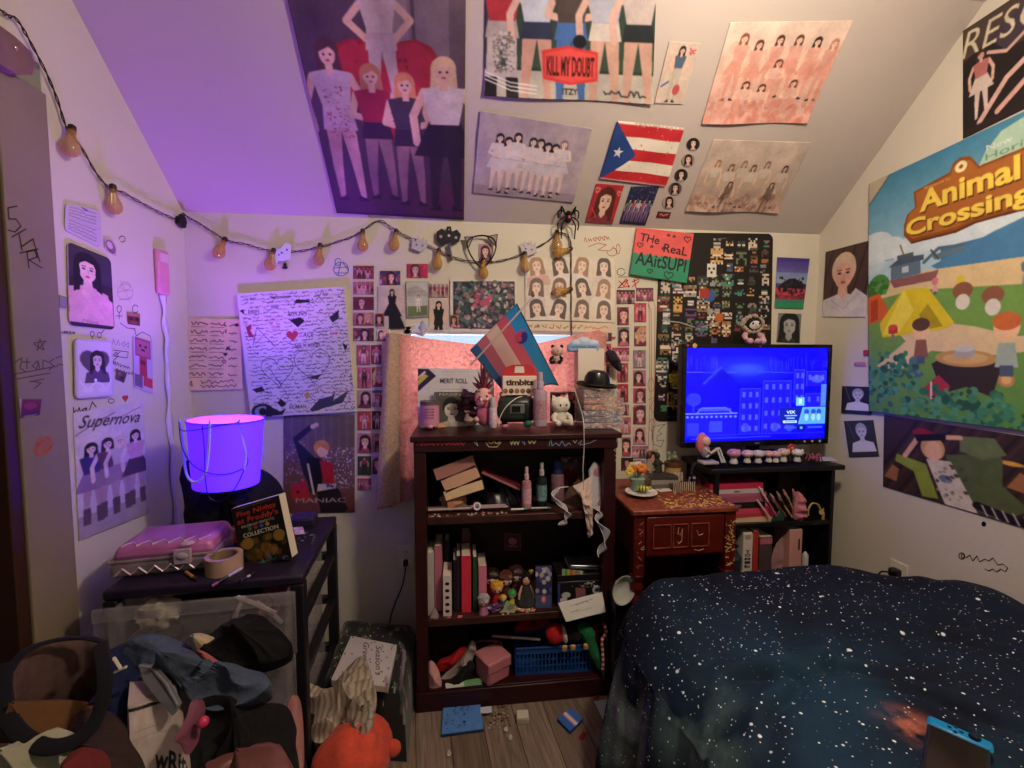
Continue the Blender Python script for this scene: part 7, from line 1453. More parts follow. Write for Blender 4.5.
for i,(px,lab) in enumerate(((436,'pink star-shaped clip at the far left front of the middle shelf'),(449,'pink jagged clip below the dotted book'),(460,'pink hole-punched tag on the middle shelf edge'))):
    p = onz(px,1.712,Z2+.0005); pl = [(.011*(1 if k % 2 else .55)*cos(k*pi/5),.008*(1 if k % 2 else .55)*sin(k*pi/5)) for k in range(10)] if i < 2 else [(-.01,-.006),(.006,-.008),(.011,.006),(-.006,.008)]
    single(MB().at(T(*p)).prism(pl,0,.004),'hair_clip',plast('c87088',.4),lab,'hair clip')
for i,px in enumerate((503,508)): single(MB().at(T(*onz(px,1.708+.001*i,Z2))).ball((0,0,.003),(.005,.004,.003),8),'white_bead',plast('c8b8b8',.3),f'{["left", "right"][i]} of two tiny white beads at the middle shelf edge','bead')
t = thing('gothic_doll','black-dressed doll with dark hair slumped left of the floral notebook','doll',onz(526,1.775,Z2)); s_ = .13
MB().lathe([(.045,0),(.05,.012),(.03,.05),(.016,.08)],n=16).build('dress',mat('black_tulle','2c2a2c',.8,noise=.4,ns=60,bump=1,bs=50),t); MB().ball((0,-.002,.1),(.017,.016,.02),12).build('head',plast('c89a84',.5),t); MB().ball((.003,.008,.108),(.024,.02,.028),12,amp=.6).build('hair',softm('141014'),t)
for d in (-1,1): MB().tube([(d*.014,0,.078),(d*.03,-.012,.05),(d*.03,-.02,.03)],.006,6).build('arm',plast('c89a84',.5),t)
MB().ball((.022,0,.135),(.012,.008,.01),8,amp=.5).build('gold_bow',plast('b89040',.3),t)
p = onz(543.5,1.735,Z2); h_ = PY(543,566.5,1.735).z-Z2; w_ = pm(17,1.735)/2; t = thing('floral_notebook','navy notebook with white flowers and a wire spine, upright on the middle shelf','notebook',p,R(-6))
MB().box(-w_,w_,0,.014,0,h_).build('cover',plast('2c2c58',.5),t,bevel=.001); c = Cv(40,66,'30305c')
for _ in range(18): c.ell(c.rn.random(),c.rn.uniform(0,.6),.13,.06,c.rn.choice(['b8b4b8','9a94a8','c8c0b8','5a5088']))
c.rect(0,.68,1,1,'4a5a84').ell(.5,.78,.16,.09,'c86a7c').ell(.5,.78,.08,.05,'e0a8a8').soft(.5,.05); sheet('cover_print',None,None,None,None,c,pts=[(-w_,-.0002,h_),(w_,-.0002,h_),(w_,-.0002,0),(-w_,-.0002,0)],off=.0004,th=.0004,parent=t)
m_ = MB()
for i in range(12): m_.at(T(w_+.001,.006,.008+i*h_/12.5) @ RX(R(90)) @ RY(R(90))).tube([(.006*cos(a*pi/4),.006*sin(a*pi/4),0) for a in range(8)],.0009,4,closed=True)
m_.build('wire_spine',mat('silver','b0b0b8',.3,1),t)['kind'] = 'stuff'
p0,p1 = onz(556,1.735,Z2),onz(604.5,1.735,Z2); h_ = PY(580,574,1.735).z-Z2; cx = (p0.x+p1.x)/2; w_ = (p1.x-p0.x)/2-.004
t = thing('sticker_lunchbox','black lunch box covered in white stickers and an eyeball, right of the notebook','box',(cx,1.735,Z2)); MB().box(-w_,w_,0,.12,0,h_*.78).build('box_body',plast('121014',.35),t,bevel=.004); MB().box(-w_,w_,-.001,.12,h_*.79,h_).build('lid',plast('1c1820',.3),t,bevel=.004)
c = Cv(96,52,'141216'); c.ar = .55; c.ell(.86,.4,.1,.19,'c8ccd0').ell(.86,.4,.06,.11,'5a7078').ell(.86,.4,.03,.055,'0c0c10').poly([(.38,.25),(.6,.3),(.62,.72),(.4,.7)],'8a5a5c').ell(.18,.55,.1,.13,'b8b8b0').ell(.12,.75,.09,.1,'c8c8c0').poly([(.22,.95),(.34,.72),(.5,.8),(.7,.74),(.84,.78),(.6,.92)],'c8c4bc').ell(.9,.72,.07,.1,'b0a8a0').speck(22,['c8c8c8','9a8a8a'],.012,.02,(.3,.05,.8,.3)).scrib(.3,.85,.4,.08,'1c1618',.02,12).soft(.4,.05)
sheet('sticker_front',None,None,None,None,c,pts=[(-w_+.004,-.0002,h_*.76),(w_-.004,-.0002,h_*.76),(w_-.004,-.0002,.004),(-w_+.004,-.0002,.004)],off=.0006,th=.0005,parent=t,m=GLOSS)
MB().box(-w_+.003,-w_+.012,-.004,-.0005,.0,h_*.72).build('blue_edge',plast('3a3a78',.4),t); zl = Z2+h_+.0005
t = thing('silver_case','flat silver-grey case tilted on top of the sticker lunch box','case',(cx+.025,1.745,zl),rot=(0,R(4),0)); MB().box(-.075,.07,0,.1,.006,.022).build('case_body',plast('3a3a3e',.25),t,bevel=.007); MB().box(-.068,.063,-.002,.09,.0225,.030).build('lid',mat('silver','b0b0b8',.3,1),t,bevel=.004)
t = thing('holographic_packet','iridescent green and orange packet on the left of the lunch box lid','packet',(cx-.055,1.732,zl),rot=(R(12),0,0)); m_ = MB()
for i in range(8):
    m_.color(['c8c0b0','58c048','d8c848','d88048','e0a888','c88a80','8ad860','d8d0c8'][i]); x0 = -.025+i*.011; m_.add([(x0,-.002,0),(x0+.011,-.002,0),(x0+.011,.002,.028-.002*i),(x0,.002,.028-.002*(i-1)),(x0,.004,0),(x0+.011,.004,0)],[(0,1,2,3),(1,5,2),(0,3,4),(3,2,5,4)])
m_.build('foil',mat('foil',attr=True,rough=.2,metal=.3),t,smooth=0)
p = [PY(558,603,1.700),PY(602,592,1.702),PY(606,612,1.672),PY(566,622,1.67)]
c = Cv(90,40,'d8d4cc'); c.line([(.25,.3),(.75,.22)],.01,'8a8a8a').scrib(.35,.3,.3,.1,'6a6a6a',.01,14).line([(.2,.6),(.4,.56)],.01,'8a7a7a').scrib(.3,.62,.4,.06,'9a9a9a',.008,14)
sheet('paper_sheet','white paper hanging over the front edge of the middle shelf','paper',None,None,c,pts=p,off=.0,th=.0008)
heap('pale_wrapper','clear crinkled wrapper at the left end of the middle shelf','wrapper',[(xl(429,1.72),1.708,Z2+.0035),(xl(437,1.72),1.708,Z2+.0035),(xl(437,1.74),1.731,Z2+.0035),(xl(430,1.74),1.731,Z2+.0035)],.02,.001,'8a7a80',3,.008,m=mat('clear_wrap','b8a8b0',.15,alpha=.5),N=(0,-.1,1),seg=30,rings=6)

# ================================================================ bottom shelf
B3 = Z3
def floorheap(name,lab,cat,pts,dome,col,seed,z=B3,**k):
    return heap(name,lab,cat,[(PZ(x,y,z+.003)) for x,y in pts],dome,.001,col,seed,k.pop('fold',.012),N=k.pop('N',(0,-.25,1)),seg=k.pop('seg',60),rings=k.pop('rings',12),**k)
xz = lambda px,Y,dz: (onz(px,Y,B3+dz))
heap('dark_red_garment','dark maroon garment stuffed at the back left of the bottom shelf','clothing',[xz(429,1.86,.01),xz(470,1.86,.01),xz(470,1.9,.12),xz(455,1.92,.18),xz(431,1.92,.18)],.04,.04,'3a1418',4,.018,N=(0,-1,.3))
heap('pink_soft_arm','pale pink plush limb poking out at the lower left of the bottom shelf','soft toy',[xz(429,1.72,.012),xz(441,1.72,.012),xz(440,1.74,.05),xz(434,1.76,.085),xz(428.8,1.76,.085)],.02,.02,'d09a98',5,.009,N=(0,-1,.2),seg=40,rings=8)
heap('red_scarf','bright red twisted scarf on the left of the bottom shelf','scarf',[xz(439,1.77,.045),xz(450,1.77,.05),xz(466,1.78,.11),xz(461,1.79,.12),xz(450,1.79,.085),xz(438,1.78,.075)],.016,.016,'b01820',7,.008,N=(0,-1,.2),seg=50,rings=8)
heap('grey_shirt','grey and white folded shirt leaning right of the red scarf','clothing',[xz(441,1.745,.028),xz(462,1.76,.03),xz(476,1.78,.10),xz(472,1.79,.14),xz(460,1.785,.075)],.012,.014,'9a8c8a',8,.008,N=(0,-1,.2),seg=50,rings=8)
heap('black_cloth','black folded cloth at the front left of the bottom shelf','cloth',[xz(436,1.722,.012),xz(460,1.722,.014),xz(474,1.74,.06),xz(470,1.75,.09),xz(455,1.735,.04)],.012,.014,'151317',9,.008,N=(0,-1,.2),seg=50,rings=8)
P = [xz(445,1.722,.006),xz(482,1.738,.012),xz(482,1.705,.003),xz(446,1.701,.001)]; P[0].z = B3+.008; P[1].z = B3+.008; P[2].z = B3+.003; P[3].z = B3+.003
c = Cv(60,20,'5a8a5c'); c.rect(0,0,.5,1,'c8c8b8').ell(.25,.4,.05,.14,'3a3a3a').rect(.5,0,1,1,'6aa06c'); sheet('clothing_tag','white and green clothing tag on the bottom shelf edge','tag',None,None,c,pts=P,off=.001,th=.001)
p = onz(489,1.84,B3); t = thing('woven_handbag','dark brown woven handbag behind the pink cube bag','handbag',p,R(-6)); MB().box(-.07,.065,-.05,.05,0,.115,taper=.92).build('bag_body',mat('brown_weave','2c1a18',.7,noise=.4,ns=70,bump=.8,bs=90),t,bevel=.02); MB().tube(spline([(-.05,-.03,.1),(-.055,-.045,.135),(0,-.05,.145),(.05,-.045,.135),(.05,-.03,.1)],5),.006,6).build('handle',plast('3a2420',.5),t)
p = xz(488,1.765,.0); t = thing('pink_cube_bag','small dusty pink cube bag with a flap, front of the bottom shelf','bag',(onz(492.5,1.755,B3).x,1.755,B3),R(30)); pk = mat('pink_leather','b8707a',.5,bump=.15,bs=200)
MB().box(-.055,.055,-.05,.05,0,.088).build('bag_body',pk,t,bevel=.012); MB().box(-.057,.057,-.054,.052,.0885,.1).build('flap',mat('pink_leather_light','c47c84',.5,bump=.15,bs=200),t,bevel=.008); MB().box(-.056,.056,-.0545,-.0505,.056,.09).build('flap_front',pk,t,bevel=.003); m_ = MB(); 
for i in range(5): m_.at(T(.061,.01+i*.008,.085-.008*i) @ RX(i*1.3)).tube([(.004*cos(a*pi/4),.007*sin(a*pi/4),0) for a in range(8)],.0013,4,closed=True)
m_.build('chain',mat('silver','b0b0b8',.3,1),t)
# blue basket
xa,xb = onz(516,1.76,B3).x,onz(592,1.76,B3).x; t = thing('blue_basket','blue perforated plastic basket on the bottom shelf','basket',((xa+xb)/2,1.80,B3),R(-2)); w_ = (xb-xa)/2; bl = plast('1c4a8c',.35); hB = .115; m_ = MB()
def wall_lat(m_,ax,s_,off_,d0,d1):
    """lattice wall: rails and bars"""
    n_ = int((d1-d0)/.0155)
    for z0,z1 in ((.0,.012),(.034,.04),(.06,.066),(.088,hB)):
        q = (d0,d1,off_-.0015,off_+.0015) if ax == 'x' else (off_-.0015,off_+.0015,d0,d1); m_.box(*q,z0,z1)
    for i in range(n_+1):
        c0 = d0+(d1-d0)*i/n_; q = (c0-.003,c0+.003,off_-.0015,off_+.0015) if ax == 'x' else (off_-.0015,off_+.0015,c0-.003,c0+.003); m_.box(*q,.012,.09)
wall_lat(m_,'x',0,-.06,-w_,w_); wall_lat(m_,'x',0,.08,-w_,w_); wall_lat(m_,'y',0,-w_,-.06,.08); wall_lat(m_,'y',0,w_,-.06,.08); m_.box(-w_,w_,-.06,.08,0,.003)
m_.build('basket_body',bl,t,smooth=0); MB().tube([(-w_,-.062,hB),(w_,-.062,hB),(w_,.082,hB),(-w_,.082,hB)],.005,8,closed=True).build('rim',bl,t)
bx = Vector(t.location)
t = thing('elf_toy','plush figure in red hat, black coat and green legs sprawled over the blue basket','soft toy',(bx.x+.03,bx.y-.05,B3+hB+.012)); 
MB().ball((-.03,0,.04),(.042,.04,.042),16).build('red_hat',softm('c01c20'),t); MB().at(T(.005,0,.035) @ RY(R(80))).lathe([(.032,-.008),(.04,0),(.032,.01)],n=18).build('white_trim',softm('d8c8b8'),t)
MB().ball((.045,0,.035),(.042,.035,.038),16).build('black_coat',softm('151216'),t); MB().tube(spline([(.08,0,.05),(.10,-.02,.05),(.115,-.03,.0),(.135,-.035,-.05),(.15,-.037,-.085)],5),[.03]*8+[.024]*8+[.018]*5,10).build('green_leg',softm('1c6a40'),t)
MB().ball((.152,-.038,-.094),(.018,.018,.014),10).build('shoe',softm('3a2a20'),t)
for i,x in enumerate((.0,.035,.09)): MB().box(x-.011,x+.011,-.048,-.036,-.012,.012).build('tan_foot',softm('c89a5c'),t,bevel=.005)
heap('red_cushion','red heart-like cushion pressed against the right panel of the bottom shelf','cushion',[xz(588,1.76,.17),xz(603,1.76,.18),xz(604,1.77,.08),xz(598,1.765,.07),xz(588,1.77,.12)],.02,.03,'b0181c',3,.006,N=(0,-1,.1),seg=50,rings=8)
heap('red_bundle','red and white bundle at the back of the blue basket','clothing',[xz(516,1.83,.14),xz(545,1.83,.15),xz(548,1.85,.18),xz(530,1.85,.185),xz(518,1.85,.165)],.02,.05,'a81c20',13,.01,N=(0,-1,.4),seg=50,rings=8)
stick('wrapping_roll','pale paper roll lying from the woven bag across to the basket','roll',xz(492,1.80,.150),xz(540,1.78,.132),.006,[(0,'a87a78'),(.4,'c8b0a8')])
P = [xz(525,1.77,.0),xz(541,1.77,.0),xz(541,1.725,.0),xz(529,1.722,.0)]
sheet('paper_slip','white paper slip sticking out under the blue basket','paper',None,None,Cv(16,12,'c8c4b8'),pts=P,off=.0005,th=.0008)
m_ = MB(); q = spline([PY(*k) for k in ((604,624,1.692),(606,632,1.69),(602,640,1.688),(602.5,650,1.686),(603,660,1.684),(602.5,669,1.683))],8); r2 = random.Random(1)
t = thing('candy_cane_rope','red and white twisted candy-cane rope hanging at the right of the bottom shelf','rope',q[0]); L0 = q[0]
for k_,cl in enumerate(('c8342c','d8ccc0')):
    m_ = MB(); 
    for i in range(0,len(q)-1):
        if (i//2) % 2 == k_: m_.tube([q[i]-L0,q[i+1]-L0],.006,8)
    m_.build('twist',softm(cl),t)
MB().tube([q[-1]-L0,q[-1]-L0+Vector((.004,0,-.03)),q[-1]-L0+Vector((.008,0,-.045))],[.007,.005,.003],8).build('green_tip',softm('3a4a3a'),t)
# ================================================================ things on the small desk
def dz(px,Y): return onz(px,Y,DZ)
p = PZ(643,497,DZ); t = thing('dinner_plate','white plate with a yellow striped snack at the left front of the desk','plate',(p.x,p.y+.02,DZ)); r = .066
MB().lathe([(0,.004),(r*.5,.004),(r*.62,.006),(r,.016),(r*1.02,.018),(r,.0195),(r*.6,.010),(0,.008)],n=40).build('plate_dish',plast('d8d4cc',.2),t)
t2 = thing('bee_snack','yellow and dark striped little snack on the white plate','snack',(p.x+.008,p.y+.02,DZ+.0185)); MB().ball((0,0,.012),(.026,.016,.013),14,rot=RZ(-.5)).build('body',plast('c8c040',.6),t2)
m_ = MB()
for d in (-.012,0,.012): m_.at(RZ(-.5) @ T(d,0,.012) @ RY(R(90))).tube([(.0135*cos(a*pi/5),.0165*sin(a*pi/5),0) for a in range(10)],.0022,5,closed=True)
m_.build('stripes',plast('3a3420',.6),t2); MB().ball((.026,-.012,.016),(.008,.008,.008),8).build('head',plast('8a9a50',.6),t2)
p = dz(637,1.80); t = thing('flower_pot','small pot of orange and yellow paper flowers behind the plate','flower pot',p,0); MB().lathe([(.022,0),(.032,.05),(.034,.052),(.03,.052)],n=18).build('pot',plast('8aa898',.4),t); r2 = random.Random(3)
for i in range(7):
    a_,L_ = r2.uniform(-1.0,1.0),r2.uniform(.03,.06); c0 = Vector((sin(a_)*L_*.9,r2.uniform(-.02,.01),.055+cos(a_)*L_)); f = MB().tube([(0,0,.045),c0],.0014,5).build('stem',plast('4a7a4a'),t); m_ = MB()
    for k in range(6): b = k*pi/3; m_.ball(c0+Vector((.011*cos(b),-.004,.011*sin(b))),(.009,.004,.009),7)
    m_.build('blossom',plast(['d86a2a','e08a3a','d8b850','c8c080','d85a2a','e0c060','d8d0b0'][i],.7),f)
zz = DZ
for i,(w_,d_,h_,cl,lab) in enumerate(((.13,.10,.022,'5a5450','lowest grey book of the pile at the back of the desk'),(.125,.095,.018,'8a8480','middle pale grey book of the pile at the back of the desk'),(.12,.09,.014,'3a3634','topmost dark grey book of the pile at the back of the desk'))):
    p = dz(660,1.88); book(lab,(p.x+.004*i,1.885,zz),(w_,d_,h_),(0,0,R(3-4*i)),cl,group='grey books at the back of the desk'); zz += h_+.0006
p = PZ(663,491,DZ); P = [Vector(p)+Vector(k) for k in ((-.035,.035,.004),(.035,.03,.004),(.05,-.012,.002),(-.02,-.016,.002))]; c = Cv(24,14,'d0c4b8'); c.ell(.3,.5,.07,.12,'4a4440'); sheet('paper_tag','white paper tag with a dark dot on the desk before the grey books','tag',None,None,c,pts=P,off=.0,th=.001)
for i,(px,Yc,h_,cl,lab) in enumerate(((657,1.93,.085,'2a2c22','dark olive figurine on the left at the back of the desk'),(649,1.93,.10,'9a8a78','beige and white angel-like figurine behind the flower pot'))):
    t = thing('desk_figurine',lab,'figurine',(onz(px,Yc,zz).x,Yc,DZ if i else zz)); k = h_+(zz-DZ if i else 0); MB().lathe([(.024,0),(.022,k*.3),(.012,k*.65),(.010,k*.72)],n=14).build('robe',plast(cl,.5),t); MB().ball((0,0,k*.86),(.013,.013,.017),12).build('head',plast(cl if not i else '5a3a2c',.5),t)
    for d in (-1,1): MB().tube([(d*.01,0,k*.6),(d*.024,-.01,k*.45),(d*.006,-.022,k*.42)],.005,6).build('arm',plast(cl),t)
p = (onz(672,1.93,DZ).x,1.93); t = thing('snack_jar','tan jar with a dark lid and trinkets heaped on top, back of the desk','jar',(p[0]+.002,p[1],DZ)); MB().lathe([(.034,0),(.038,.01),(.038,.07),(.034,.08)],n=24).build('jar_glass',plast('a88a58',.2),t); MB().lathe([(.039,.0805),(.039,.098),(.03,.1),(0,.1)],n=24).build('lid',plast('5a3a28',.4),t)
m_ = MB().at(T(0,-.0385,.018)); m_.box(-.03,.03,-.002,.0,0,.04).build('paper_label',mat('mixed_label','a8988a',.6,noise=.6,ns=70),t)
m_ = MB(); r2 = random.Random(7)
for i in range(9): m_.color(r2.choice(['7a8068','b8b0a0','5a4a3a','8a9078'])).ball((r2.uniform(-.025,.025),r2.uniform(-.02,.01),.108+r2.uniform(0,.03)),(.012,.01,.012),8,amp=.6,seed=i)
single(m_.at(I3()),'moss_trinkets',VCOL,'little heap of greenish trinkets on the tan jar lid','trinkets'); o = COL.objects[-1]; o.location = Vector(o.location)+Vector(t.location); o['kind'] = 'stuff'
p = dz(686,1.80); t = thing('comb_rack','row of small white combs and forks leaning on a wooden block on the desk','comb set',(p.x-.01,1.80,DZ)); MB().box(-.05,.05,0,.035,0,.03).build('block',plast('5a4438',.6),t,bevel=.002); m_ = MB()
for i in range(11): m_.tube([(-.048+i*.0095,-.004,.001),(-.046+i*.0095,-.001,.042)],.0018,5)
m_.build('tines',plast('b8b0a0'),t)
p = dz(693,1.88); single(MB().at(T(p.x,1.88,DZ)).tube([(.016*cos(a*pi/7),.008*sin(a*pi/7),.024+.018*sin(a*2*pi/7)) for a in range(14)],.007,8,closed=True),'scrunchie',mat('shiny_lilac','a088b8',.25),'shiny lilac hair tie at the back right of the desk','hair tie')
p = dz(702,1.86); t = thing('headphones','black headphones standing on edge at the back right corner of the desk','headphones',(p.x-.01,1.87,DZ)); MB().tube(spline([(-.03,0,.03),(-.034,0,.08),(0,0,.115),(.03,0,.08),(.03,0,.03)],5),.006,8).build('headband',plast('2a2838',.35),t)
for d in (-1,1): MB().at(T(d*.028,0,.03) @ RY(R(90))).lathe([(.024,-.012),(.028,0),(.024,.012)],n=18).build('ear_cup',plast('14141a',.35),t)
for i,(x,y,cl,lab) in enumerate(((709,478,'c88a98','pink tube lying by the media shelf edge on the desk'),)):
    pass
litter('desk_scatter','small gold and white trinkets scattered on the right half of the desk','scatter',(dz(676,1.7).x,dz(716,1.7).x,1.66,1.84),60,['a8844a','c8b8a0','5a3a28','c8a0a0','6a5a3a'],(.002,.006),DZ,seed=5)
# ================================================================ things on and in the media shelf
sx = lambda px,Y,z=SZ: onz(px,Y,z)
p = sx(709,1.815); t = thing('seated_doll','pink-haired doll sitting with white legs bent, left end of the media shelf top','doll',p); MB().ball((-.02,0,.055),(.02,.018,.03),12).build('body',plast('8a8aa8'),t); MB().ball((-.02,-.004,.098),(.02,.019,.022),14).build('head',plast('d8a898',.5),t); MB().ball((-.032,.008,.09),(.026,.02,.045),12,amp=.3).build('hair',plast('c8707c',.5),t)
for d,xx in ((-1,.0),(1,.012)): MB().tube([(-.018,-.008,.03),(.022+xx,-.02,.07),(.045+xx,-.026,.008)],.0055,8).build('leg',plast('c8c4c4',.4),t)
MB().tube([(-.03,-.01,.07),(-.005,-.024,.05),(.012,-.02,.06)],.005,6).build('arm',plast('d8a898',.5),t); MB().box(-.045,.03,-.03,.02,0,.012).build('pedestal',plast('a8a0a8'),t,bevel=.003)
caps = ['b87a98','c8a0a8','b8b0b4','c89098','c89aa0','c0a890','c8c4c8']; wd_ = ['mauve','pale rose','grey-white','pink','rosy','beige','white']
for i,(px,k) in enumerate(((733.5,1.15),(747,1),(758,1),(768.5,.9),(775.5,.9),(783,1.05),(797,1))):
    t = thing('capped_figure',f'little {wd_[i]}-capped figure, {ORD[i] if i else "first"} from the left in the row under the television','figurine',sx(px,1.80+.008*(i % 2)),group='row of little figures under the television'); k *= .052
    MB().lathe([(k*.28,0),(k*.3,k*.1),(k*.22,k*.35),(k*.2,k*.5)],n=12).build('body',plast('c8c0c0',.4),t); h = MB().ball((0,0,k*.75),(k*.52,k*.45,k*.32),14).build('cap',plast(caps[i],.35),t)
    for d in (-1,1): MB().ball((d*k*.14,-k*.27,k*.48),(k*.05,k*.03,k*.06),6).build('eye',plast('241a20'),t); MB().ball((d*k*.3,-k*.2,k*.95),(k*.12,k*.08,k*.12),8).build('ear',plast(caps[i],.35),h)
t = thing('red_flower','small red artificial flower standing before the television base','flower',sx(790,1.815)); MB().tube([(0,0,0),(.002,0,.03),(0,0,.052)],.0025,6).build('stem',plast('4a2a20'),t); m_ = MB()
for k in range(7): m_.ball((.011*cos(k*.9),-.004,.058+.011*sin(k*.9)),(.009,.007,.009),8)
m_.build('petals',plast('a83a34',.6),t); MB().ball((0,-.01,.058),(.006,.006,.006),8).build('flower_centre',plast('c88a48'),t)
p = sx(814,1.80); t = thing('crab_toy','dark pink spidery toy at the right end of the media shelf top','toy',p); MB().ball((0,0,.012),(.022,.016,.012),12).build('body',plast('7a3a48'),t)
for k in range(6): a_ = k*1.05+.3; MB().tube([(0,0,.014),(.025*cos(a_),.018*sin(a_),.03),(.036*cos(a_),.026*sin(a_),.004)],.003,5).build('leg',plast('9a4a58'),t)
P = [sx(817,1.85,SZ+.001),sx(831,1.85,SZ+.001),sx(838,1.782,SZ+.001),sx(820,1.782,SZ+.001)]; sheet('paper_sheet','folded grey-white paper at the right end of the media shelf top','paper',None,None,Cv(16,10,'a8a4b0'),pts=P,off=.0005,th=.0015)
# book pile
zz = SA
for i,(x0,x1,h_,cl,pg,lab) in enumerate(((722,782,.022,'c8a88c','d8c0a0','cream magazine at the very bottom of the pile in the media shelf'),(722,778,.016,'b03a44','d8c8b8','red-edged cream book second from the bottom of the pile'),(722,774,.024,'c8405c','c87a84','hot pink notebook in the lower half of the pile'),(712,766,.028,'171418','2a2428','flat black box in the middle of the pile'),(711,767,.040,'a85a74','b8708a','thick ribbed mauve binder in the upper half of the pile'),(711,764,.020,'c0b0b4','d0c4c8','white book directly under the red one in the pile'),(711,764,.024,'b82848','c83a58','topmost crimson book of the pile in the media shelf'))):
    a_,b_ = onz(x0,1.80,zz).x,onz(x1,1.80,zz).x; t = book(lab,((a_+b_)/2,1.80+.09,zz),(b_-a_,.17,h_),(0,0,R([-2,1,0,0,1,-1,0][i])),cl,pg,group='pile of books in the media shelf')
    if i == 4:
        m_ = MB()
        for k in range(26): m_.box(-(b_-a_)/2+.004+k*(b_-a_-.01)/26,-(b_-a_)/2+.006+k*(b_-a_-.01)/26,-.087,-.0853,.004,h_-.012)
        m_.build('ribbing',plast('8a4460'),t,smooth=0)['kind'] = 'stuff'
    if i in (3,5): MB().box(-.012,.012,-.0868,-.0853,h_*.3,h_*.65).build('spine_mark',plast('6a6468'),t,smooth=0)
    zz += h_+.0005
# brush bag
bx0 = onz(776,1.84,SA); t = thing('brush_bag','open dark pouch spilling makeup brushes over a pink lining in the media shelf','bag',(bx0.x,1.86,SA)); MB().at(RY(R(-28))).ball((.0,.03,.075),(.035,.05,.11),18,amp=.3,seed=2).build('pouch',softm('1c161c'),t)
MB().at(T(-.045,.0,.045) @ RY(R(-32))).ball((0,0,0),(.016,.03,.07),14).build('lining',softm('a85a6c'),t)
r2 = random.Random(4)
for i in range(12):
    a_ = R(-42+i*2); b0 = Vector((.035-.012*(i % 3)+.008*i,-.035-.004*(i % 4),.010+.006*(i%3))); d = Vector((sin(a_),0,cos(a_))); L_ = .13+.02*(i % 3); tb = thing('makeup_brush',None,None) if False else None
    o = MB().tube([b0,b0+d*L_*.55],.0032,6).build('brush_handle',plast(['b08a48','c06a84','7a4a3a','c8a060'][i % 4],.3),t); MB().tube([b0+d*L_*.55,b0+d*L_*.62,b0+d*L_*.75],[.004,.007,.003],8).build('bristles',softm(['2a1c20','8a7a6a','b8807c'][i % 3]),o)
for i,(x0,y0,x1,y1,cl,nm) in enumerate(((759,487,773,513,'c8788c','upper pink'),(757,500,769,517,'d09aa8','pale pink'),(764,495,776,516,'a83a6c','magenta'))):
    a_,b_ = PY(x0,y0,1.80-.004*i),PY(x1,y1,1.79-.004*i); b_.z = max(b_.z,SA+.006); stick('pink_pen',f'{nm} pen slanting against the pile of books in the media shelf','pen',b_,a_,.005,[(0,cl),(.7,'c8b0b0')])
heap('green_pouch','dark green rounded pouch at the front of the media shelf','pouch',[(onz(x,Y_,SA).x,Y_,SA+.004) for x,Y_ in ((772,1.79),(784,1.79),(784,1.82),(773,1.82))],.035,.001,'15372c',4,.004,N=(0,-.1,1),seg=40,rings=8,m=plast('15372c',.25))
heap('pink_scrunchie','large crumpled pink scrunchie before the brown cushion in the media shelf','scrunchie',[PY(x,y,1.80) for x,y in ((798,491),(805,500),(806,514),(801,521),(795,520),(795,505))],.02,.02,'b8707c',6,.012,fr=50,N=(0,-1,.1),seg=60,rings=8)
for i,(P_,cl,lab) in enumerate(((((779,470),(797,470),(801,480),(802,521),(783,521)),'4a3034','dull maroon cushion standing at the back of the media shelf'),(((801,487),(811,486),(817,490),(823,516),(822,521),(801,521)),'3c3832','olive brown cushion leaning at the right end of the media shelf'))):
    P3 = [PY(x,y,1.97-.03*i) for x,y in P_]; heap('small_cushion',lab,'cushion',P3,.012,.02,cl,i,.002,N=(0,-1,0),seg=60,rings=8)
p = onz(814,1.80,SA); t = thing('gold_headband','pale gold curved headband standing at the right of the media shelf','headband',p); MB().tube(spline([(-.03,0,.006),(-.028,0,.04),(-.012,0,.062),(.012,0,.058),(.028,0,.035),(.036,.0,.008)],5),[.0045]*15+[.007]*11,8,flat=.6).build('band',plast('b8a060',.3),t); MB().ball((.034,0,.02),(.010,.006,.014),10).build('tip',plast('c8a868',.3),t)
p = onz(823,1.80,SA); single(MB().at(T(p.x,1.80,SA)).lathe([(.006,0),(.007,.03),(.003,.034),(.003,.05),(0,.055)],n=10),'perfume_vial',plast('a88a4a',.2),'tiny gold vial at the far right of the media shelf','vial')
# lower compartment
zl_ = SBZ
def up(x0,x1,yt,Y,cl,name,lab,cat,dep=.1,lbl=None):
    a_,b_ = onz(x0,Y,.6).x,onz(x1,Y,.6).x; h_ = PY((x0+x1)/2,yt,Y).z-zl_; t = thing(name,lab,cat,((a_+b_)/2,Y,zl_)); w_ = (b_-a_)/2*.97; MB().box(-w_,w_,0,dep,0,h_).build('cover' if cat == 'book' else 'box_body',plast(cl,.5),t,bevel=.002); MB().box(-w_+.002,w_-.002,.002,dep-.002,h_,h_+.002).build('pages' if cat == 'book' else 'lid',plast(lbl or 'c8b8a8',.7),t,smooth=0); return t,w_,h_
t,w_,h_ = up(743.5,753,533,1.80,'c8beb4','manga_book','white spine with bold black lettering in the lower media shelf','book'); c = Cv(20,70,'c8beb4'); c.ar = 4.5
for i,ch in enumerate('TOMIE'): c.text(ch,.5,.36+i*.075,.055,'1c1618',w=.6,bold=.04)
c.rect(.2,.03,.8,.12,'9a8a84'); sheet('spine_print',None,None,None,None,c,pts=[(-w_,-.0004,h_-.004),(w_,-.0004,h_-.004),(w_,-.0004,.002),(-w_,-.0004,.002)],off=.0003,th=.0004,parent=t)
up(753.6,759,531,1.802,'a8302c','manga_book','slim red book touching the lettered white one','book')
t,w_,h_ = up(760,773,537,1.81,'4a3a40','photo_box','grey box with a pink top label right of the red book','box'); MB().box(-w_*.95,w_*.95,-.002,-.0004,h_*.84,h_*.97).build('pink_label',plast('b06070'),t,smooth=0)
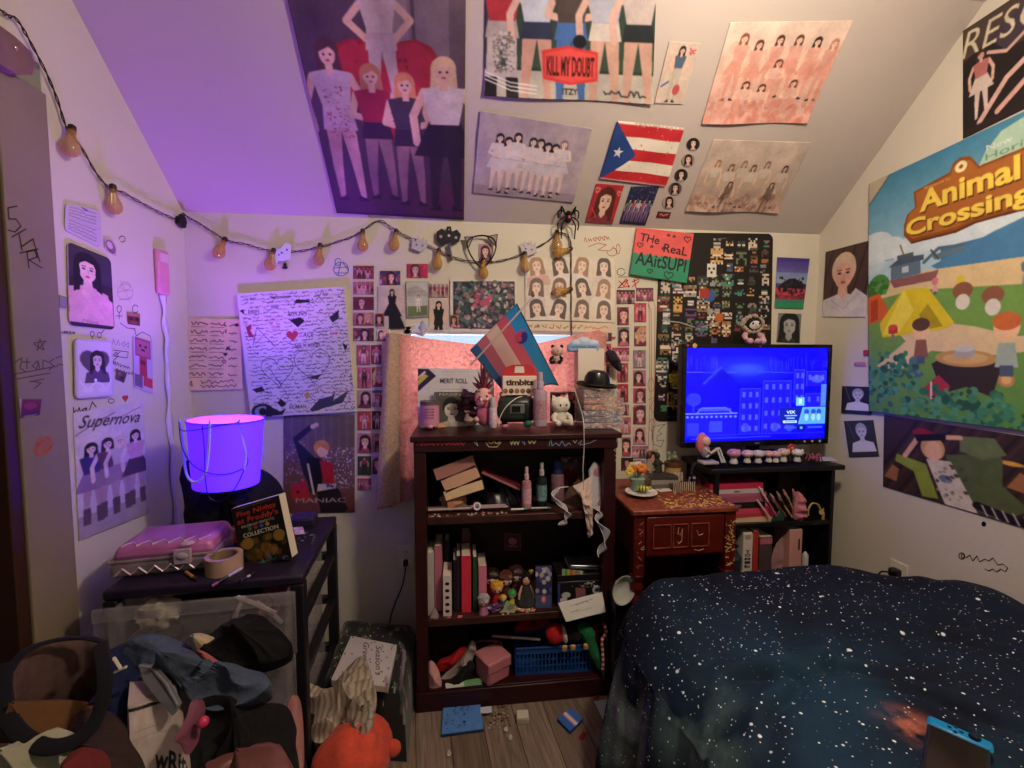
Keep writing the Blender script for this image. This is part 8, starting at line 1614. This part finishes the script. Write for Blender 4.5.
t,w_,h_ = up(790,803,530,1.80,'c08a84','tall_pink_carton','tall pale pink carton at the right of the lower media shelf','box'); MB().box(w_*.35,w_*.6,-.002,-.0004,h_*.60,h_*.82).build('printed_letters',plast('3a2426'),t,smooth=0)
heap('pink_folder','dusky pink folder leaning between the boxes of the lower media shelf','folder',[PY(x,y,1.84) for x,y in ((773,552),(792,530),(796,545),(796,600),(776,600))],.004,.01,'a07a7a',2,.002,N=(0,-1,0),seg=50,rings=6)
p = onz(806,1.80,.38); single(MB().at(T(p.x,1.81,zl_)).lathe([(.012,0),(.014,.1),(.012,PY(806,555,1.8).z-zl_),(0,PY(806,552,1.8).z-zl_)],n=12),'white_tube',plast('b8b4b4',.3),'small white tube right of the tall pink carton','tube')
t = thing('dark_statue','dark grey winged figurine at the left of the lower media shelf','figurine',(onz(731,1.83,.5).x,1.83,zl_)); h_ = PY(731,536,1.83).z-zl_; MB().lathe([(.04,0),(.045,h_*.55),(.02,h_*.72),(.012,h_*.86)],n=14).build('robe',plast('2a2a34',.4),t); MB().ball((0,0,h_*.92),(.016,.016,.02),12).build('head',plast('343440',.4),t)
for d in (-1,1): MB().tube([(d*.015,.01,h_*.8),(d*.045,.01,h_*.76),(d*.05,0,h_*.55)],[.008,.014,.004],8,flat=.4).build('wing',plast('30303a',.4),t)
# hooded soft toy on the television
tp = Vector((PY(752,344,1.90).x,1.90,tz1+B1)); plush('hooded_toy','white-hooded black soft toy with pink feet sitting on top of the television',tp+Vector((0,.012,0)),.135,R(-4),'1c181a',ears='cat',ear='1c181a',hood='141214',arms='c89aa4')
m_ = MB(); r2 = random.Random(2)
for i in range(70):
    a_ = r2.uniform(0,2*pi); m_.ball((.043*cos(a_),-.012+r2.uniform(-.012,.012),.092+.036*sin(a_)),(.009,.009,.009),6,amp=.8,seed=i)
o = m_.build('fur_trim',softm('a89888'),[k for k in COL.objects if k.name.startswith('hooded_toy')][0]); o['kind'] = 'stuff'
# grey little wing umbrella toy left of tv (on the bezel corner): skip, part of poster
# ================================================================ floor
m_ = MB()
def fz(px,py,z=0): return PZ(px,py,z)
P = [fz(443,706),fz(480,703),fz(484,732),fz(441,738)]; c0 = sum(P,Vector())/4; t = thing('blue_folder','light blue folder with dark specks and a white tag on the floor before the bookcase','folder',c0); q = [p-c0 for p in P]
MB().add([Vector((p.x,p.y,z)) for z in (.0,.012) for p in q],[(0,1,2,3),(7,6,5,4),(0,4,5,1),(1,5,6,2),(2,6,7,3),(3,7,4,0)]).build('folder_body',plast('1c3a5c',.5),t,bevel=.003)
c = Cv(80,62,'5486c8'); c.mottle(.06).speck(16,['1c2c4a','24406c'],.008,.02,(.1,.35,.6,.85)).speck(16,['3a64a0','2c5088'],.01,.04,(.25,.05,.75,.5)).ell(.55,.7,.03,.04,'101828'); c.soft(.4,.03)
sheet('cover',None,None,None,None,c,pts=[Vector((p.x*.98,p.y*.98,.0122)) for p in q],off=.0002,th=.0006,parent=t); k = q[1]*.8+q[2]*.4; MB().box(k.x-.02,k.x+.025,k.y-.03,k.y+.0,.0132,.018).build('white_tag',plast('c8ccd4'),t,bevel=.002)
p = fz(522.5,720); t = thing('white_eraser','small cream cube-shaped eraser in the crumbs on the floor','eraser',p,R(-4)); MB().box(-.024,.024,-.022,.02,0,.022).build('eraser_body',plast('b0a890',.6),t,bevel=.003); MB().box(-.023,.023,-.021,.019,.0222,.026).build('top_face',plast('d0c8b0',.6),t,bevel=.001)
P = [fz(571,711),fz(583,722),fz(570,735),fz(557,722)]; c0 = sum(P,Vector())/4; t = thing('blue_card_pack','small blue pack with a pink and white band lying on the floor near the bed','pack',c0); q = [p-c0 for p in P]
MB().add([Vector((p.x,p.y,z)) for z in (.0,.014) for p in q],[(0,1,2,3),(7,6,5,4),(0,4,5,1),(1,5,6,2),(2,6,7,3),(3,7,4,0)]).build('pack_body',plast('223c70',.5),t,bevel=.001); c = Cv(40,40,'3a6ab8'); c.rect(0,.36,1,.62,'c88a9a').rect(0,.42,1,.55,'d8d0d4').soft(.4,.05); sheet('top_print',None,None,None,None,c,pts=[Vector((p.x,p.y,.0142)) for p in (q[0],q[1],q[2],q[3])],off=.0002,th=.0005,parent=t)
for x,y,lab in ((583,736,'small red-brown wrapper beside the blue pack'),(597,697,'tiny red wrapper at the corner of the bookcase base')): p = fz(x,y); single(MB().at(T(p.x,p.y,0) @ RZ(.8)).box(-.02,.02,-.01,.01,0,.006,taper=.7),'candy_wrapper',plast('7a2420',.3),lab,'wrapper',bevel=.002)
P = [fz(594,702),fz(612,698),fz(620,716),fz(604,722)]; sheet('paper_sheet','white paper on the floor half under the galaxy duvet','paper',None,None,Cv(20,20,'b8bcc0'),pts=[p+Vector((0,0,.001)) for p in P],off=.0,th=.001)
a_,b_ = fz(485,706),fz(510,728); litter('floor_crumbs','brown and white crumbs and dust on the floor right of the blue folder','crumbs',(a_.x,b_.x,b_.y,a_.y),150,['5a3a28','8a7864','b8b0a0','3a2a20','7a5a44'],(.001,.0045),0,seed=3)
for x,y,c_,lab in ((506,731,'c8c4b8','white crumpled scrap among the crumbs'),(510,739,'a8a8a0','tiny grey scrap below the crumbs'),(449,755,'c8b0a8','thin pale splinter on the planks below the blue folder')):
    p = fz(x,y); single(MB().at(T(p.x,p.y,0)).ball((0,0,.006),(.008,.011,.006),8,amp=.9,seed=x),'paper_scrap',plast(c_,.8),lab,'scrap')
p = fz(628,592,.0) ; p = PY(624,590,1.62); t = thing('white_bowl','white ceramic bowl tipped on its side between bookcase and bed','bowl',(p.x-.012,1.64,p.z),rot=(R(75),R(35),0)); MB().lathe([(0,.0),(.022,.0),(.038,.018),(.046,.04),(.043,.04),(.034,.02),(0,.006)],n=24,sy=1.25).build('bowl_body',plast('a8a8a4',.3),t); MB().lathe([(.018,-.005),(.018,0)],n=20).build('foot_ring',plast('a8a8a4',.3),t)
t2 = thing('storage_bin','dark plastic bin holding the tipped bowl beside the desk legs','bin',(p.x,1.67,0)); MB().box(-.035,.05,-.05,.12,0,p.z-.045,taper=1.0).build('bin_body',blackw,t2,bevel=.004); MB().box(-.037,.052,-.052,.122,p.z-.0445,p.z-.036).build('bin_rim',blackw,t2,bevel=.002)
# floral duffel bag on the floor
def floral():
    c = Cv(150,150,'151816'); r2 = random.Random(9)
    for _ in range(80):
        u,v = r2.random(),r2.random()
        for k in range(5): a_ = k*1.25+u*9; c.ell(u+.022*cos(a_),v+.022*sin(a_),.017,.009,r2.choice(['6a7a6c','8a8a84','4c5c54','9a9a94','5a4a44','9a4a44','3a4a42']),.85,rot=a_)
    c.speck(120,['d8d8d4','b8bab8'],.003,.010)
    return c.soft(.4,.05)
DT = .235; Pd = [PZ(342,612,DT),PZ(416,618,DT),PZ(413,695,DT),PZ(309,690,DT)]; Pd[1].x = min(Pd[1].x,BX0-.025); Pd[2].x = min(Pd[2].x,BX0-.02); c0 = sum(Pd,Vector())/4; c0.z = 0
t = thing('floral_bag','black floral fabric bag lying on the floor between drawer cart and bookcase','bag',c0); q = [p-c0 for p in Pd]; fl = floral(); m_ = MB(); n_ = 24
def bagf(u,v):
    p = q[0]*(1-u)*(1-v)+q[1]*u*(1-v)+q[2]*u*v+q[3]*(1-u)*v; e = min(u,1-u,v,1-v)*6; e = min(1,e); return Vector((p.x,p.y,DT*(.55+.45*sqrt(1-(1-e)**2))+.008*mnoise.noise(Vector((u*5,v*5,2)))))
top_ = [[bagf(i/n_,j/n_) for i in range(n_+1)] for j in range(n_+1)]
aa = fl.a.reshape(150,2,150,2,3).mean((1,3)) if fl.soften == 0 else (fl.finish() or fl.a.reshape(150,2,150,2,3).mean((1,3)))
N6 = 120; vs = [bagf(i/N6,j/N6) for j in range(N6+1) for i in range(N6+1)]; b = MB(); b.col = (1,1,1,1); b.v = [tuple(v) for v in vs]
for j in range(N6):
    for i in range(N6): k = j*(N6+1)+i; b.f.append([k,k+N6+1,k+N6+2,k+1]); b.c.append((*lin(list(aa[min(149,int(j*1.25)),min(149,int(i*1.25))])),1))
ring = [(i,0) for i in range(N6)]+[(N6,j) for j in range(N6)]+[(N6-i,N6) for i in range(N6)]+[(0,N6-j) for j in range(N6)]; kk = len(ring); base_ = len(b.v)
b.v += [(vs[j*(N6+1)+i].x*(1.03),vs[j*(N6+1)+i].y*1.03,.002) for i,j in ring]; r2 = random.Random(5)
for s_ in range(kk):
    (i,j),(i2,j2) = ring[s_],ring[(s_+1) % kk]; b.f.append([j*(N6+1)+i,j2*(N6+1)+i2,base_+(s_+1) % kk,base_+s_]); cc = rgb('171a18'); b.c.append((*lin(list(cc)),1))
b.build('bag_body',CLOTHV,t,smooth=60)
MB().tube(spline([q[2]+Vector((-.02,.02,.12)),q[2]+Vector((.0,-.0,.16)),q[2]+Vector((-.0,-.05,.12)),q[2]+Vector((-.01,-.05,.06))],6),.006,8,flat=.4).build('handle',softm('7a6a70'),t)
P = [PZ(351,636,DT+.03),PZ(397,645,DT+.024),PZ(388,687,DT+.02),PZ(331,680,DT+.026)]; c0 = sum(P,Vector())/4; t = thing('greeting_box','white gift box with black stars and cursive lettering on the floral bag','box',c0); q = [p-c0 for p in P]
MB().add([p+Vector((0,0,z)) for z in (-.022,-.001) for p in q],[(0,1,2,3),(7,6,5,4),(0,4,5,1),(1,5,6,2),(2,6,7,3),(3,7,4,0)]).build('box_body',plast('c0b8b4',.5),t,bevel=.002); c = Cv(110,90,'c8c0c0')
for _ in range(26): u,v = c.rn.random(),c.rn.random(); c.poly([(u+(.022 if k % 2 == 0 else .009)*cos(k*pi/4),v+(.03 if k % 2 == 0 else .011)*sin(k*pi/4)) for k in range(8)],'3a363a')
c.text("Season's",.72,.46,.15,'2a2628',w=.55,rot=1.3,shear=.35).text('Greetings',.46,.46,.15,'2a2628',w=.62,rot=1.3,shear=.35); sheet('printed_lid',None,None,None,None,c.soft(.3,.02),pts=q,off=.0003,th=.0006,parent=t)
# striped beige cloth and red plush at the front
def stripes_mat():
    m = mat('striped_cloth','a89a88',.9,bump=.4,bs=90); N = m.node_tree.nodes; L = m.node_tree.links; tc = N.new('ShaderNodeTexCoord'); w_ = N.new('ShaderNodeTexWave'); w_.inputs['Scale'].default_value = 17; w_.inputs['Distortion'].default_value = 5; w_.inputs['Detail'].default_value = 2; L.new(tc.outputs['Object'],w_.inputs[0]); r = N.new('ShaderNodeValToRGB'); r.color_ramp.elements[0].color = (*lin('86786a'),1); r.color_ramp.elements[1].color = (*lin('b4a494'),1); r.color_ramp.elements[1].position = .8; L.new(w_.outputs['Fac'],r.inputs[0]); L.new(r.outputs[0],N['Principled BSDF'].inputs['Base Color']); return m
heap('striped_cloth','crumpled beige striped cloth lying against the floral bag','cloth',[PZ(x,y,z) for x,y,z in ((352,662,.27),(364,658,.28),(376,690,.26),(374,716,.24),(362,738,.22),(340,722,.22),(318,742,.2),(296,712,.22),(297,690,.23),(325,692,.25))],.06,.10,'a89a88',5,.020,fr=30,dirn=.6,m=stripes_mat(),N=(.1,-.35,1),twist=1.6)
p = PZ(348,748,.20); t = thing('red_plush','big coral-red soft toy lying face down at the bottom of the photo','soft toy',(p.x,p.y,0)); rd = mat('coral_plush','d4503a',.95,noise=.12,ns=40,bump=.5,bs=120,sheen=.1)
MB().ball((0,.03,.12),(.118,.12,.11),30,amp=.12,seed=3).build('body',rd,t); MB().ball((.02,.10,.11),(.098,.09,.095),24).build('head',rd,t)
MB().ball((.125,.06,.13),(.026,.022,.026),14).build('ear',rd,t); MB().ball((-.12,-.06,.1),(.04,.05,.035),14).build('leg',rd,t); MB().ball((.07,-.1,.08),(.045,.05,.04),14).build('leg',rd,t)
heap('black_jacket','black jacket crumpled on the floor under the striped cloth','clothing',[PZ(x,y,.03) for x,y in ((312,708),(345,712),(350,760),(335,800),(300,800),(306,740))],.10,.028,'121014',6,.02,N=(0,-.1,1))
# ================================================================ laundry at the lower left
def LP(x,y,Y): return PY(x,y,Y)
heap('laundry_pile','black clothes heaped against the drawers in the middle of the laundry','clothing',[LP(196,704,1.02),LP(240,700,1.05),(LP(287,706,1.12)),LP(292,735,1.08),LP(288,775,1.0),LP(230,800,.95),LP(185,775,.92)],.05,.30,'0f0d10',4,.02,N=(0,-.5,1))
heap('black_sweater','fluffy black sweater hanging out over the top clear drawer','clothing',[LP(232,617,1.20),LP(256,613,1.22),LP(284,634,1.20),(LP(291,650,1.17)),LP(262,664,1.14),LP(222,664,1.12),LP(197,648,1.12),LP(212,630,1.17)],.045,.08,'0b090b',9,.014,N=(0,-.6,.8),m=mat('black_fluffy','0c0a0c',1,bump=1,bs=120))
heap('blue_sweatshirt','slate blue sweatshirt thrown across the laundry and over the drawer','clothing',[LP(118,652,1.10),LP(128,638,1.12),LP(145,632,1.13),LP(178,640,1.12),LP(205,655,1.1),LP(240,666,1.08),LP(262,672,1.06),LP(268,690,1.03),LP(240,704,1.0),LP(205,708,.98),LP(180,690,1.0),LP(165,672,1.03),LP(140,684,1.02),LP(122,672,1.06)],.055,.12,'465062',11,.020,fr=15,dirn=.7,N=(0,-.7,.8),twist=2)
heap('striped_sock','small red and white striped garment between the sweater and sweatshirt','clothing',[LP(196,650,1.105),LP(205,652,1.10),LP(222,664,1.07),LP(216,668,1.07),LP(198,657,1.09)],.02,.02,'a85a58',2,.005,N=(0,-.7,.8),seg=40,rings=6)
heap('cream_knit','cream knitted garment peeking out left of the black sweater','clothing',[LP(188,637,1.13),LP(200,633,1.14),LP(214,638,1.14),LP(208,648,1.12),LP(192,652,1.11)],.025,.03,'b8a888',3,.007,N=(0,-.7,.8),seg=40,rings=8)
heap('navy_jersey','navy jersey with a white number one left of the sweatshirt','clothing',[LP(104,652,1.05),LP(116,654,1.06),LP(130,668,1.05),LP(142,686,1.02),(LP(138,712,.98)),LP(130,724,.95),LP(106,716,.95),LP(98,680,1.0)],.03,.12,'101a3c',6,.012,N=(0,-1,.3))
o_ = bpy.data.objects['navy_jersey']; m_ = MB(); 
def jp(x,y): return LP(x,y,.965)-Vector(o_.location)
for a_,b_ in (((114,658),(121,669)),((115,672),(126,667)),((111,662),(114,658))): m_.tube([jp(*a_),jp(*b_)],.0042,6,flat=.6)
m_.build('number_one',plast('c8c0a8',.8),o_)
heap('pink_tulle','dusty pink satin and tulle at the bottom edge beside the drawers','clothing',[LP(206,765,.88),LP(240,748,.92),LP(272,742,.95),LP(288,760,.93),LP(280,800,.88),LP(215,800,.85)],.03,.2,'9a5c5c',12,.02,N=(0,-.6,1),m=mat('pink_satin','744646',.4,noise=.3,ns=14))
heap('pink_sleeve','pink patterned sleeve hanging beside the second drawer','clothing',[LP(289,700,1.2),LP(297,704,1.19),LP(301,740,1.13),LP(300,790,1.05),LP(286,790,1.05),LP(284,740,1.12)],.02,.04,'a06c68',13,.010,N=(.1,-1,.2),seg=60,rings=8)
# paper shopping bag with lettering
bagp = [LP(128,686,.98),LP(178,706,.98),LP(193,762,.90),LP(127,775,.90)]
t = thing('paper_bag','white paper shopping bag with a black rim and brush lettering','shopping bag',(0,0,0)); A,B_,C_,D_ = LP(128,706,.93),LP(166,700,.97),LP(196,800,.90),LP(128,800,.87); c0 = Vector((A.x,A.y,0)); t.location = c0
c = Cv(100,130,'b0a098'); c.mottle(.1,6).line([(0,.06),(1,.0)],.05,'151214').line([(.1,.3),(.7,.24)],.006,'7a6a64').line([(0,.4),(.5,.33),(1,.3)],.006,'8a7a70').line([(.35,.05),(.4,.6),(.38,1)],.005,'8a7a70').text('wRite',.80,.62,.22,'171315',w=.62,rot=.18,shear=.2,bold=.03)
f = lambda p: p-c0
q = [f(A),f(B_),f(C_),f(D_)]; q[2].z = max(q[2].z,.25); sheet('printed_front',None,None,None,None,c.soft(.4,.04),pts=q,off=.0,th=.001,parent=t,curl=lambda U,V: .008*np.sin(U*6+V*4))
A2,B2 = LP(130,682,.99),LP(163,690,1.02); zlow = min(D_.z,C_.z)-.22
MB().add([f(A),f(B_),f(B2)+Vector((.012,.03,.0)),f(A2),Vector((f(D_).x,f(D_).y,.0)),Vector((f(C_).x,f(C_).y,.0)),Vector((f(C_).x,f(C_).y+.1,0)),Vector((f(D_).x,f(D_).y+.1,0)),f(D_),f(C_)],[(0,3,7,8),(3,2,6,7),(2,1,9,6),(8,9,5,4),(4,5,6,7),(8,4,7),(9,6,5),(0,1,2,3)]).build('bag_sides',plast('a8968e',.8),t,smooth=0,solid=.0015)
m_ = MB(); P = [LP(139,666,1.0),LP(152,668,1.0),LP(166,684,.97),LP(178,706,.94),LP(172,716,.93),LP(158,700,.95),LP(143,680,.98)]; c1 = sum(P,Vector())/7
t = thing('grey_folder','stiff grey folder edge sticking up out of the white paper bag','folder',c1); n_ = Vector((.3,.4,.1)).normalized()*.008; MB().add([p-c1 for p in P]+[p-c1+n_ for p in P],[tuple(range(7)),tuple(range(7,14))[::-1]]+[(i,7+i,7+(i+1) % 7,(i+1) % 7) for i in range(7)]).build('folder_board',plast('5c5a60',.5),t,smooth=0); MB().tube([P[0]-c1,P[1]-c1,P[2]-c1,P[3]-c1],.003,6).build('bound_edge',plast('7a787e',.4),t)
heap('pink_gift_wrap','shiny pink wrapping with a round pink bead beside the paper bag','wrapping',[LP(190,703,.93),LP(199,702,.94),LP(201,716,.93),LP(196,732,.91),LP(192,752,.88),LP(184,752,.87),LP(186,725,.9)],.012,.02,'6a3a4a',5,.016,N=(0,-1,.3),seg=50,rings=8,m=mat('shiny_pink','6f4050',.25))
single(MB().ball(LP(203,722,.90),.011,14),'pink_bead',mat('clear_pink','c0305a',.1,coat=1),'round translucent pink bead beside the wrapping','bead')
# big round-handled laundry tote
t = thing('laundry_tote','large navy-handled tote with brown see-through sides in the bottom left corner','tote bag',(LP(62,700,.95).x,.98,0)); L0 = Vector(t.location)
top3 = [LP(6,668,.93),LP(24,650,.99),LP(50,640,1.03),LP(85,637,1.06),LP(104,641,1.05),LP(112,662,1.0),(LP(108,690,.95))]
brn = mat('brown_mesh_cloth','5c4440',.9,alpha=.9,noise=.15,ns=60,bump=.3,bs=140); bk3 = [LP(8,672,.95),LP(24,653,1.0),LP(50,642,1.04),LP(84,640,1.07),LP(104,645,1.06)]
def back(u,v):
    k = u*4; i = min(3,int(k)); f_ = k-i; p = bk3[i]*(1-f_)+bk3[i+1]*f_; lo = p.lerp(Vector((p.x,p.y-.02,.12)),v); return lo-L0+Vector((.004*sin(v*20),.006*sin(v*15+u*4),0))
MB().grid(back,30,30).build('back_panel',brn,t,solid=.003,smooth=80)
fr3 = [LP(-14,790,.80),LP(30,800,.79),LP(80,795,.80),LP(122,745,.86),LP(112,664,1.0)]
nv_ = softm('0b0a13'); pth = spline([p-L0 for p in (LP(9,672,.93),LP(24,652,.97),LP(52,641,1.02),LP(84,638,1.04),LP(106,643,1.03))],8); MB().tube(pth,.0085,8,flat=.5).build('rim_binding',nv_,t)
MB().tube(spline([p-L0 for p in (LP(5,664,.92),LP(2,690,.89),LP(8,718,.86),LP(22,736,.84),LP(46,747,.83),LP(72,742,.84),LP(92,726,.86),LP(103,698,.89),LP(105,672,.93),LP(100,645,1.0))],8),.0135,10,flat=.45).build('round_handle',nv_,t)
MB().grid(lambda u,v: (Vector((-.155,-.16+.25*u,.12+.40*v)) if False else Vector((-.16+.02*v,-.20+.24*u,.10+.44*v))),8,8).build('side_panel',brn,t,solid=.003)
MB().box(-.17,.13,-.19,.08,0,.12).build('base_panel',nv_,t,bevel=.02)
heap('brown_sweater','mustard brown sweater folded inside the laundry tote','clothing',[LP(-6,706,.93),LP(30,704,.97),LP(66,700,.98),LP(92,705,.95),LP(88,728,.90),LP(50,742,.87),LP(10,738,.87),(LP(-10,730,.88))],.03,.18,'5e3e20',7,.016,fr=22,N=(0,-.7,1))
heap('cream_shirt','cream rumpled shirt at the bottom left inside the tote','clothing',[LP(-12,745,.84),LP(20,742,.86),LP(60,728,.88),LP(74,740,.86),LP(64,775,.82),LP(20,800,.80),LP(-15,790,.80)],.02,.2,'a09c84',8,.016,fr=30,N=(0,-.8,1))
heap('dark_brown_cloth','dark brown cloth folded at the right side of the tote','clothing',[LP(72,716,.90),LP(84,708,.92),LP(104,712,.92),LP(126,735,.90),LP(126,800,.83),LP(72,800,.82),LP(66,750,.86)],.015,.2,'33221f',9,.012,N=(0,-.8,.8))
heap('red_green_cloth','small red and green cloth at the bottom edge in front of the tote','clothing',[LP(70,757,.82),LP(88,748,.83),LP(92,775,.80),LP(72,800,.79)],.02,.1,'6a2220',10,.008,N=(0,-.8,.8),seg=40,rings=8)
# handheld console on the bed
p = PZ(958,738,BZ+.03); A,B_ = PZ(929,714,BZ+.045),PZ(994,742,BZ+.045); ax = (B_-A); W_ = ax.length; an = math.atan2(ax.y,ax.x); t = thing('game_console','handheld game console with a blue side controller lying on the duvet','game console',A,rot=(0,0,an))
zc0 = -.012; MB().box(-.002,W_,-.03,.0,zc0,0).build('blue_controller',plast('0a7fb8',.35),t,bevel=.007); MB().box(.0,W_-.004,-.21,-.0305,zc0-.0,-.001).build('console_body',plast('16161a',.3),t,bevel=.003); MB().box(.006,W_-.01,-.205,-.038,-.0008,.0006).build('display',plast('20181a',.12),t,bevel=.0005)
b_ = [k for k in t.children if k.name.startswith('blue_controller')][0] if False else COL.objects[-3]
MB().at(T(W_*.72,-.015,0)).lathe([(.009,0),(.009,.003),(.0075,.006),(0,.006)],n=16).build('thumb_stick',plast('0c1c28',.4),b_)
for dx,dy in ((0,.006),(0,-.006),(.006,0),(-.006,0)): MB().at(T(W_*.43+dx*1.4,-.015+dy*1.4,0)).lathe([(.0034,0),(.0034,.0015),(0,.0018)],n=10).build('button',plast('0c3048',.4),b_)
